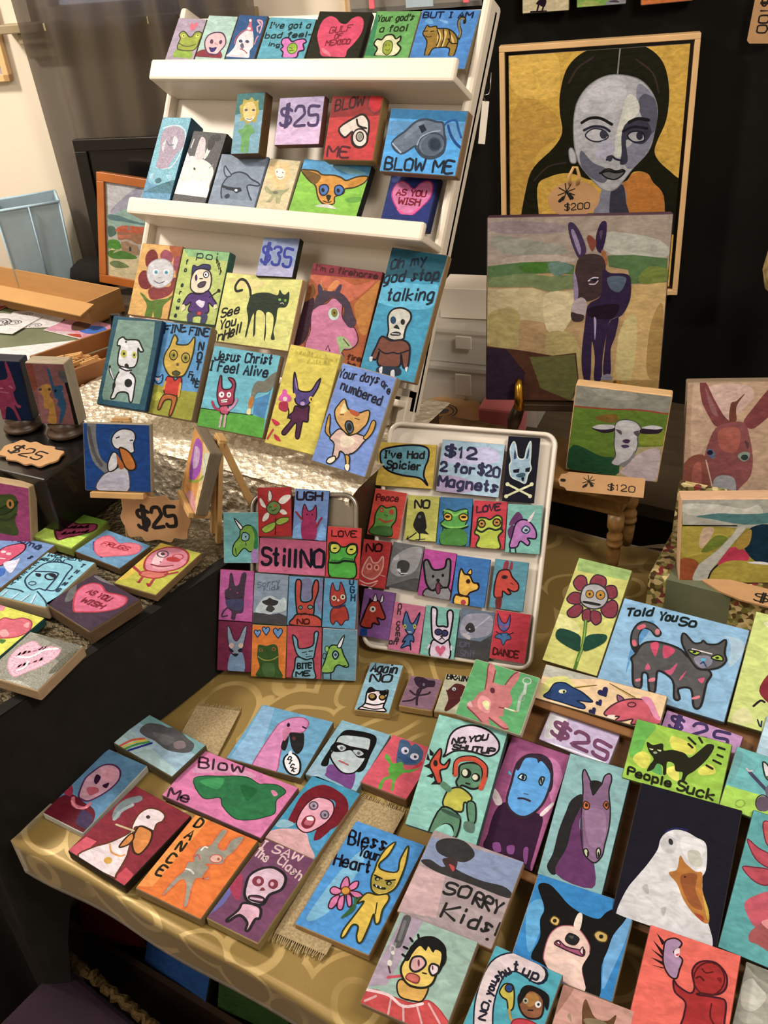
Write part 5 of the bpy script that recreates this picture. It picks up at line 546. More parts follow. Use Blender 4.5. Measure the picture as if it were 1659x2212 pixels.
redpuppet|painting|coral painting of a red figure raising a grey bird puppet|paintings laid against the wooden rack|-0.0533 0.5652 0.8119|0.9966 0.0814 0.0144|-0.0827 0.9814 0.1731|0.0933 0.1152 0.0110|8a3028|e65|g 211 -386 510 -282 440 -304 399;g 211 -406 421 -279 345 -284 295;g 211 -408 324 -267 286 -268 254;g 211 -390 236 -242 233 -250 198;g 211 -376 163 -257 164 -216 180;F a8a 311 17 -278 458 -192 518 -119 491 -143 417 -179 370 -114 348 -78 315 -89 215 -100 117 -174 118 -252 213 -279 345;f edd -175 388 -130 430 -121 345 -156 331;f c45 -159 346 -127 375 -128 343;F a22 412 19 -124 91 -72 50 53 21 84 95 33 248 94 369 240 411 355 328 371 191 295 99 151 59 126 33 315 75 394 59 412 -136 418 -256 54 -376 38 -216 28 -82 -88 -19;E 511 15 203 229 143 57 29 -162;s 511 15 122 300 164 277 227 310;s 511 19 82 189 114 217 156 194;f 711 274 264 317 281 318 226;s 511 15 268 -5 275 -126 332 -196
pinkears|painting|dusty pink painting showing two dark brown ears at the bottom edge|paintings laid against the wooden rack|-0.1259 0.4879 0.7983|0.9964 0.0830 0.0146|-0.0842 0.9813 0.1730|0.0741 0.0757 0.0110|a08070|c98|f a76 -372 377 -253 386 -367 42 -428 48;f 642 -108 141 -129 268 -111 313 -66 262 20 175 138 190 207 277 205 170 176 54 -43 16;f 875 -87 119 51 172 150 149 23 56;f 986 -245 89 -225 126 -189 50
greyright|painting|grey white painting beside the red puppet painting|paintings laid against the wooden rack|0.0307 0.5876 0.8026|0.9997 0.0254 0.0045|-0.0258 0.9845 0.1736|0.0714 0.0885 0.0110|888|aa9|f 887 -353 428 -184 434 -60 366 -113 287 -250 336;f ccb -342 196 -243 295 -105 172 -186 -16 -305 -20;f 998 -275 312 -100 292 -111 199;f bba -311 -71 -180 -45 -83 -96 -279 -169
greenheart|painting|lime painting of a maroon heart, nearest the kraft price card on the black stand|paintings on the black stand|-1.1652 0.8148 0.9220|0.9994 0.0356 0.0000|-0.0356 0.9994 0.0000|0.0924 0.0883 0.0170|8a9a30|bd4|g 7a2 -462 441 462 441 466 -93 -569 -162;F 935 522 38 26 -330 -306 -60 -407 186 -303 281 -28 155 181 233 347 269 433 128 314 -65 139 -234;w 412 43 92 -128 -44 216 117;w 412 43 82 -12 -191 338 17
frugs|painting|blue painting of a pink heart lettered FRUGS on the black stand|paintings on the black stand|-1.0579 0.8057 0.9180|0.9990 -0.0440 -0.0000|0.0440 0.9990 0.0000|0.1062 0.0708 0.0130|6a5030|69b|s 337 42 21 -263 -246 -174 -439 -11;F e78 c57 21 -17 -258 -246 -174 -437 16 -422 182 -287 242 -24 152 130 247 353 273 468 155 425 17 213 -128;t b34 29 3 97 -270 -11 261 60 FRUGS
yellowgirl|painting|yellow painting of a pink round faced person in red glasses at the stand's edge|paintings on the black stand|-0.9497 0.7967 0.9180|0.9980 0.0626 0.0000|-0.0626 0.9980 0.0000|0.0837 0.1170 0.0130|8a6a40|bb3|g db3 -419 585 -174 581 -302 -416 -433 -552;F d89 a33 35 -206 -92 -342 108 -359 325 -220 517 24 565 238 471 353 264 311 85 138 -68 -52 -129;f fcc -249 189 -261 363 -109 289 -49 56 -142 18;f eaa -116 -13 56 38 199 159 158 20 2 -46;E 556 24 -172 331 86 34 58 -74;E b44 24 114 356 82 33 48 -66;f b33 -36 275 68 338 219 292 152 223 14 209;e 445 -172 331 34 13 26 -34;s 823 28 -166 29 21 44 189 134;e 823 -70 141 12 5 13 -16;F d76 a33 28 -199 -212 -110 -133 150 -83 204 -40 249 -137 111 -255 -113 -275;s a34 47 -175 -222 -347 -151 -398 -130;s a34 47 227 -108 365 10;l a34 47 -78 -299 -49 -421;l a34 47 122 -269 170 -434;f 923 83 -400 169 -398 171 -470;f 923 -105 -426 -27 -411 -30 -443
asyou|painting|black painting of a pink heart lettered AS YOU WISH on the black stand|paintings on the black stand|-0.9723 0.6787 0.9280|0.9868 -0.1620 -0.0000|0.1620 0.9868 0.0000|0.1159 0.0913 0.0230|6a5030|434|f 777 -538 401 -289 479 -27 444 -303 388;f 666 -598 27 -583 121 -312 -124 -365 -245;F d68 b34 26 -55 -293 -355 -67 -448 104 -407 257 -245 321 -19 262 154 316 340 357 460 272 456 101 300 -91 79 -244;t 823 33 -1 95 -265 78 196 135 AS_YOU;t 823 33 -1 96 -155 -103 257 -35 WISH
women|painting|light blue painting of an outlined face lettered WOMEN RUIN EVERYTHING|paintings on the black stand|-1.0830 0.6893 0.9280|0.9912 0.1322 0.0000|-0.1322 0.9912 0.0000|0.0983 0.1201 0.0230|b09a70|8cd|t 245 27 0 70 -422 501 216 547 WOMEN;t 245 27 0 64 -453 368 -58 441 RUIN;v 245 27 74 -473 235 -473 -304 EVERY;v 245 27 72 319 419 368 -220 THING;S 235 23 -185 -247 -335 -99 -343 166 -303 326 -170 405 11 427 197 379 235 206 341 -189 201 -237 154 -253 56 -246 -12 -310;s 235 23 -318 99 28 175 127 94 190 -261;f 223 -269 58 -176 70 -138 6 -208 2;E 223 23 24 60 83 28 56 -66;f 223 -48 93 55 127 107 49;E 456 16 -140 -172 56 19 31 -38;s 245 23 -605 -410 -264 -376 -129 -391;s 245 23 86 -317 367 -471 475 -563;l bde 31 -397 -442 -393 -566;l bde 31 -176 -449 -181 -599;l bde 31 19 -423 5 -598;l bde 31 115 -390 206 -614
silver|painting|silvery painting of a pale pink heart at the front corner of the black stand|paintings on the black stand|-0.9556 0.5491 0.9240|0.9928 0.1199 0.0000|-0.1199 0.9928 0.0000|0.0980 0.0956 0.0190|c0a070|998|f 776 -349 434 37 482 436 476 476 92 208 152 204 339;f bba -150 -497 87 -407 354 -476 265 -652 -63 -641;F ebc d9a 16 -34 -363 -268 -232 -390 -16 -380 187 -277 320 -80 249 53 307 215 295 267 141 194 -68 81 -230;w d9a 29 85 -302 -19 -47 211;w d9a 29 82 -122 -211 113 26;s fff 39 -269 -24 -91 20 5 211 165 295;s fff 33 -79 -257 -21 -175 -46 -60;f 665 386 -147 381 241 455 389 495 -20
humans|painting|blue painting of a pink figure, half out of the picture, lettered Humans|paintings on the black stand|-1.2158 0.7042 0.9180|0.9955 0.0947 0.0000|-0.0947 0.9955 0.0000|0.1294 0.1228 0.0130|907848|79c|t 235 33 0 125 -514 411 -49 480 te_H;t 235 33 -1 113 -25 489 488 407 uma;v 235 33 104 379 451 477 150 ns;F d57 312 25 -119 11 -155 251 -37 400 121 459 246 316 234 59 167 -178;e ecc -64 158 44 16 30 -31;e ecc 67 144 44 16 30 -31;l fdd 25 0 -8 112 13;f dde 179 -89 313 46 355 104 508 -219 435 -247;f 36b 204 -249 326 -203 424 -336 357 -404
yellowpink|painting|yellow painting of a ruffled pink shape, under the black heart painting|paintings on the black stand|-1.0661 0.5777 0.9180|0.9968 0.0801 0.0000|-0.0801 0.9968 0.0000|0.0973 0.0898 0.0130|255|dd4|F d67 a34 21 -106 47 -129 216 47 247 149 322 349 309 477 132 409 -31 227 -136 77 -160;f eaa 60 -29 119 29 260 -55 181 -120;f eaa 296 201 330 284 408 174;f d89 -487 449 -353 498 -262 348 -377 341;f 473 189 -185 305 -156 304 -241
frogleft|painting|maroon edged painting of a green frog leaning against the black box|paintings on the black stand|-1.2437 0.7590 0.9741|0.9401 0.3102 -0.1414|0.0655 0.2428 0.9679|0.0931 0.0946 0.0240|c0a070|a47|f 452 -318 108 14 271 215 274 245 47 187 -167 218 -435 -274 -454;F 342 231 22 -213 -101 -45 -108 128 2 244 193;e b83 113 116 70 10 0 -87;e 221 113 116 23 3 0 -46;s 342 37 -103 -202 69 -181 216 -45
duck|painting|blue painting of a smoking white duck on a small wooden easel||-1.0432 0.8499 1.0696|0.8868 0.4554 -0.0784|-0.1070 0.3675 0.9239|0.1078 0.1089 0.0180|a09070|148|f 258 -120 250 -66 401 136 456 -22 153;s 777 140 -389 518 -395 294 -327 -29 -155 -199;s 555 55 -441 467 -374 95 -254 -127;F ccc 445 20 -338 -528 -258 -301 -29 -171 72 -144 171 -192 151 -541;F ddd 223 20 -22 153 -81 276 -16 402 111 462 261 434 304 335 269 234 278 110 203 83 128 131;F ddd 222 20 -131 -224 -153 -100 -73 77 1 54 -3 -146;f bbc -258 -326 120 -218 139 -517 -288 -526;F c72 321 26 41 154 129 144 227 59 298 -114 246 -190 147 -167 75 -19;f b62 -11 53 50 -20 110 -143 34 -170;l 334 20 -5 315 45 334;l 334 20 220 283 257 289
sidep|painting|narrow painting of a violet figure on the small easel turned sideways||-0.9348 0.9045 1.0421|0.8094 -0.5860 -0.0390|0.2491 0.2825 0.9264|0.0956 0.1116 0.0200|7a6a50|ec8|f d94 -478 558 31 636 318 -360 -168 -683 -418 -551 -459 325;f a5b -295 401 52 480 233 115 -79 -258 -265 -108;f cac -228 317 7 348 73 134 -112 -23 -221 176;f ddb 223 376 503 520 467 44;f d99 -234 -612 85 -324 426 -493 208 -594;s 9a3 46 -132 -262 201 -90 415 115
tworab|painting|painting of a yellow and a blue rabbit standing on a dark wooden stand||-1.2545 0.9226 1.1094|0.9393 0.3419 -0.0275|0.0258 0.0094 0.9996|0.0729 0.1175 0.0300|aa9978|855|g 843 -365 587 -214 579 -238 138 -306 70 -369 66;f 966 -256 73 -155 80 -182 -559 -339 -586;g 111 286 234 454 295 365 -587 274 -592 292 -21;f 555 235 459 343 440 403 292 286 234 213 331;f b83 -204 127 -127 182 0 190 9 90 -57 -16 -10 -115 -22 -294 -68 -553 -226 -535 -136 -301 -223 -254 -185 -74 -225 50;e 444 -202 89 30 2 -8 -28;e 444 -25 100 30 2 -8 -28;f 257 24 457 71 448 76 195 103 159 234 180 202 -26 218 -153 155 -336 21 -548 -17 -550 80 -289 39 -163 33 40;e 112 80 75 23 1 -8 -28;e 866 218 77 18 1 -6 -21;f 966 4 -63 83 -97 32 -189 -11 -166
magrab|painting|dark painting of a magenta rabbit on a dark wooden stand||-1.3455 0.9085 1.1059|0.9032 0.4212 -0.0832|0.0754 0.0351 0.9965|0.0575 0.1163 0.0300|223|124|f 935 -163 201 2 271 4 518 48 543 104 131 86 27 40 -23 65 -229 129 -282 72 -329 8 -276 71 -596 21 -606 -34 -373 -147 -318 -243 -607 -332 -556 -214 204;s c79 23 -213 44 -136 53;s c79 23 -2 97 43 68;s b68 20 -224 -21 -49 -31
sheep|painting|small painting of a white lamb with spread ears on green, on the wooden bench||-0.3935 1.3471 0.9983|0.9739 0.2181 -0.0622|0.0374 0.1157 0.9926|0.1557 0.1571 0.0300|eb7|682|g 998 -764 799 790 782 772 493 -783 410;s a43 25 -781 398 -218 422 272 475 754 471;f aa9 -490 746 187 755 182 634 -242 604;g ba7 842 -86 862 -775 89 -755 141 -534 323 -193;f 253 -697 -302 -225 -437 36 -447 77 -757 -719 -761;f 862 -383 262 -72 354 -52 207 -305 196;f 892 375 68 707 216 753 -75 404 -130;F ccc 555 16 -30 -43 -54 131 -11 238 120 281 281 254 376 143 339 12 360 -137 337 -294 224 -468 99 -568 -23 -536 29 -396 -21 -196;f ddd -4 189 123 257 314 184 280 104 103 78;f 323 -428 52 -292 97 -63 117 -65 41 -232 -10;f ccc -418 66 -297 134 -79 153 -82 89 -286 46;f 323 365 141 535 191 707 216 658 110 397 71;f ddd 372 167 550 243 718 218 604 176;f 656 -36 83 58 71 68 -3;f 656 262 76 346 114 328 10;f 535 104 -100 168 -64 227 -81 201 -136 132 -134;f 546 94 -191 182 -164 232 -195 146 -234;f 888 118 -538 262 -410 330 -244 337 -449 193 -578;f cbb 254 -515 426 -279 725 -180 745 -744 165 -715
brown|painting|painting of a reddish brown donkey face behind the landscape||-0.2109 1.4186 0.9672|0.9524 0.3014 0.0461|-0.1058 0.1848 0.9771|0.1689 0.2388 0.0260|988060|ca8|f db9 -743 1140 -639 1190 -568 690 -357 381 -532 42 -721 -57;f dba -505 1098 55 1135 199 921 -130 578 -262 624;f 844 -639 1190 -541 1169 -408 909 -241 624 -124 482 -338 430 -478 620 -600 881;f 966 -558 1097 -451 908 -327 622 -439 692;f 844 70 509 208 753 389 1022 534 1170 559 759 417 563 208 390;f 743 -149 529 -143 818 -59 868 64 991 -54 772 -40 531;f 955 -358 405 -126 506 93 485 198 196 261 -143 235 -435 72 -656 -8 -778 -357 -779 -397 -440 -500 -151 -470 91;f b65 -311 334 -121 433 36 339 -9 0 -251 45;f 644 110 195 178 148 162 50;f 954 -820 -202 -527 -54 -376 -440 -332 -828 -854 -781;f b65 -686 -297 -562 -200 -533 -732 -662 -732;f 679 -477 18 -403 43 -332 -52 -393 -125;e 223 -421 -17 48 1 2 -43;f 9a9 17 -73 100 1 199 -22 194 -119 109 -169;e 344 127 -96 57 1 3 -49;f aaa -346 -585 -289 -439 -138 -414 -3 -486 33 -729 6 -1022 -300 -1022;f 433 -319 -670 -256 -645 -250 -742;l dba 24 -478 -150 -313 -779
land|painting|landscape painting of a pale road through ochre fields in a deep pine frame||-0.1660 1.2595 0.8989|0.9353 0.3511 0.0434|-0.1188 0.1959 0.9734|0.1711 0.1420 0.0420|eb8|a92|g bba -857 713 861 756 914 169 -824 286;f ddc -824 626 -355 621 70 546 269 605 287 438 -545 439 -806 478;f 588 -627 420 -296 472 -44 458 284 462 486 473 500 331 99 283 -433 384;f ba3 -818 237 -310 234 -56 197 -180 15 -469 -184 -820 -240;f db9 -518 221 -349 213 -480 -89 -568 -61;f 782 -335 93 -144 60 -271 -99 -532 -181;f 134 186 231 510 237 572 -389 286 -331 96 -69;f a52 -853 -309 -575 -344 -639 -667 -854 -707;f c35 -261 -356 -182 -149 16 -88 173 -211 165 -327 -29 -411 -274 -425;f b93 -15 7 189 208 175 -49 22 -135;f ba3 -140 -337 165 -327 576 -434 603 -706 -409 -674 -348 -492;f eee 167 -350 367 -335 572 -389 291 -378;F ccb bba 9 -639 -667 -566 -414 -455 -302 -268 -122 -87 104 1 241 123 246 -71 -37 -264 -332 -369 -491 -430 -674;s 222 26 -410 -663 -366 -514 -277 -402;l 221 20 -822 274 -23 266
topa|painting|unframed painting of a dark bird at the top of the black drape||-0.9042 2.2692 1.5696|0.9455 0.3256 0.0093|-0.0088 -0.0030 1.0000|0.1073 0.0486 0.0300|886|dc9|f 212 -220 -49 -103 49 14 7 -26 -132 -143 -89;l 212 39 -163 -87 -203 -226;l 212 39 -45 -95 -85 -234;l 212 39 -338 -216 14 -224
topb|painting|unframed painting of green and grey at the top of the black drape||-0.7852 2.3102 1.5746|0.9454 0.3255 0.0149|-0.0141 -0.0049 0.9999|0.1106 0.0479 0.0300|676|8b4|f ab5 -529 -154 -225 -104 5 -223 -302 -238;f 999 83 -192 237 -97 551 -116 553 -250 160 -232;f 545 160 -162 316 -137 395 -194
topc|painting|unframed orange painting at the top of the black drape||-0.6487 2.3572 1.5748|0.9451 0.3254 0.0308|-0.0291 -0.0100 0.9995|0.1138 0.0543 0.0300|864|d72|f c63 -520 -240 77 -246 530 -206 531 -269 -298 -272
donkey|painting|large canvas of a dark donkey in a golden field on a gilt easel||-0.5082 1.4346 1.1673|0.9399 0.3413 -0.0041|-0.0555 0.1646 0.9848|0.3002 0.3159 0.0340|534|b96|g a98 -1498 1575 1506 1578 1491 848 -1509 764;f 998 -1386 1274 -613 1167 -227 1088 -247 961 -1253 993;f bba 398 1309 1289 1177 1436 899 545 956;f ba9 -1173 916 -607 964 -91 909 -139 833 -1119 813;f 988 -1390 1500 -369 1465 -261 1315 -1336 1324;g 574 -1483 777 -913 838 -294 847 -34 781 -39 627 -441 655 -855 631 -1480 582;f 472 -937 799 -654 836 -472 796 -545 668 -857 683;f 687 -472 809 -216 833 -57 730 -335 602;g 785 -1480 582 -856 657 -439 603 -27 627 -42 393 -429 342 -719 422 -1478 425;g 574 496 931 902 941 1464 874 1482 490 908 467 842 699 532 752;f 783 1027 596 1195 748 1478 696 1467 516 1088 466;g cb8 -1478 399 -719 409 -429 316 -15 367 -44 -135 -463 -188 -834 -134 -1470 -241;f dc9 -506 290 -64 315 1 25 -193 -350 -459 -296;f ba6 -1446 -26 -971 27 -933 -404 -982 -622 -1465 -568;g ca6 936 441 1469 491 1497 -512 1548 -1169 699 -1172 764 -512 838 -30;f a84 1268 -243 1446 127 1513 -1058 1275 -1059;f cb7 757 -404 942 -30 1060 -243 1018 -1170 779 -1171;f ba6 -456 -377 -33 -377 145 -785 58 -1202 -384 -897;g 532 -1492 -595 -819 -677 -336 -759 61 -703 142 -1286 21 -1569 -1507 -1578;g 323 -1492 -623 -1142 -650 -809 -1065 -850 -1574 -1507 -1578;g 663 -736 -787 -229 -759 36 -731 110 -1174 21 -1569 -530 -1345;g a84 111 -1202 1522 -1169 1526 -1561 129 -1569;f 435 -164 1414 -116 1475 -11 1387 130 1110 137 959 39 883 -102 1163;f 98a -109 1313 -59 1338 56 1061 35 959;f 324 299 1260 364 1459 452 1458 454 1209 391 982 310 1059;f 545 347 1309 397 1334 380 1184;f 843 150 1211 198 1261 305 1160 285 1059 237 1009;f a63 390 1008 467 982 503 803 452 804;f 433 14 857 163 958 394 931 481 752 444 495 430 287 228 183 44 236 -21 497;f 98a -41 653 16 549 54 288 -4 131;f 324 432 701 563 649 847 622 910 441 902 181 788 -56 610 -136 567 -296 515 -757 512 -1172 391 -1173 384 -785 317 -512 325 -1173 217 -1173 157 -758 192 -135 231 130 430 287;f 567 517 572 720 597 826 545 737 338 579 391;f 212 260 77 724 129 635 -109 268 -82;f 324 587 -189 737 -83 705 -404 641 -648 665 -1060 547 -1089 540 -730;f baa 57 236 147 235 205 130 165 -109 35 -148 -45 -108 -43 131;f 433 -50 -2 56 -29 162 -55 140 -149 10 -162 -45 -108;s dcd 24 211 522 285 573 362 573;f 223 235 548 337 560 314 509;s dcd 17 226 470 317 470 365 521;f a9b 333 -82 377 -162 368 -485 342 -242;f baa 597 -136 736 -70 635 -123;f 889 534 -1103 639 -1074 699 -1172 512 -1172
portrait|framed picture|portrait in black and grey of a long haired woman on yellow||-0.7851 2.3102 1.1722|0.9455 0.3255 0.0113|-0.0107 -0.0037 0.9999|0.4604 0.6198 0.0000|b93|eb3|f da3 -2184 916 -1727 1942 -992 1556 -836 1060 -1426 517 -1535 -758 -2206 -735;f fc4 -2086 2898 -1015 2886 -860 2223 -998 1897 -1911 2021;f eb3 1661 2693 2104 2877 2185 1372 1803 1058 1525 1073;f d82 653 -306 996 46 1432 -9 1746 -348 1844 -1095 957 -1068;f 221 -854 1955 -723 2477 -451 2781 -42 2943 433 3002 839 2971 1254 2785 1548 2450 1696 1895 1682 1267 1511 799 1463 523 1624 268 1968 -32 2169 -292 2310 -1413 1907 -1402 1761 -532 1482 -192 1321 32 994 82 754 -163 14 -96 -590 113 -1117 25 -1383 -227 -1336 -1314 -1812 -1301 -1653 -179 -1462 299 -978 748 -781 1092 -846 1547;s 433 48 -646 2209 -443 2523 -102 2725;s 433 38 896 2622 1291 2308 1460 1877;s 433 38 -1461 -36 -1121 283 -672 373;f 99a 316 -219 679 -123 855 -611 582 -1057 52 -1040 181 -512;f 445 505 -300 759 -236 859 -686 957 -1068 507 -1054 446 -596;F ccc 999 24 -499 1459 -420 1794 -182 2113 195 2301 609 2306 1029 2165 1326 1853 1457 1481 1425 1010 1318 565 987 190 752 -126 544 -339 284 -329 14 -96 -336 321 -458 687 -507 1113;f ddd -348 1790 -76 2106 336 2243 693 2057 651 1595 305 1481 -267 1514;f 99a 1000 2102 1328 1820 1463 1414 1425 1010 1285 531 987 190 806 198 676 561 914 760 1160 1296 953 1777;f 667 1119 1866 1407 1683 1455 1076 1254 950 1125 1298 997 1642;f eed 740 1856 953 1777 1041 1505 848 1246 656 912 680 490 499 498 512 920 596 1328;f 445 652 982 777 1250 1160 1296 1355 1013 1199 745 985 756 767 837 833 340 656 277 676 561;f 778 -309 644 -4 342 372 145 312 -145 12 -59 -297 283;F ddd 334 33 -213 1010 -37 1140 217 1092 333 929 121 835 -99 881;F bbb 223 33 796 940 932 1036 1146 990 1194 815 948 793;e 445 221 998 94 -5 5 -105;e 334 1080 925 78 -4 7 -97;s 222 66 -313 1293 -119 1386 132 1371 407 1219;s 222 74 812 1248 1018 1321 1266 1274;s 334 58 -253 1117 -39 1192 214 1161 362 1067;s 223 58 683 1049 925 1139 1244 1088;f ccd 122 800 444 853 495 569 284 437 65 447;s 334 48 323 399 427 484 540 407 687 365;f 445 319 471 463 500 434 358 342 381;F 777 222 33 209 97 370 181 556 119 736 147 760 56 567 -82 344 -36;s 222 48 173 81 373 127 558 82 775 109;f ccc 349 -146 606 -120 579 -303 357 -294;s 998 33 520 2964 502 2682 486 2347;F ddd 999 24 -605 658 -532 708 -435 542 -430 362 -560 386
oframe|framed picture|framed countryside painting of a stone farmhouse under mountains||-1.7415 1.7444 1.0986|0.9749 0.1848 -0.1243|0.0877 0.1947 0.9769|0.3842 0.2845 0.0000|a62|bba|g ccc -1634 1208 622 1281 157 755 -790 653 -1623 387;f aab -1571 481 -1156 874 -750 1172 -596 1059 -944 637 -1358 417;f 9ba -1623 343 -1307 489 -1100 620 -735 444 -228 373 172 250 -322 148 -1143 135 -1620 122;f 688 -1623 387 -1305 401 -939 334 -427 307 -426 264 -1145 266 -1595 258;f 576 -1646 75 -1459 97 -1404 -73 -1616 -188;g a75 -1378 -25 -375 249 -203 376 -65 -121 -720 -250 -1348 -221;f c64 -1431 -10 -1222 159 -730 206 -375 227 -624 35 -1036 6;g c75 -1376 -114 -932 -36 -1034 -137 -1349 -177;f 765 -575 117 -375 249 -252 349 -66 -99 -416 -166;l 788 51 -1026 171 -1012 85;f 593 -1641 -281 -1348 -243 -1265 -432 -1612 -501;f a86 -1242 -274 -1085 -187 -771 -278 -715 -512 -1026 -577 -1238 -473;f ba9 -1294 -280 -1086 -165 -720 -271 -927 -277 -1085 -220;g 444 -1017 -354 -952 -346 -950 -456 -1015 -465;f dc9 -1638 -527 -1078 -606 -303 -629 -34 -1288 -1625 -1543;f 583 -1638 -549 -1185 -488 -765 -607 -1181 -709 -1609 -725;f 785 -1634 -863 -1340 -777 -1020 -887 -1444 -971;f bb8 -1344 -465 -1238 -473 -1530 -601
bluecorner|painting|pale blue painting half out of the picture behind the grey mouse painting|paintings on the wooden rack|-0.0230 0.8441 0.9164|0.9998 -0.0182 -0.0105|0.0210 0.8658 0.4999|0.0557 0.0553 0.0110|7a8a90|acd|f bde -327 166 -166 173 -139 -69 -266 -83'''
rows = {}  # goosered: the pale bottom-left patch is glare painted into the colour
for line in PAINTINGS.split('\n'):
    p = line.split('|')
    n3 = lambda s: [float(x) for x in s.split(' ')]
    rows[p[0]] = dict(cat=p[1], label=p[2], group=p[3], o=n3(p[4]), u=n3(p[5]), up=n3(p[6]), whd=n3(p[7]), edge=p[8], bg=p[9], ops=p[10])
Z0 = 1.75          # eye height: plan heights below are written relative to the eye and lifted by Z0
TABLE_Z, STAND_Z, FOIL_Z = .75, .90, 1.0

# ------------------------------------------------------------------ the room
WA = math.radians(19); T = Vector((math.cos(WA), math.sin(WA), 0)); NW = Vector((math.sin(WA), -math.cos(WA), 0))
RM = Matrix((T, -NW, Vector((0, 0, 1)))).transposed().to_4x4()       # room axes: along the back wall, into the wall, up
def R(t, d, z): return RM @ Vector((t, d, z))
WD = 2.5
struct(link('floor', B(-3.4, 3.0, -2.2, 2.75, -.1, 0, RM), FLOOR))
struct(link('ceiling', B(-3.4, 3.0, -2.2, 2.75, 3.15, 3.25, RM), CEIL))
WIN = (-1.465, -.862, Z0-.155, Z0+1.05)
bm = bmesh.new()
box(bm, -3.4, WIN[0], WD, WD+.15, 0, 3.15, RM); box(bm, WIN[1], 3.0, WD, WD+.15, 0, 3.15, RM)
box(bm, WIN[0], WIN[1], WD, WD+.15, 0, WIN[2], RM); box(bm, WIN[0], WIN[1], WD, WD+.15, WIN[3], 3.15, RM)
struct(link('wall_back', bm, WALL))
struct(link('wall_left', B(-3.5, -3.4, -2.2, 2.65, 0, 3.15, RM), WALL))
struct(link('wall_right', B(3.0, 3.1, -2.2, 2.65, 0, 3.15, RM), WALL))
struct(link('wall_front', B(-3.4, 3.0, -2.3, -2.2, 0, 3.15, RM), WALL))
bm = bmesh.new()
for a, b in ((WIN[0], WIN[0]+.05), (WIN[1]-.05, WIN[1])): box(bm, a, b, WD+.02, WD+.08, WIN[2], WIN[3], RM)
box(bm, WIN[0], WIN[1], WD+.02, WD+.08, WIN[2], WIN[2]+.03, RM); box(bm, WIN[0], WIN[1], WD+.02, WD+.08, WIN[3]-.05, WIN[3], RM)
box(bm, WIN[0], WIN[1], WD+.03, WD+.07, Z0+.42, Z0+.46, RM)
wf = struct(link('window_1', bm, TRIMM))
link('glass', B(WIN[0]+.04, WIN[1]-.04, WD+.045, WD+.05, WIN[2]+.02, WIN[3]-.04, RM), GLASS, wf)
bm = bmesh.new()
box(bm, WIN[0]-.07, WIN[1]+.03, WD-.05, WD+.02, WIN[2]-.022, WIN[2], RM)
box(bm, WIN[0]-.02, WIN[1], WD-.022, WD, WIN[2]-.085, WIN[2]-.022, RM); box(bm, WIN[0]-.03, WIN[1], WD-.035, WD, WIN[2]-.05, WIN[2]-.022, RM)
struct(link('trim_1', bm, TRIMM, bevel=.003))
struct(link('trim_2', B(-.605, -.588, WD-.02, WD, 0, 3.0, RM), PINE, bevel=.003))

def wavy(t0, t1, d, z0, z1, folds, amp, seed, flare=0.0, lean=0.0):
    def fn(u, v):
        x = t0 + (t1-t0)*u; z = z0 + (z1-z0)*v
        y = d - amp*(math.sin(u*folds*2*math.pi + seed + .6*math.sin(v*3+seed)) * (1-.35*v) + .45*math.sin(u*folds*4.7+seed*2+v))
        x += flare*(1-v)*(u-.5) + .012*math.sin(7*v+u*9+seed)
        return R(x, y, z)
    return sheet(fn, int(folds*14), 24)
cur = link('curtain', wavy(-1.45, -.81, 2.43, .62, 3.0, 7, .017, .4), SHEER, smooth=True)
cur['label'] = 'thin grey brown sheer curtain hanging over the daylit window'; cur['category'] = 'curtain'
cur['kind'] = 'thing'
dr = link('backdrop_cloth', wavy(-.575, 2.4, 2.486, .02, 3.0, 15, .008, 1.3), DRAPE, smooth=True)
tag(dr, 'tall black fabric drape hung against the wall behind the portrait', 'drape'); dr['kind'] = 'thing'

# ------------------------------------------------------------------ tables and stands
t = thing('trestle_table', 'long table under the gold cloth holding most of the paintings', 'table', Matrix.Translation((-.27, .9, 0)))
link('table_top', B(-.61, .90, -.47, .49, .715, .745), TABLEW, t)
for x in (-.60, .84):
    for y in (-.36, .42): link('leg', B(x-.02, x+.02, y-.02, y+.02, 0, .715), BLACKP, t)
def goldcloth():
    X0, X1, Y0, Y1 = -.897, .66, .40, 1.405
    def fn(u, v):
        # v: 0 hem at the front .. 1 hem at the back
        x = X0 + (X1-X0)*u
        s = v*1.16
        if s < .07: y = Y0 - .004 + .003*math.sin(x*23); z = TABLE_Z - .066 + s + .003*math.sin(x*17)
        elif s < .09: q = (s-.07)/.02; y = Y0 + .012*q; z = TABLE_Z + .0*q
        else:
            q = (s-.09)/(1.16-.09-.06)
            if q <= 1: y = Y0+.012 + (Y1-Y0-.024)*q; z = TABLE_Z
            else: y = Y1-.006; z = TABLE_Z - (q-1)*(1.16-.15)
        z += .0012*math.sin(x*31+y*17) + .001*math.sin(y*43-x*9)
        return Vector((x, y, z))
    return sheet(fn, 90, 84)
gc = link('tablecloth', goldcloth(), GOLDCLOTH, smooth=True)
sd = gc.modifiers.new('cloth_thickness', 'SOLIDIFY'); sd.thickness = .003; sd.offset = -1
tag(gc, 'gold brocade tablecloth with pale scroll pattern on the front table', 'tablecloth')

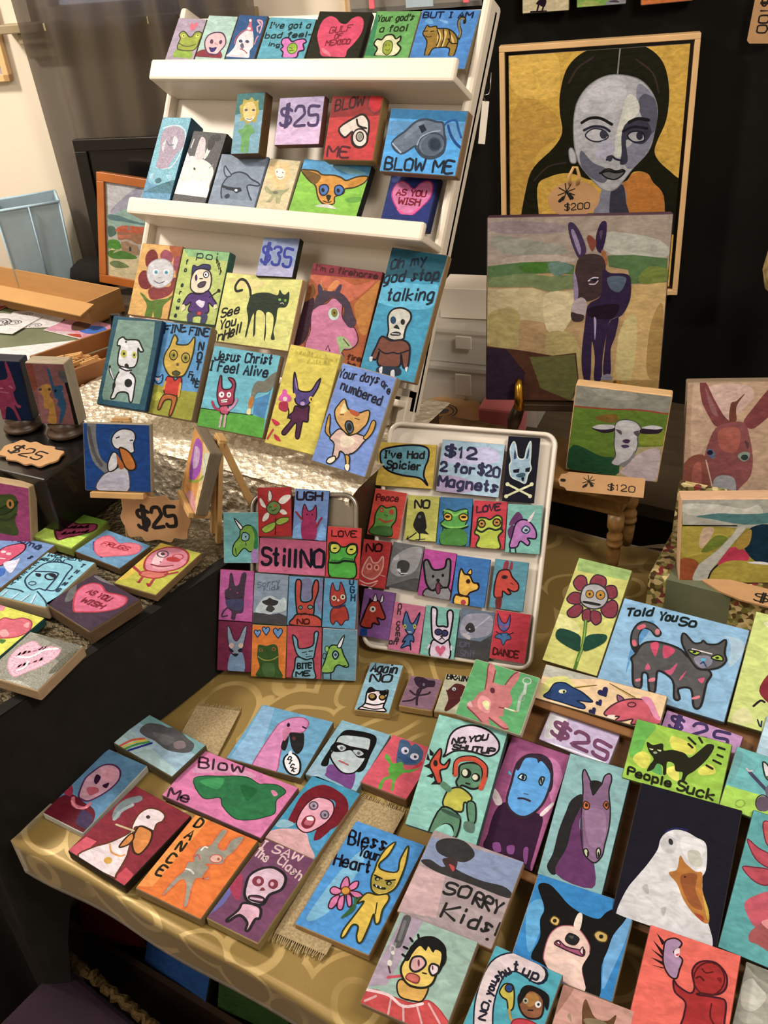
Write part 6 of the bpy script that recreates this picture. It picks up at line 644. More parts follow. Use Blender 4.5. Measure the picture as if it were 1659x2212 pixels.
# low black stand at the side: top, cloth sides, glitter runner
P4 = [(-.865, .955), (-.945, .45), (-.965, .412), (-1.95, .345), (-1.95, .955)]
t = thing('display_stand', 'black draped stand carrying the heart paintings, higher than the gold table', 'stand', Matrix.Translation((-1.40, .70, 0)))
ti = t.matrix_world.inverted()
link('stand_top', prism(bmesh.new(), P4, STAND_Z-.03, STAND_Z-.004, ti), BLACKCLOTH, t)
def skirt():
    path = [(-.863, .965), (-.903, .71), (-.943, .445), (-.960, .405), (-1.38, .375), (-1.97, .345)]
    seg = [0]
    for a, b in zip(path, path[1:]): seg.append(seg[-1] + math.dist(a, b))
    def fn(u, v):
        s = u*seg[-1]; i = max(k for k in range(len(seg)-1) if seg[k] <= s+1e-9); q = (s-seg[i])/(seg[i+1]-seg[i])
        x = path[i][0]*(1-q)+path[i+1][0]*q; y = path[i][1]*(1-q)+path[i+1][1]*q
        dropz = .752 if s < seg[2]-.02 else .02
        k = 0 if s < seg[2]-.02 else min(1, (s-seg[2]+.02)/.06)
        bot = .752*(1-k) + .02*k
        z = (STAND_Z-.004)*(1-v) + bot*v
        a = (.004 + .05*k*v)*math.sin(s*24+1) + .02*k*v*math.sin(s*51)
        if i <= 1: x += .048*v + a*.4
        else:
            y -= .035*v*k + a; x += .048*v*max(0, 1-(s-seg[2])/.25)
        return Vector((x, y, z))
    return sheet(fn, 150, 26)
sk = skirt(); bmesh.ops.transform(sk, matrix=ti, verts=sk.verts)
link('cloth_skirt', sk, BLACKCLOTH, t, smooth=True)
def crinkle(x0, x1, y0, y1, z, nx, ny, amp, fr, poly=None):
    def fn(u, v):
        x = x0+(x1-x0)*u; y = y0+(y1-y0)*v
        return Vector((x, y, z + amp*abs(mnoise.noise(Vector((x*fr, y*fr, 1.7)))) + amp*.5*mnoise.noise(Vector((x*fr*3, y*fr*3, 4)))))
    return sheet(fn, nx, ny)
def runner():
    def fn(u, v):
        y = .42 + (.955-.42)*v; xr = -.952 + (.080*(y-.445)/.51); x = xr - u*.95
        edge = max(0, 1-u*40)
        z = STAND_Z + .003*abs(mnoise.noise(Vector((x*40, y*40, 0)))) - .012*edge
        return Vector((x + .006*edge, y, z))
    return sheet(fn, 120, 70)
rn = link('glitter_runner', runner(), DARKFOIL, smooth=True)
tag(rn, 'dark glittery fabric runner spread over the black stand', 'cloth')

# foil covered plinth under the display board
t = thing('foil_plinth', 'plinth wrapped in crinkled pale gold foil under the white display board', 'plinth', Matrix.Translation((-1.06, 1.12, TABLE_Z)))
ti = t.matrix_world.inverted()
link('plinth_box', B(-1.42, -.712, .998, 1.31, TABLE_Z+.004, FOIL_Z-.006, ti), DARKWOOD, t)
def foil():
    def fn(u, v):
        x = -1.44 + u*.735
        s = v*.59
        if s < .235: y = .988; z = FOIL_Z - .235 + s; q = 1
        else: y = .988 + (s-.235); z = FOIL_Z; q = 0
        nz = mnoise.noise(Vector((x*26, s*26, 3))); n2 = mnoise.noise(Vector((x*70, s*70, 9)))
        a = .004*abs(nz) + .003*n2
        rr = max(0, 1-abs(s-.235)/.03)
        if q: y -= a - .006*rr
        else: z += a*.45 - .008*rr
        return Vector((x, y, z))
    return sheet(fn, 150, 120)
fo = foil(); bmesh.ops.transform(fo, matrix=ti, verts=fo.verts)
link('foil_wrap', fo, FOIL, t, smooth=False)

# ------------------------------------------------------------------ white display board (leans back 31 degrees)
E31 = math.radians(31)
BU = Vector((0, math.sin(E31), math.cos(E31))); BN = Vector((0, -math.cos(E31), math.sin(E31)))
BM = Matrix((Vector((1, 0, 0)), BU, BN)).transposed().to_4x4(); BM.translation = BN*-1.425 + Vector((0, 0, Z0))
# board frame coordinates: x as the world, v up the board, n out of the board
t = thing('display_board', 'white leaning display board with three ledges full of paintings', 'display rack', BM)
BX0, BX1 = -1.392, -.719
link('back_panel', B(BX0, BX1, -.008, .70, -.014, 0), WHITE, t, bevel=.004)
for x0, x1 in ((BX0, BX0+.016), (BX1-.016, BX1)): link('side_rail', B(x0, x1, .012, .712, -.028, .022), WHITE, t, bevel=.007)
for v0, hl in ((.541, .037), (.2885, .031)):
    lg = link('ledge', prism(bmesh.new(), [(BX0+.002, 0), (BX1-.001, 0), (BX1+.002, .092), (BX0+.027, .092)], -v0-.012, -v0, Matrix(((1, 0, 0, 0), (0, 0, -1, 0), (0, 1, 0, 0), (0, 0, 0, 1)))), WHITE, t, bevel=.003)
    link('lip', B(BX0+.027, BX1+.003, v0-.001, v0+hl, .088, .101), WHITE, lg, bevel=.005)
lg = link('ledge', B(BX0+.012, BX1-.002, .022, .034, 0, .06), WHITE, t, bevel=.003)
for x in (BX0+.12, BX1-.25):
    link('rear_prop', beam(bmesh.new(), BM.inverted() @ Vector((x, 1.52, 1.44)), BM.inverted() @ Vector((x, 1.50, .755)), .03, .02, (1, 0, 0)), WHITE, t)
bm = bmesh.new()
for x in (BX1-.055, BX1-.016): box(bm, x, x+.016, -.012, .055, 0, .03)
box(bm, BX1-.055, BX1, .04, .055, 0, .03)
link('foot_bracket', bm, WHITE, t, bevel=.002)

# ------------------------------------------------------------------ magnet trays
def tray(name, label, az, el, dd, x0, x1, y0, y1, m, rim, r=.018, prop=True):
    u, up, n = azel(az, el); M = Matrix((u, up, n)).transposed().to_4x4(); M.translation = n*-dd + Vector((0, 0, Z0))
    t = thing(name, label, 'tray', M)
    pts = []
    for cx, cy_, a0 in ((x1-r, y1-r, 0), (x0+r, y1-r, 90), (x0+r, y0+r, 180), (x1-r, y0+r, 270)):
        for k in range(7):
            a = math.radians(a0 + 15*k); pts.append((cx+r*math.cos(a), cy_+r*math.sin(a)))
    link('tray_base', prism(bmesh.new(), pts, -.003, 0), m, t)
    link('tray_rim', tube(bmesh.new(), [(x, y, rim) for x, y in pts], .004, 6, True), m, t, smooth=True)
    bm = bmesh.new(); a = [bm.verts.new((x, y, -.003)) for x, y in pts]; b = [bm.verts.new((x, y, rim)) for x, y in pts]
    for i in range(len(pts)): bm.faces.new((a[i], a[(i+1) % len(pts)], b[(i+1) % len(pts)], b[i]))
    link('tray_wall', bm, m, t, smooth=True)
    # back strut
    if not prop: return t, M
    Mi = M.inverted(); top = Vector(((x0+x1)/2, y1-.03, -.004)); wt = M @ top; foot = Vector((wt.x, wt.y+.10, TABLE_Z+.006))
    link('strut', beam(bmesh.new(), top, Mi @ foot, .03, .006, (1, 0, 0)), m, t)
    return t, M
TRAYS = {}
def extent(keys, az, el):
    u, up, n = azel(az, el); X, Y = [], []
    for k in keys:
        r = rows[k]; c = Vector(r['o'])-Vector((0, 0, Z0)); w_, h_ = r['whd'][:2]
        X += [c.dot(u)-w_/2, c.dot(u)+w_/2]; Y += [c.dot(up)-h_/2, c.dot(up)+h_/2]
    return min(X), max(X), min(Y), max(Y)
ML = [k for k, r in rows.items() if r['group'] == 'magnets on the smaller tray']; MR = [k for k, r in rows.items() if r['group'] == 'magnets on the larger tray']
xa, xb, ya, yb = extent(ML, 23.6, 32.1)
tray('metal_tray', 'grey metal tray propped upright behind the smaller block of magnets', 23.6, 32.1, 1.405+.012, xa+.055, xb-.008, ya+.012, yb-.012, TRAYG, .004, .02, False)
xa, xb, ya, yb = extent(MR, 13.4, 39.6)
tray('metal_tray', 'white enamel tray propped upright under the larger group of magnets', 13.4, 39.6, 1.43+.013, xa+.020, xb+.006, ya+.002, yb+.008, TRAYW, .006)

# ------------------------------------------------------------------ sloping wooden rack for the front paintings
RU, RUP, RN = azel(0, 60)
RMX = Matrix((RU, RUP, RN)).transposed().to_4x4(); RMX.translation = RN*-(1.14+.021) + Vector((0, 0, Z0))
RI = RMX.inverted()
rk = thing('wooden_rack', 'sloping brown wooden rack with ledges under the cat and goose paintings', 'rack', RMX)
def rv(y): return (RI @ Vector((0, y, Z0 - (1.161 - .5*y)/.866))).y
V0, V1 = rv(.655), rv(1.02)
def vpos(key, edge):
    r = rows[key]; c = RI @ Vector(r['o']); return c.y + edge*r['whd'][1]/2
VT = vpos('unipair', -1) + .022
link('rack_board', B(-.338, .30, V0, VT, -.014, 0), RACKW, rk, bevel=.002)
link('back_rest', B(-.29, .03, VT, vpos('told', 1)-.02, -.014, -.002), RACKW, rk, bevel=.002)
for key in ('unipair', 'blueman'):
    v = vpos(key, -1)
    link('ledge', B(-.338, .30, v-.012, v-.001, 0, .02), RACKW, rk, bevel=.002)
for x in (-.20, -.02):
    link('rear_leg', beam(bmesh.new(), (x, VT+.02, -.014), RI @ Vector((x, .99, TABLE_Z+.004)), .02, .014, (1, 0, 0)), RACKW, rk)
link('side_board', B(-.425, -.352, V0, vpos('shutup', 1)-.03, -.014, -.002), RACKW, rk, bevel=.002)
for x in (-.350, .30): link('side_rail', B(x, x+.012, V0, VT, -.02, .012), RACKW, rk, bevel=.002)

# ------------------------------------------------------------------ paintings
def panel_thing(key, r, name=None):
    hw, hh, dp = r['whd'][0]/2, r['whd'][1]/2, r['whd'][2]
    M = frame_at(r['o'], r['u'], r['up'])
    kind = {'magnet': 'painted_magnet', 'price sign': 'price_sign', 'painting': 'painting'}[r['cat']]
    e = thing(name or kind, r['label'], r['cat'], M, r['group'] or None)
    bev = min(.0025, dp*.12)
    b = link('panel_block', B(-hw, hw, -hh, hh, -dp, 0), EDGE, e, bevel=bev, segs=2)
    colour_mesh(b, pig(r['edge']))
    A = Art(hw-bev*.6, hh-bev*.6, pig(r['bg'])); A.z = .00015
    A.v = [(x, y, A.z) for x, y, z in A.v]
    run_ops(A, r['ops'])
    A.build('painted_face', GLITTER if key in ('tealhead', 'streak', 'silver') else PAINT, e)
    return e
def lengthen(e, ext, edge, bg):
    # the lower end that stands behind a ledge or a neighbour
    for ch in e.children:
        if ch.name.startswith('panel_block'):
            lo = min(v.co.y for v in ch.data.vertices)
            for v in ch.data.vertices:
                if abs(v.co.y-lo) < 1e-6: v.co.y -= ext
        else:
            lo = min(v.co.y for v in ch.data.vertices); z0 = ch.data.vertices[0].co.z
            for v in ch.data.vertices[:4]:
                if abs(v.co.y-lo) < 1e-6: v.co.y -= ext
EXT = {'paintings on the top shelf': .022, 'paintings on the middle shelf': .022}
EXTK = {'frogleft': .06, 'brown': .0, 'land': .0, 'sign35': 0.0, 'purpledance': 0}
for key, r in rows.items():
    if r['cat'] == 'framed picture': continue
    e = panel_thing(key, r)
    ex = EXTK.get(key, EXT.get(r['group'], 0))
    if ex and key != 'sign35': lengthen(e, ex, r['edge'], r['bg'])

# ------------------------------------------------------------------ framed pictures
def framed(key, fw, liner, fmat, dp, name):
    r = rows[key]; w_, h_ = r['whd'][0]/2, r['whd'][1]/2; M = frame_at(r['o'], r['u'], r['up'])
    e = thing(name, r['label'], r['cat'], M)
    fr = bmesh.new()
    for a in ((-w_, w_, h_-fw, h_), (-w_, w_, -h_, -h_+fw), (-w_, -w_+fw, -h_+fw, h_-fw), (w_-fw, w_, -h_+fw, h_-fw)):
        box(fr, a[0], a[1], a[2], a[3], -dp, .006)
    link('frame', fr, fmat, e, bevel=.0015)
    link('backing', B(-w_+fw*.5, w_-fw*.5, -h_+fw*.5, h_-fw*.5, -dp, -.012), BLACKP, e)
    iw, ih = w_-fw-liner, h_-fw-liner
    c = link('canvas', B(-iw, iw, -ih, ih, -.012, -.0012), EDGE, e); colour_mesh(c, pig('ba9'))
    A = Art(iw, ih, pig(r['bg'])); A.v = [(x, y, 0) for x, y, z in A.v]; A.z = 0
    run_ops(A, r['ops']); o = A.build('painted_face', PAINT, e); o.location.z = -.001
    return e
framed('portrait', .013, .009, PINE, .03, 'framed_portrait')
framed('oframe', .022, 0, ORANGEWOOD, .02, 'framed_landscape')
# dark empty frame behind it
M = Matrix((T, Vector((0, 0, 1)), NW)).transposed().to_4x4(); M.translation = R(-1.06, 2.295, 0)
M = M @ Matrix.Rotation(math.radians(-3), 4, 'X')
e = thing('framed_picture', 'large black framed panel leaning on the curtain behind the orange framed landscape', 'framed picture', M)
link('panel', B(-.26, .30, .98, 1.30, -.012, -.002), BLACKP, e)
bm = bmesh.new()
for a in ((-.29, .33, 1.295, 1.325), (-.29, .33, .952, .985), (-.29, -.255, .985, 1.295), (.295, .33, .985, 1.295)): box(bm, a[0], a[1], a[2], a[3], -.02, .006)
link('frame', bm, BLACKP, e, bevel=.002)
# picture at the far left of the wall
M = Matrix((T, Vector((0, 0, 1)), NW)).transposed().to_4x4(); M.translation = R(-1.66, 2.48, 1.60)
e = thing('framed_picture', 'small pine framed picture on the cream wall beside the window sill', 'framed picture', M)
bm = bmesh.new(); w_, h_ = .102, .142
for a in ((-w_, w_, h_-.018, h_), (-w_, w_, -h_, -h_+.018), (-w_, -w_+.018, -h_, h_), (w_-.018, w_, -h_, h_)): box(bm, a[0], a[1], a[2], a[3], -.016, .004)
link('frame', bm, PINE, e, bevel=.0015)
A = Art(w_-.017, h_-.017, pig('cbb')); A.fill([(.02, -.12), (.08, -.11), (.085, -.02), (.05, -.06)], pig('536')); A.fill([(.03, -.124), (.07, -.124), (.06, -.1)], pig('dd8'))
A.build('painted_face', PAINT, e)

# ------------------------------------------------------------------ kraft price cards
def card(name, label, M, outline, text, th, strokes, hole=None, sm=True, thick=.003):
    e = thing(name, label, 'price tag', M)
    pts = smooth_pts(outline, True, 5) if sm else outline
    link('card', prism(bmesh.new(), pts, -thick, 0), KRAFT, e)
    xs = [p[0] for p in outline]; ys = [p[1] for p in outline]
    A = Art(max(xs)*1.5+.5, max(ys)*1.5+.5, (0, 0, 0)); A.v, A.f, A.c = [], [], []; A.z = .0002
    for s in text: A.text(*s)
    for s in strokes: A.stroke(*s)
    A.build('stamped_price', PAINT, e)
    return e
BL = pig('2a2622')
def azM(az, el, o):
    u, up, n = azel(az, el); M = Matrix((u, up, n)).transposed().to_4x4(); M.translation = Vector(o); return M
SC_ = [(-.062, 0), (-.055, .018), (-.050, .034), (-.030, .033), (-.022, .041), (0, .037), (.022, .041), (.030, .033), (.050, .034), (.055, .018), (.062, 0),
       (.055, -.018), (.050, -.034), (.030, -.033), (.022, -.041), (0, -.037), (-.022, -.041), (-.030, -.033), (-.050, -.034), (-.055, -.018)]
card('price_tag', 'scalloped kraft card stamped $25 standing between the two small easels', azM(20, 12, (-1.012, .868, .951)), SC_, [('$25', (-.031, -.017), (.039, -.011), .034, .0065, BL)], .003, [])
card('price_tag', 'wavy kraft card stamped $25 lying flat on the black box', azM(0, 90, (-1.259, .850, 1.0315)), [(x*1.05, y*.8) for x, y in SC_], [('$25', (-.045, -.012), (.035, -.014), .024, .0035, BL)], .002, [])
def leafmark(cx, cy_, s):
    out = []
    for a in (20, 60, 100, 150, 200, 250, 300, 340):
        c, q = math.cos(math.radians(a)), math.sin(math.radians(a)); out.append(([(cx, cy_), (cx+c*s, cy_+q*s)], s*.12, BL, False, False))
    out.append(([(cx-s*.3, cy_-s*.6), (cx-s*.75, cy_-s*1.0)], s*.35, BL)); out.append(([(cx+s*.25, cy_-s*.2), (cx+s*.7, cy_-s*.7)], s*.35, BL))
    return out
oval = [(.042*math.cos(2*math.pi*k/24), .028*math.sin(2*math.pi*k/24)) for k in range(24)]
e = card('price_tag', 'oval kraft tag stamped $200 above the top edge of the donkey canvas', azM(20, 4, (-.533, 1.478, 1.343)), oval, [('$200', (-.014, -.017), (.026, -.015), .010, .0016, BL)], .003, leafmark(-.012, .012, .014))
link('raffia_loop', tube(bmesh.new(), [(-.006, .024, .001), (-.009, .036, .002), (-.002, .05, 0), (.003, .05, 0), (.008, .036, .002), (.006, .024, .001)], .0026, 6), PALEWOOD, e, smooth=True)
tg = [(-.070, 0), (-.066, .010), (-.058, .012), (-.054, .015), (.070, .015), (.070, -.017), (-.054, -.017), (-.058, -.012), (-.066, -.010)]
card('price_tag', 'kraft hang tag stamped $120 below the lamb painting on the bench edge', azM(13, 40, (-.392, 1.2705, .944)), tg, [('$120', (.012, -.009), (.055, -.009), .010, .0016, BL)], .003, leafmark(-.02, .002, .010) + [([(-.064, 0), (-.060, 0)], .005, BL)], sm=False)
M = Matrix((T, Vector((0, 0, 1)), NW)).transposed().to_4x4(); M.translation = Vector((-.452, 2.436, 1.50))
M = M @ Matrix.Rotation(-math.pi/2, 4, 'Z') @ Matrix.Rotation(math.radians(-3), 4, 'Z')
e = card('price_tag', 'kraft tag stamped $100 pinned sideways on the black drape', M, [(-.07, -.022), (.04, -.024), (.046, -.018), (.046, .026), (.04, .032), (-.07, .032)], [('$100', (-.044, -.006), (.024, -.006), .022, .0035, BL)], .003, [], sm=False)
e = card('price_tag', 'kraft tag with a dollar mark lying in front of the landscape painting', azM(0, 88, (-.12, 1.214, .8345)), [(-.085, .012), (-.06, .03), (.05, .03), (.06, -.012), (-.02, -.012), (-.055, -.004)], [('$', (-.002, -.006), (.018, -.004), .02, .003, BL)], .003, [], sm=False)

# ------------------------------------------------------------------ wooden bench and the things on it
t = thing('wooden_bench', 'small brown wooden bench with turned legs carrying the lamb and donkey paintings', 'bench', Matrix.Translation((-.555, 1.365, TABLE_Z)))
link('seat', B(-.215, .205, -.075, .075, .150, .170), BENCH, t, bevel=.004)
bm = bmesh.new(); box(bm, -.19, .19, -.062, -.050, .115, .150); box(bm, -.19, .19, .02, .03, .115, .150); box(bm, -.19, -.178, -.05, .02, .115, .150); box(bm, .178, .19, -.05, .02, .115, .150)
link('apron', bm, BENCH, t, bevel=.002)
PROF = [(.009, .002), (.011, .02), (.0125, .04), (.010, .05), (.0145, .053), (.0145, .058), (.011, .061), (.014, .066), (.014, .072), (.010, .076), (.012, .085), (.0145, .09), (.0145, .115)]
for x in (-.178, .182):
    for y in (-.056, .026): link('leg', lathe(bmesh.new(), PROF, Matrix.Translation((x, y, 0)), 16), BENCH, t, smooth=True)
# gilt easel with dark feet under the donkey canvas
Md = frame_at(rows['donkey']['o'], rows['donkey']['u'], rows['donkey']['up']); hh = rows['donkey']['whd'][1]/2; hw = rows['donkey']['whd'][0]/2
e = thing('table_easel', 'dark easel with gilt hooks holding up the donkey canvas on the bench', 'easel', Md)
Mi = Md.inverted(); zb = .923
bm = bmesh.new(); beam(bm, (0, .05, -.05), (0, -hh-.03, -.042), .016, .012, (0, 0, 1))
link('upright', bm, DARKWOOD, e)
link('ledge', B(-.085, .085, -hh-.016, -hh-.003, -.05, .012), DARKWOOD, e, bevel=.002)
for x in (-.088, .075):
    pts = [(x, -hh-.010, -.04), (x, -hh-.012, .008), (x, -hh-.006, .020), (x*1.02, -hh+.012, .022), (x*1.03, -hh+.03, .018), (x*1.03, -hh+.042, .013)]
    link('hook', tube(bmesh.new(), pts, [.005, .007, .009, .0085, .008, .006], 8), GOLDM, e, smooth=True)
    wl = Md @ Vector((x, -hh-.010, -.025)); fo_ = Vector((wl.x + (.02 if x > 0 else -.02), min(wl.y, 1.43), zb))
    link('leg', tube(bmesh.new(), [Mi @ wl, Mi @ ((wl+fo_)/2 + Vector((0, -.008, 0))), Mi @ fo_], [.010, .013, .006], 8), DARKWOOD, e, smooth=True)

# ------------------------------------------------------------------ floral box under the landscape
t = thing('floral_box', 'floral patterned box with its lid raised under the landscape painting', 'box', Matrix.Translation((-.10, 1.31, TABLE_Z)))
link('box_body', B(-.185, .20, -.10, .095, .003, .080), FLORAL, t, bevel=.002)
M = Matrix.Translation((0, .035, .081)) @ Matrix.Rotation(math.radians(-6), 4, 'X')
link('lid', B(-.185, .20, .0, .012, 0, .095, M), FLORAL, t, bevel=.002)
link('ribbon', B(-.155, -.055, -.1012, .0, .004, .0812), GREENM, t)

# ------------------------------------------------------------------ little easels on the black stand
def small_easel(label, key, legw, foot_z):
    r = rows[key]; M = frame_at(r['o'], r['u'], r['up']); Mi = M.inverted(); hw_, hh_, dp = r['whd'][0]/2, r['whd'][1]/2, r['whd'][2]
    e = thing('small_easel', label, 'easel', M)
    link('ledge', B(-hw_*.8, hw_*.8, -hh_-.010, -hh_-.0005, -dp-.008, .008), PALEWOOD, e, bevel=.001)
    for x in (-1, 1):
        top = Vector((x*.010, hh_*1.06, -dp-.006)); d = Vector((x*hw_*.36, -hh_-.005, -dp-.006))
        wd = M @ d; ft = Vector((wd.x, wd.y+.012, foot_z))
        link('leg', beam(bmesh.new(), top, Mi @ ft, .012, .008, (0, 0, 1)), PALEWOOD, e, bevel=.001)
    top = M @ Vector((0, hh_*.95, -dp-.012)); back = Vector((top.x, top.y, foot_z)) - Vector((M.col[2][0], M.col[2][1], 0)).normalized()*.055; back.y = min(back.y, .972)
    link('leg', beam(bmesh.new(), Mi @ top, Mi @ back, .012, .008, (1, 0, 0)), PALEWOOD, e, bevel=.001)
    link('top_block', B(-.014, .014, hh_*1.0, hh_*1.13, -dp-.016, -dp-.003), PALEWOOD, e, bevel=.001)
    return e
small_easel('small pale wooden easel holding the smoking duck painting', 'duck', .012, STAND_Z+.004)
small_easel('small pale wooden easel turned sideways holding the violet figure painting', 'sidep', .012, STAND_Z+.004)

# black box with two little turned stands
Mb = rotz((-1.325, .925, STAND_Z+.004), 4)
t = thing('black_box', 'black lacquered box under the two rabbit paintings and a flat price card', 'box', Mb)
link('box_body', B(-.24, .143, -.135, .055, 0, .121), BLACKP, t, bevel=.003)
for key, lab in (('tworab', 'dark turned wooden stand under the painting of two rabbits'), ('magrab', 'dark turned wooden stand under the magenta rabbit painting')):
    r = rows[key]; M = frame_at(r['o'], r['u'], r['up']); c = M @ Vector((0, -r['whd'][1]/2, -r['whd'][2]/2))
    e = thing('picture_stand', lab, 'stand', Matrix.Translation((c.x, c.y, 1.0265)))
    hgt = max(.012, c.z-1.0265-.001)
    link('stand_base', lathe(bmesh.new(), [(.030, 0), (.036, hgt*.2), (.034, hgt*.45), (.022, hgt*.6), (.030, hgt)], None, 24), DARKWOOD, e, smooth=True)

# ------------------------------------------------------------------ burlap strips under the paintings
BURLAP = plain('burlap', '9a8a6a', .95, var=.3, scale=300, bump=.4, bscale=500)
def burlap(label, a, b, wd, fr):
    a, b = Vector(a), Vector(b); d = (b-a).normalized(); s = Vector((-d.y, d.x, 0)); L = (b-a).length
    bm = bmesh.new(); n = 14
    M = Matrix((d, s, Vector((0, 0, 1)))).transposed().to_4x4(); M.translation = a
    box(bm, 0, L, -wd/2, wd/2, .0012, .0026)
    box(bm, 0, .001, 0, .001, .0012, .002)
    e = thing('burlap_strip', label, 'cloth strip', M)
    link('weave', bm, BURLAP, e)
    f_ = bmesh.new(); f2 = bmesh.new()
    for k in range(26):
        y = -wd/2 + wd*(k+.5)/26
        beam(f_, (0, y, .002), (-.012*random.uniform(.5, 1.1), y+random.uniform(-.002, .002), .0016), .0011, .0008)
        beam(f2, (L, y, .002), (L+.009*random.uniform(.5, 1.1), y+random.uniform(-.002, .002), .0016), .0011, .0008)
    for q in (f_, f2): link('fringe', q, BURLAP, e)['kind'] = 'stuff'
burlap('frayed burlap strip lying under the horned imp painting', (-.462, .452, TABLE_Z+.002), (-.478, .668, TABLE_Z+.002), .07, 1)
burlap('short burlap strip on the gold cloth behind the trumpet painting', (-.762, .600, TABLE_Z+.002), (-.795, .712, TABLE_Z+.002), .072, 1)

# ------------------------------------------------------------------ back tables and what lies on them
P5 = [(-1.47, .975), (-1.47, 1.97), (-2.85, 1.50), (-2.85, .975)]
t = thing('side_table', 'long dark table along the wall behind the black stand', 'table', Matrix.Translation((-2.1, 1.4, 0))); ti = t.matrix_world.inverted()
link('table_top', prism(bmesh.new(), P5, .915, .945, ti), TABLEW, t)
for x, y in ((-1.52, 1.03), (-1.52, 1.94), (-2.78, 1.03), (-2.78, 1.5)): link('leg', B(x-.02, x+.02, y-.02, y+.02, 0, .915, ti), BLACKP, t)
g = link('marbled_cloth', prism(bmesh.new(), [(-1.46, .97), (-1.46, 1.50), (-2.84, 1.50), (-2.84, .97)], .9455, .949), GREENM)
tag(g, 'grey green marbled cloth on the side table under the papers', 'tablecloth')
# cardboard box
t = thing('cardboard_box', 'long open cardboard box lying across the side table', 'box', rotz((-2.06, 1.56, .9465), -3))
bm = bmesh.new(); box(bm, -.36, .27, -.055, -.051, 0, .062); box(bm, -.36, .27, .055, .059, 0, .062); box(bm, .266, .27, -.051, .055, 0, .062); box(bm, -.36, -.356, -.051, .055, 0, .062); box(bm, -.36, .27, -.051, .055, 0, .003)
link('box_body', bm, CARDB, t)
link('flap', box(bmesh.new(), -.36, .30, 0, .05, -.001, .002, Matrix.Translation((0, -.055, .062)) @ Matrix.Rotation(math.radians(-165), 4, 'X')), CARDB, t)
# blue felt bin
ang = math.degrees(math.atan2(.122, .096))
t = thing('storage_bin', 'open pale blue felt storage bin against the cream wall', 'storage bin', rotz((-2.213, 1.626, .9465), ang))
def binwall(bm, t_, h):
    o = [(0, 0), (.155, 0), (.155, .13), (0, .13)]; q = .012
    for i in range(4):
        a, b = Vector(o[i]).to_3d(), Vector(o[(i+1) % 4]).to_3d(); cx = Vector((.077, .065, 0))
        A_, B_ = a + (a-cx)*.09 + Vector((0, 0, h)), b + (b-cx)*.09 + Vector((0, 0, h)); ia, ib = a+(cx-a)*.06, b+(cx-b)*.06; iA, iB = A_+(cx-a)*.06, B_+(cx-b)*.06
        vs = [bm.verts.new(p) for p in (a, b, B_, A_, ia, ib, iB, iA)]
        for f_ in ((0, 1, 2, 3), (5, 4, 7, 6), (3, 2, 6, 7)): bm.faces.new([vs[k] for k in f_])
    return bm
link('bin_body', binwall(bmesh.new(), .01, .222), CRATEBLUE, t)
link('bin_floor', B(.008, .147, .008, .122, 0, .006), CRATEIN, t)
bm = bmesh.new()
for (a, b) in (((0, 0), (.155, 0)), ((.155, 0), (.155, .13)), ((.155, .13), (0, .13)), ((0, .13), (0, 0))):
    f2 = lambda p: Vector((p[0]+(p[0]-.077)*.09, p[1]+(p[1]-.065)*.09, .223)); tube(bm, [f2(a), f2(b)], .004, 6)
for p in ((0, 0), (.155, 0)): tube(bm, [Vector((*p, 0)), Vector((p[0]+(p[0]-.077)*.09, p[1]+(p[1]-.065)*.09, .223))], .003, 6)
tube(bm, [(.08, -.002, .002), (.081, -.013, .222)], .0022, 6)
link('piping', bm, CRATEIN, t, smooth=True)
# black bag on the table behind
bm = bmesh.new(); lathe(bm, [(.10, 0), (.12, .03), (.11, .07), (.075, .105), (.03, .115)], Matrix.Scale(.7, 4, Vector((0, 1, 0))), 24)
o = link('bag', bm, BLACKCLOTH, None, smooth=True); o.location = (-2.045, 1.765, .9465); o.scale = (.75, .75, .55)
tag(o, 'slumped black cloth bag between the blue bin and the framed landscape', 'bag')
# papers
def sheet_paper(label, o_, ang_, w_, h_, bg, marks, name='print', cat='paper print'):
    M = rotz(o_, ang_); e = thing(name, label, cat, M)
    link('sheet', B(-w_/2, w_/2, -h_/2, h_/2, 0, .0012), PAPER, e)
    A = Art(w_/2-.0005, h_/2-.0005, pig(bg)); A.v = [(x, y, 0) for x, y, z in A.v]; marks(A)
    ob = A.build('printed_face', PAINT, e); ob.location.z = .0014
def swirl(A, cx, cy_, s, c='555'):
    A.stroke([(cx+s*(.3+.07*k)*math.cos(k*1.3), cy_+s*.8*(.3+.07*k)*math.sin(k*1.3)) for k in range(14)], s*.13, pig(c))
def m1(A): swirl(A, -.01, .0, .032); swirl(A, .03, .005, .022)
def m2(A): swirl(A, .05, .05, .024); swirl(A, -.04, .03, .022, '777'); swirl(A, .02, -.05, .022, '777')
def m3(A):
    A.fill([(-.08, -.045), (0, -.03), (.08, -.045), (.08, .05), (-.08, .05)], pig('d9a')); A.fill([(.0, -.01), (.05, -.02), (.08, .01), (.05, .03), (.01, .02)], pig('47c'))
    A.fill([(-.05, .02), (-.01, .04), (.02, .0), (-.01, -.02)], pig('643')); A.fill([(-.0, -.045), (.05, -.045), (.03, -.03)], pig('b42'))
sheet_paper('white paper print with grey ink marks on the marbled cloth', (-1.975, 1.465, .951), 24, .17, .12, 'e8e4dc', m2)
sheet_paper('white paper print with a dark scribble, near the picture edge', (-2.03, 1.41, .9535), 10, .16, .12, 'eae6de', m1)
sheet_paper('pink postcard with a blue and brown shape behind the wooden crate', (-1.80, 1.462, .951), -4, .17, .10, 'dbc4c4', m3, 'postcard', 'postcard')
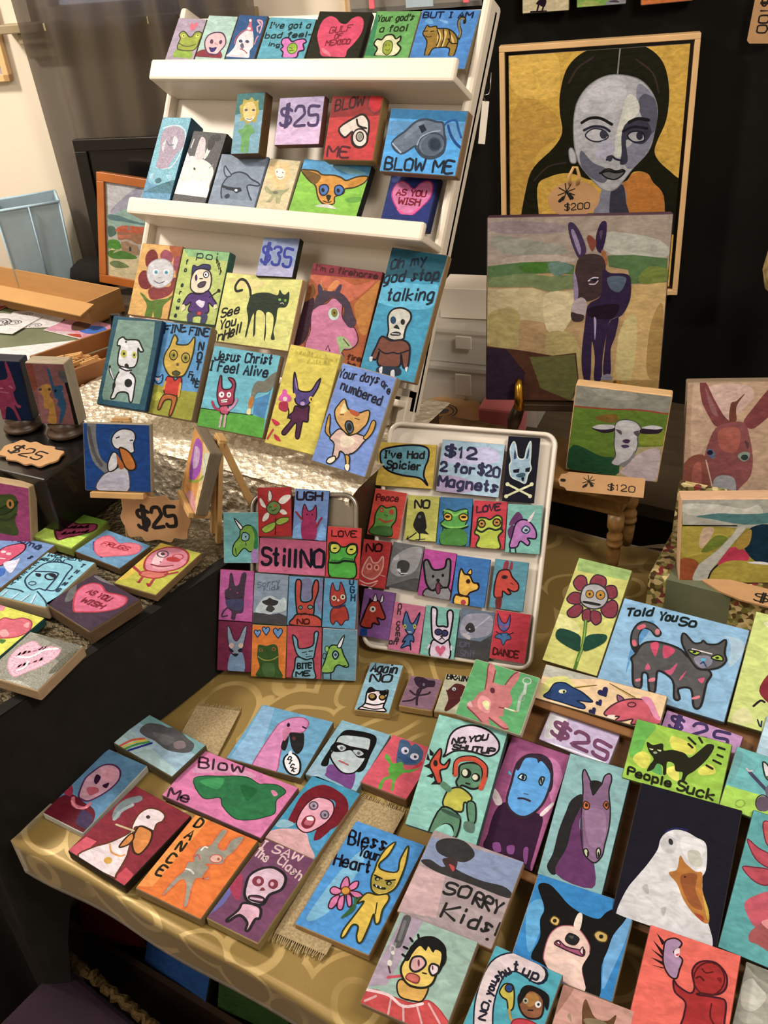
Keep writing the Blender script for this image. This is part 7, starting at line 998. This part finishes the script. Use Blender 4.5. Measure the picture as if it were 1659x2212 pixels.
sheet_paper('red booklet lying on the marbled cloth at the edge of the picture', (-2.20, 1.50, .951), 5, .14, .07, 'b43a36', lambda A: A.stroke([(-.02, 0), (.05, .01)], .02, pig('dcc')), 'booklet', 'booklet')
sheet_paper('blank white folder lying on the marbled cloth by the crate', (-1.80, 1.30, .951), 36, .26, .10, 'ece8e0', lambda A: None, 'folder', 'folder')
# crate of clothes pegs
t = thing('wooden_crate', 'small slatted wooden crate full of wooden pegs behind the black stand', 'crate', rotz((-1.495, 1.262, .9505), -17))
CW = plain('crate_wood', '8a5a34', .55, var=.2, scale=10, stretch=(8, 1, 1))
link('crate_floor', B(-.068, .068, -.128, .128, 0, .005), CW, t)
for x in (-.076, .069):
    for z in (.006, .046): link('side_slat', B(x, x+.007, -.136, .136, z, z+.036), CW, t, bevel=.001)
for y in (-.136, .129):
    bm = bmesh.new(); box(bm, -.069, .069, y, y+.007, .006, .042); box(bm, -.069, -.03, y, y+.007, .042, .060); box(bm, .03, .069, y, y+.007, .042, .060); box(bm, -.069, .069, y, y+.007, .060, .082)
    link('end_board', bm, CW, t, bevel=.001)
link('strap', tube(bmesh.new(), [(-.055, .05, .07), (-.062, .06, .115), (-.02, .06, .125), (.04, .04, .118), (.05, .03, .09), (.05, .02, .05)], .0045, 6), BLACKRUB, t, smooth=True)
PEG = plain('peg_wood', 'c89a60', .55, var=.1, scale=20)
def peg():
    e = thing('clothes_peg', 'loose pale wooden clothes peg in the slatted crate', 'clothes peg', None, 'clothes pegs in the crate')
    for s in (-1, 1): link('prong', prism(bmesh.new(), [(-.036, s*.001), (.036, s*.006), (.036, s*.0095), (.0, s*.0085), (-.036, s*.0065)], -.004, .004), PEG, e, bevel=.0008)
    link('spring', tube(bmesh.new(), [(.002, -.009, 0), (.004, -.004, .005), (.002, .004, .005), (.004, .009, 0)], .0011, 5), TRAYG, e)
    return e
pg0 = peg(); base = t.matrix_world
for k in range(22):
    lay = k//8
    M = base @ Matrix.Translation((random.uniform(-.03, .03), random.uniform(-.085, .085), .016+.026*lay+random.uniform(0, .004))) @ Matrix.Rotation(random.uniform(0, 6.28), 4, 'Z') @ Matrix.Rotation(random.uniform(-.35, .35), 4, 'Y')
    if k == 0: pg0.matrix_world = M; continue
    e = pg0.copy(); COL.objects.link(e); e.matrix_world = M
    for ch in pg0.children:
        c = ch.copy(); COL.objects.link(c); c.parent = e

# ------------------------------------------------------------------ behind the front table: bins, boxes
t = thing('low_table', 'low dark table behind the bench carrying plastic bins', 'table', Matrix.Translation((-.75, 1.9, 0)))
link('table_top', B(-.36, .66, -.28, .20, .665, .695), TABLEW, t)
for x in (-.33, .63):
    for y in (-.25, .17): link('leg', B(x-.02, x+.02, y-.02, y+.02, 0, .665), BLACKP, t)
def clearbin(label, o_, a_, w_, d_, h_):
    e = thing('plastic_bin', label, 'storage bin', rotz(o_, a_))
    bm = bmesh.new(); q = .0025
    box(bm, -w_/2, w_/2, -d_/2, -d_/2+q, 0, h_); box(bm, -w_/2, w_/2, d_/2-q, d_/2, 0, h_); box(bm, -w_/2, -w_/2+q, -d_/2+q, d_/2-q, 0, h_); box(bm, w_/2-q, w_/2, -d_/2+q, d_/2-q, 0, h_); box(bm, -w_/2+q, w_/2-q, -d_/2+q, d_/2-q, 0, q)
    link('bin_body', bm, CLEAR, e)
    link('lid', B(-w_/2-.008, w_/2+.008, -d_/2-.008, d_/2+.008, h_+.001, h_+.014), CLEAR, e, bevel=.003)
    link('contents', B(-w_/2+.02, w_/2-.02, -d_/2+.02, d_/2-.02, q+.001, h_*.6), WHITEP, e)
    link('latch', B(-.02, .02, -d_/2-.014, -d_/2-.0085, h_*.55, h_*.98), WHITEP, e, bevel=.002)
clearbin('clear plastic storage bin with white contents behind the donkey canvas', (-.93, 1.93, .6965), 8, .36, .22, .13)
clearbin('shallow clear plastic bin stacked on the larger one behind the donkey canvas', (-.93, 1.93, .8435), 8, .34, .20, .075)
o = link('gift_box', B(-.07, .12, -.05, .05, 0, .075), WHITE, None, bevel=.002); o.matrix_world = rotz((-.94, 1.93, .935), 12)
tag(o, 'plain white box on top of the clear plastic bins', 'box')
o = link('kraft_box', B(-.11, .08, -.05, .05, 0, .06), CARDB, None, bevel=.002); o.matrix_world = rotz((-1.14, 1.94, .935), 8)
tag(o, 'plain brown cardboard box beside the white box on the bins', 'box')
e = thing('kraft_mailer_box', 'flat kraft box with a round stamped emblem behind the magnet tray', 'box', rotz((-.955, 1.755, .6965), 48))
link('box_body', B(-.11, .10, -.10, .06, 0, .055), KRAFT, e, bevel=.002)
A = Art(.5, .5, (0, 0, 0)); A.v, A.f, A.c = [], [], []; A.z = .0555
for rr in (.038, .030): A.stroke([(rr*math.cos(k*.45), rr*math.sin(k*.45)-.02) for k in range(14)], .0035, pig('555'), True)
A.fill([(-.02, -.02), (-.01, -.008), (.01, -.012), (.02, -.02), (.01, -.032), (-.01, -.03)], pig('666'))
A.build('stamped_emblem', PAINT, e)
STR = plain('pink_striped_bag', 'e4808c', .6)
o = link('striped_bag', B(-.13, -.03, -.04, .04, 0, .085), STR, None, bevel=.006); o.matrix_world = rotz((-.72, 1.80, .6965), 10)
tag(o, 'pink bag lying behind the feet of the donkey easel', 'bag')

# hanging from the drape at the top
Mw = Matrix((T, Vector((0, 0, 1)), NW)).transposed().to_4x4()
def onwall(x, y, z): m_ = Mw.copy(); m_.translation = Vector((x, y, z)); return m_
e = thing('plastic_sleeve', 'clear plastic sleeve with a pale blue print clipped along the top of the drape', 'plastic sleeve', onwall(-1.185, 2.150, 1.66))
DGREY = plain('grey_paper', '6a655c', .5, var=.2)
link('backing_sheet', B(-.155, .155, -.08, .12, -.004, -.001), DGREY, e)
link('print', B(-.02, .045, -.085, .12, 0, .002), CRATEIN, e)
link('sleeve', sheet(lambda u, v: Vector((-.16+.32*u, -.09+.21*v, .006+.004*math.sin(u*19+v*7))), 30, 16), clearplastic('crinkled_film', .18), e, smooth=True)
for dx, lab in ((-.098, 'pink plastic clip on the drape above the heart painting'), (.125, 'pink plastic clip on the drape above the tiger cat painting')):
    m_ = onwall(-1.185, 2.150, 1.60) @ Matrix.Translation((dx, 0, .014))
    e = thing('clip', lab, 'clip', m_); link('jaw', B(-.007, .007, -.022, .06, 0, .006), PINKM, e, bevel=.002); link('lever', B(-.007, .007, .02, .06, .007, .013), PINKM, e, bevel=.002)
e = thing('hang_tag', 'narrow white tag on a hooked wire hanging from the drape beside the display board', 'hang tag', onwall(-1.043, 2.222, 1.315) @ Matrix.Rotation(math.radians(-7), 4, 'Z'))
link('tag_strip', B(-.0085, .0085, -.055, .045, -.001, .001), PAPER, e)
link('wire', tube(bmesh.new(), [(0, .043, 0), (-.008, .058, .002), (.006, .062, .002), (.008, .075, 0), (.006, .11, 0)], .0012, 5), TRAYG, e, smooth=True)

# at the far right: knitted basket and red box against the drape
o = link('wicker_basket', lathe(bmesh.new(), [(.05, 0), (.075, .02), (.085, .06), (.08, .10), (.07, .12)], None, 28), WICKER, None, smooth=True); o.location = (-.243, 2.17, .972)
tag(o, 'round woven basket at the edge of the picture beside the black drape', 'basket')
REDM = plain('red_card', 'b3281f', .5)
o = link('red_box', B(0, .14, -.04, .04, 0, .125), REDM, None, bevel=.002); o.matrix_world = rotz((-.262, 1.985, .6965), 15)
tag(o, 'plain red box at the edge of the picture above the brown donkey painting', 'box')

# ------------------------------------------------------------------ beneath the front table
e = thing('velvet_ottoman', 'purple velvet ottoman with a gold braid in the dark below the table', 'ottoman', rotz((-.85, .235, 0), -5))
link('cushion', B(-.11, .34, -.18, .165, .12, .415), MAGENTA, e, bevel=.02, segs=3)
br = bmesh.new(); tube(br, [(-.115+.465*k/60, .172+.003*math.sin(k*2.1), .418+.005*math.sin(k*3.3)) for k in range(61)], [.008+.002*math.sin(k*2.7) for k in range(61)], 8)
link('gold_braid', br, plain('gold_braid', '4e3c1a', .6, metal=.3, var=.4, scale=90, bump=.8, bscale=200), e)
for x in (-.08, .30):
    for y in (-.14, .12): link('leg', B(x-.02, x+.02, y-.02, y+.02, 0, .12), DARKWOOD, e)
def stored(label, o_, az, el, w_, h_, bg, ops):
    r = dict(cat='painting', label=label, group=None, o=o_, u=azel(az, el)[0], up=azel(az, el)[1], whd=(w_, h_, .02), edge='332', bg=bg, ops='')
    e = panel_thing('stored', r, 'painting')
    return e
t = thing('storage_crate', 'dark crate of stored paintings on the floor below the gold table', 'crate', Matrix.Translation((-.72, .64, 0)))
bm = bmesh.new(); box(bm, -.34, .40, -.16, -.15, 0, .34); box(bm, -.34, .40, .15, .16, 0, .34); box(bm, -.34, -.33, -.15, .15, 0, .34); box(bm, .39, .40, -.15, .15, 0, .34); box(bm, -.33, .39, -.15, .15, 0, .01)
link('crate_body', bm, DARKWOOD, t)
stored('red stored painting standing in the dark crate below the table', (-.945, .53, .41), 20, 20, .14, .18, '8a2a1c', '')
stored('blue stored painting standing in the dark crate below the table', (-.80, .53, .41), -8, 24, .15, .20, '2a5a98', '')
stored('green stored painting standing in the dark crate below the table', (-.655, .535, .41), 6, 22, .13, .18, '3a5a24', '')
stored('brown stored painting at the end of the dark crate below the table', (-.52, .535, .41), 0, 22, .12, .18, '7a4a34', '')
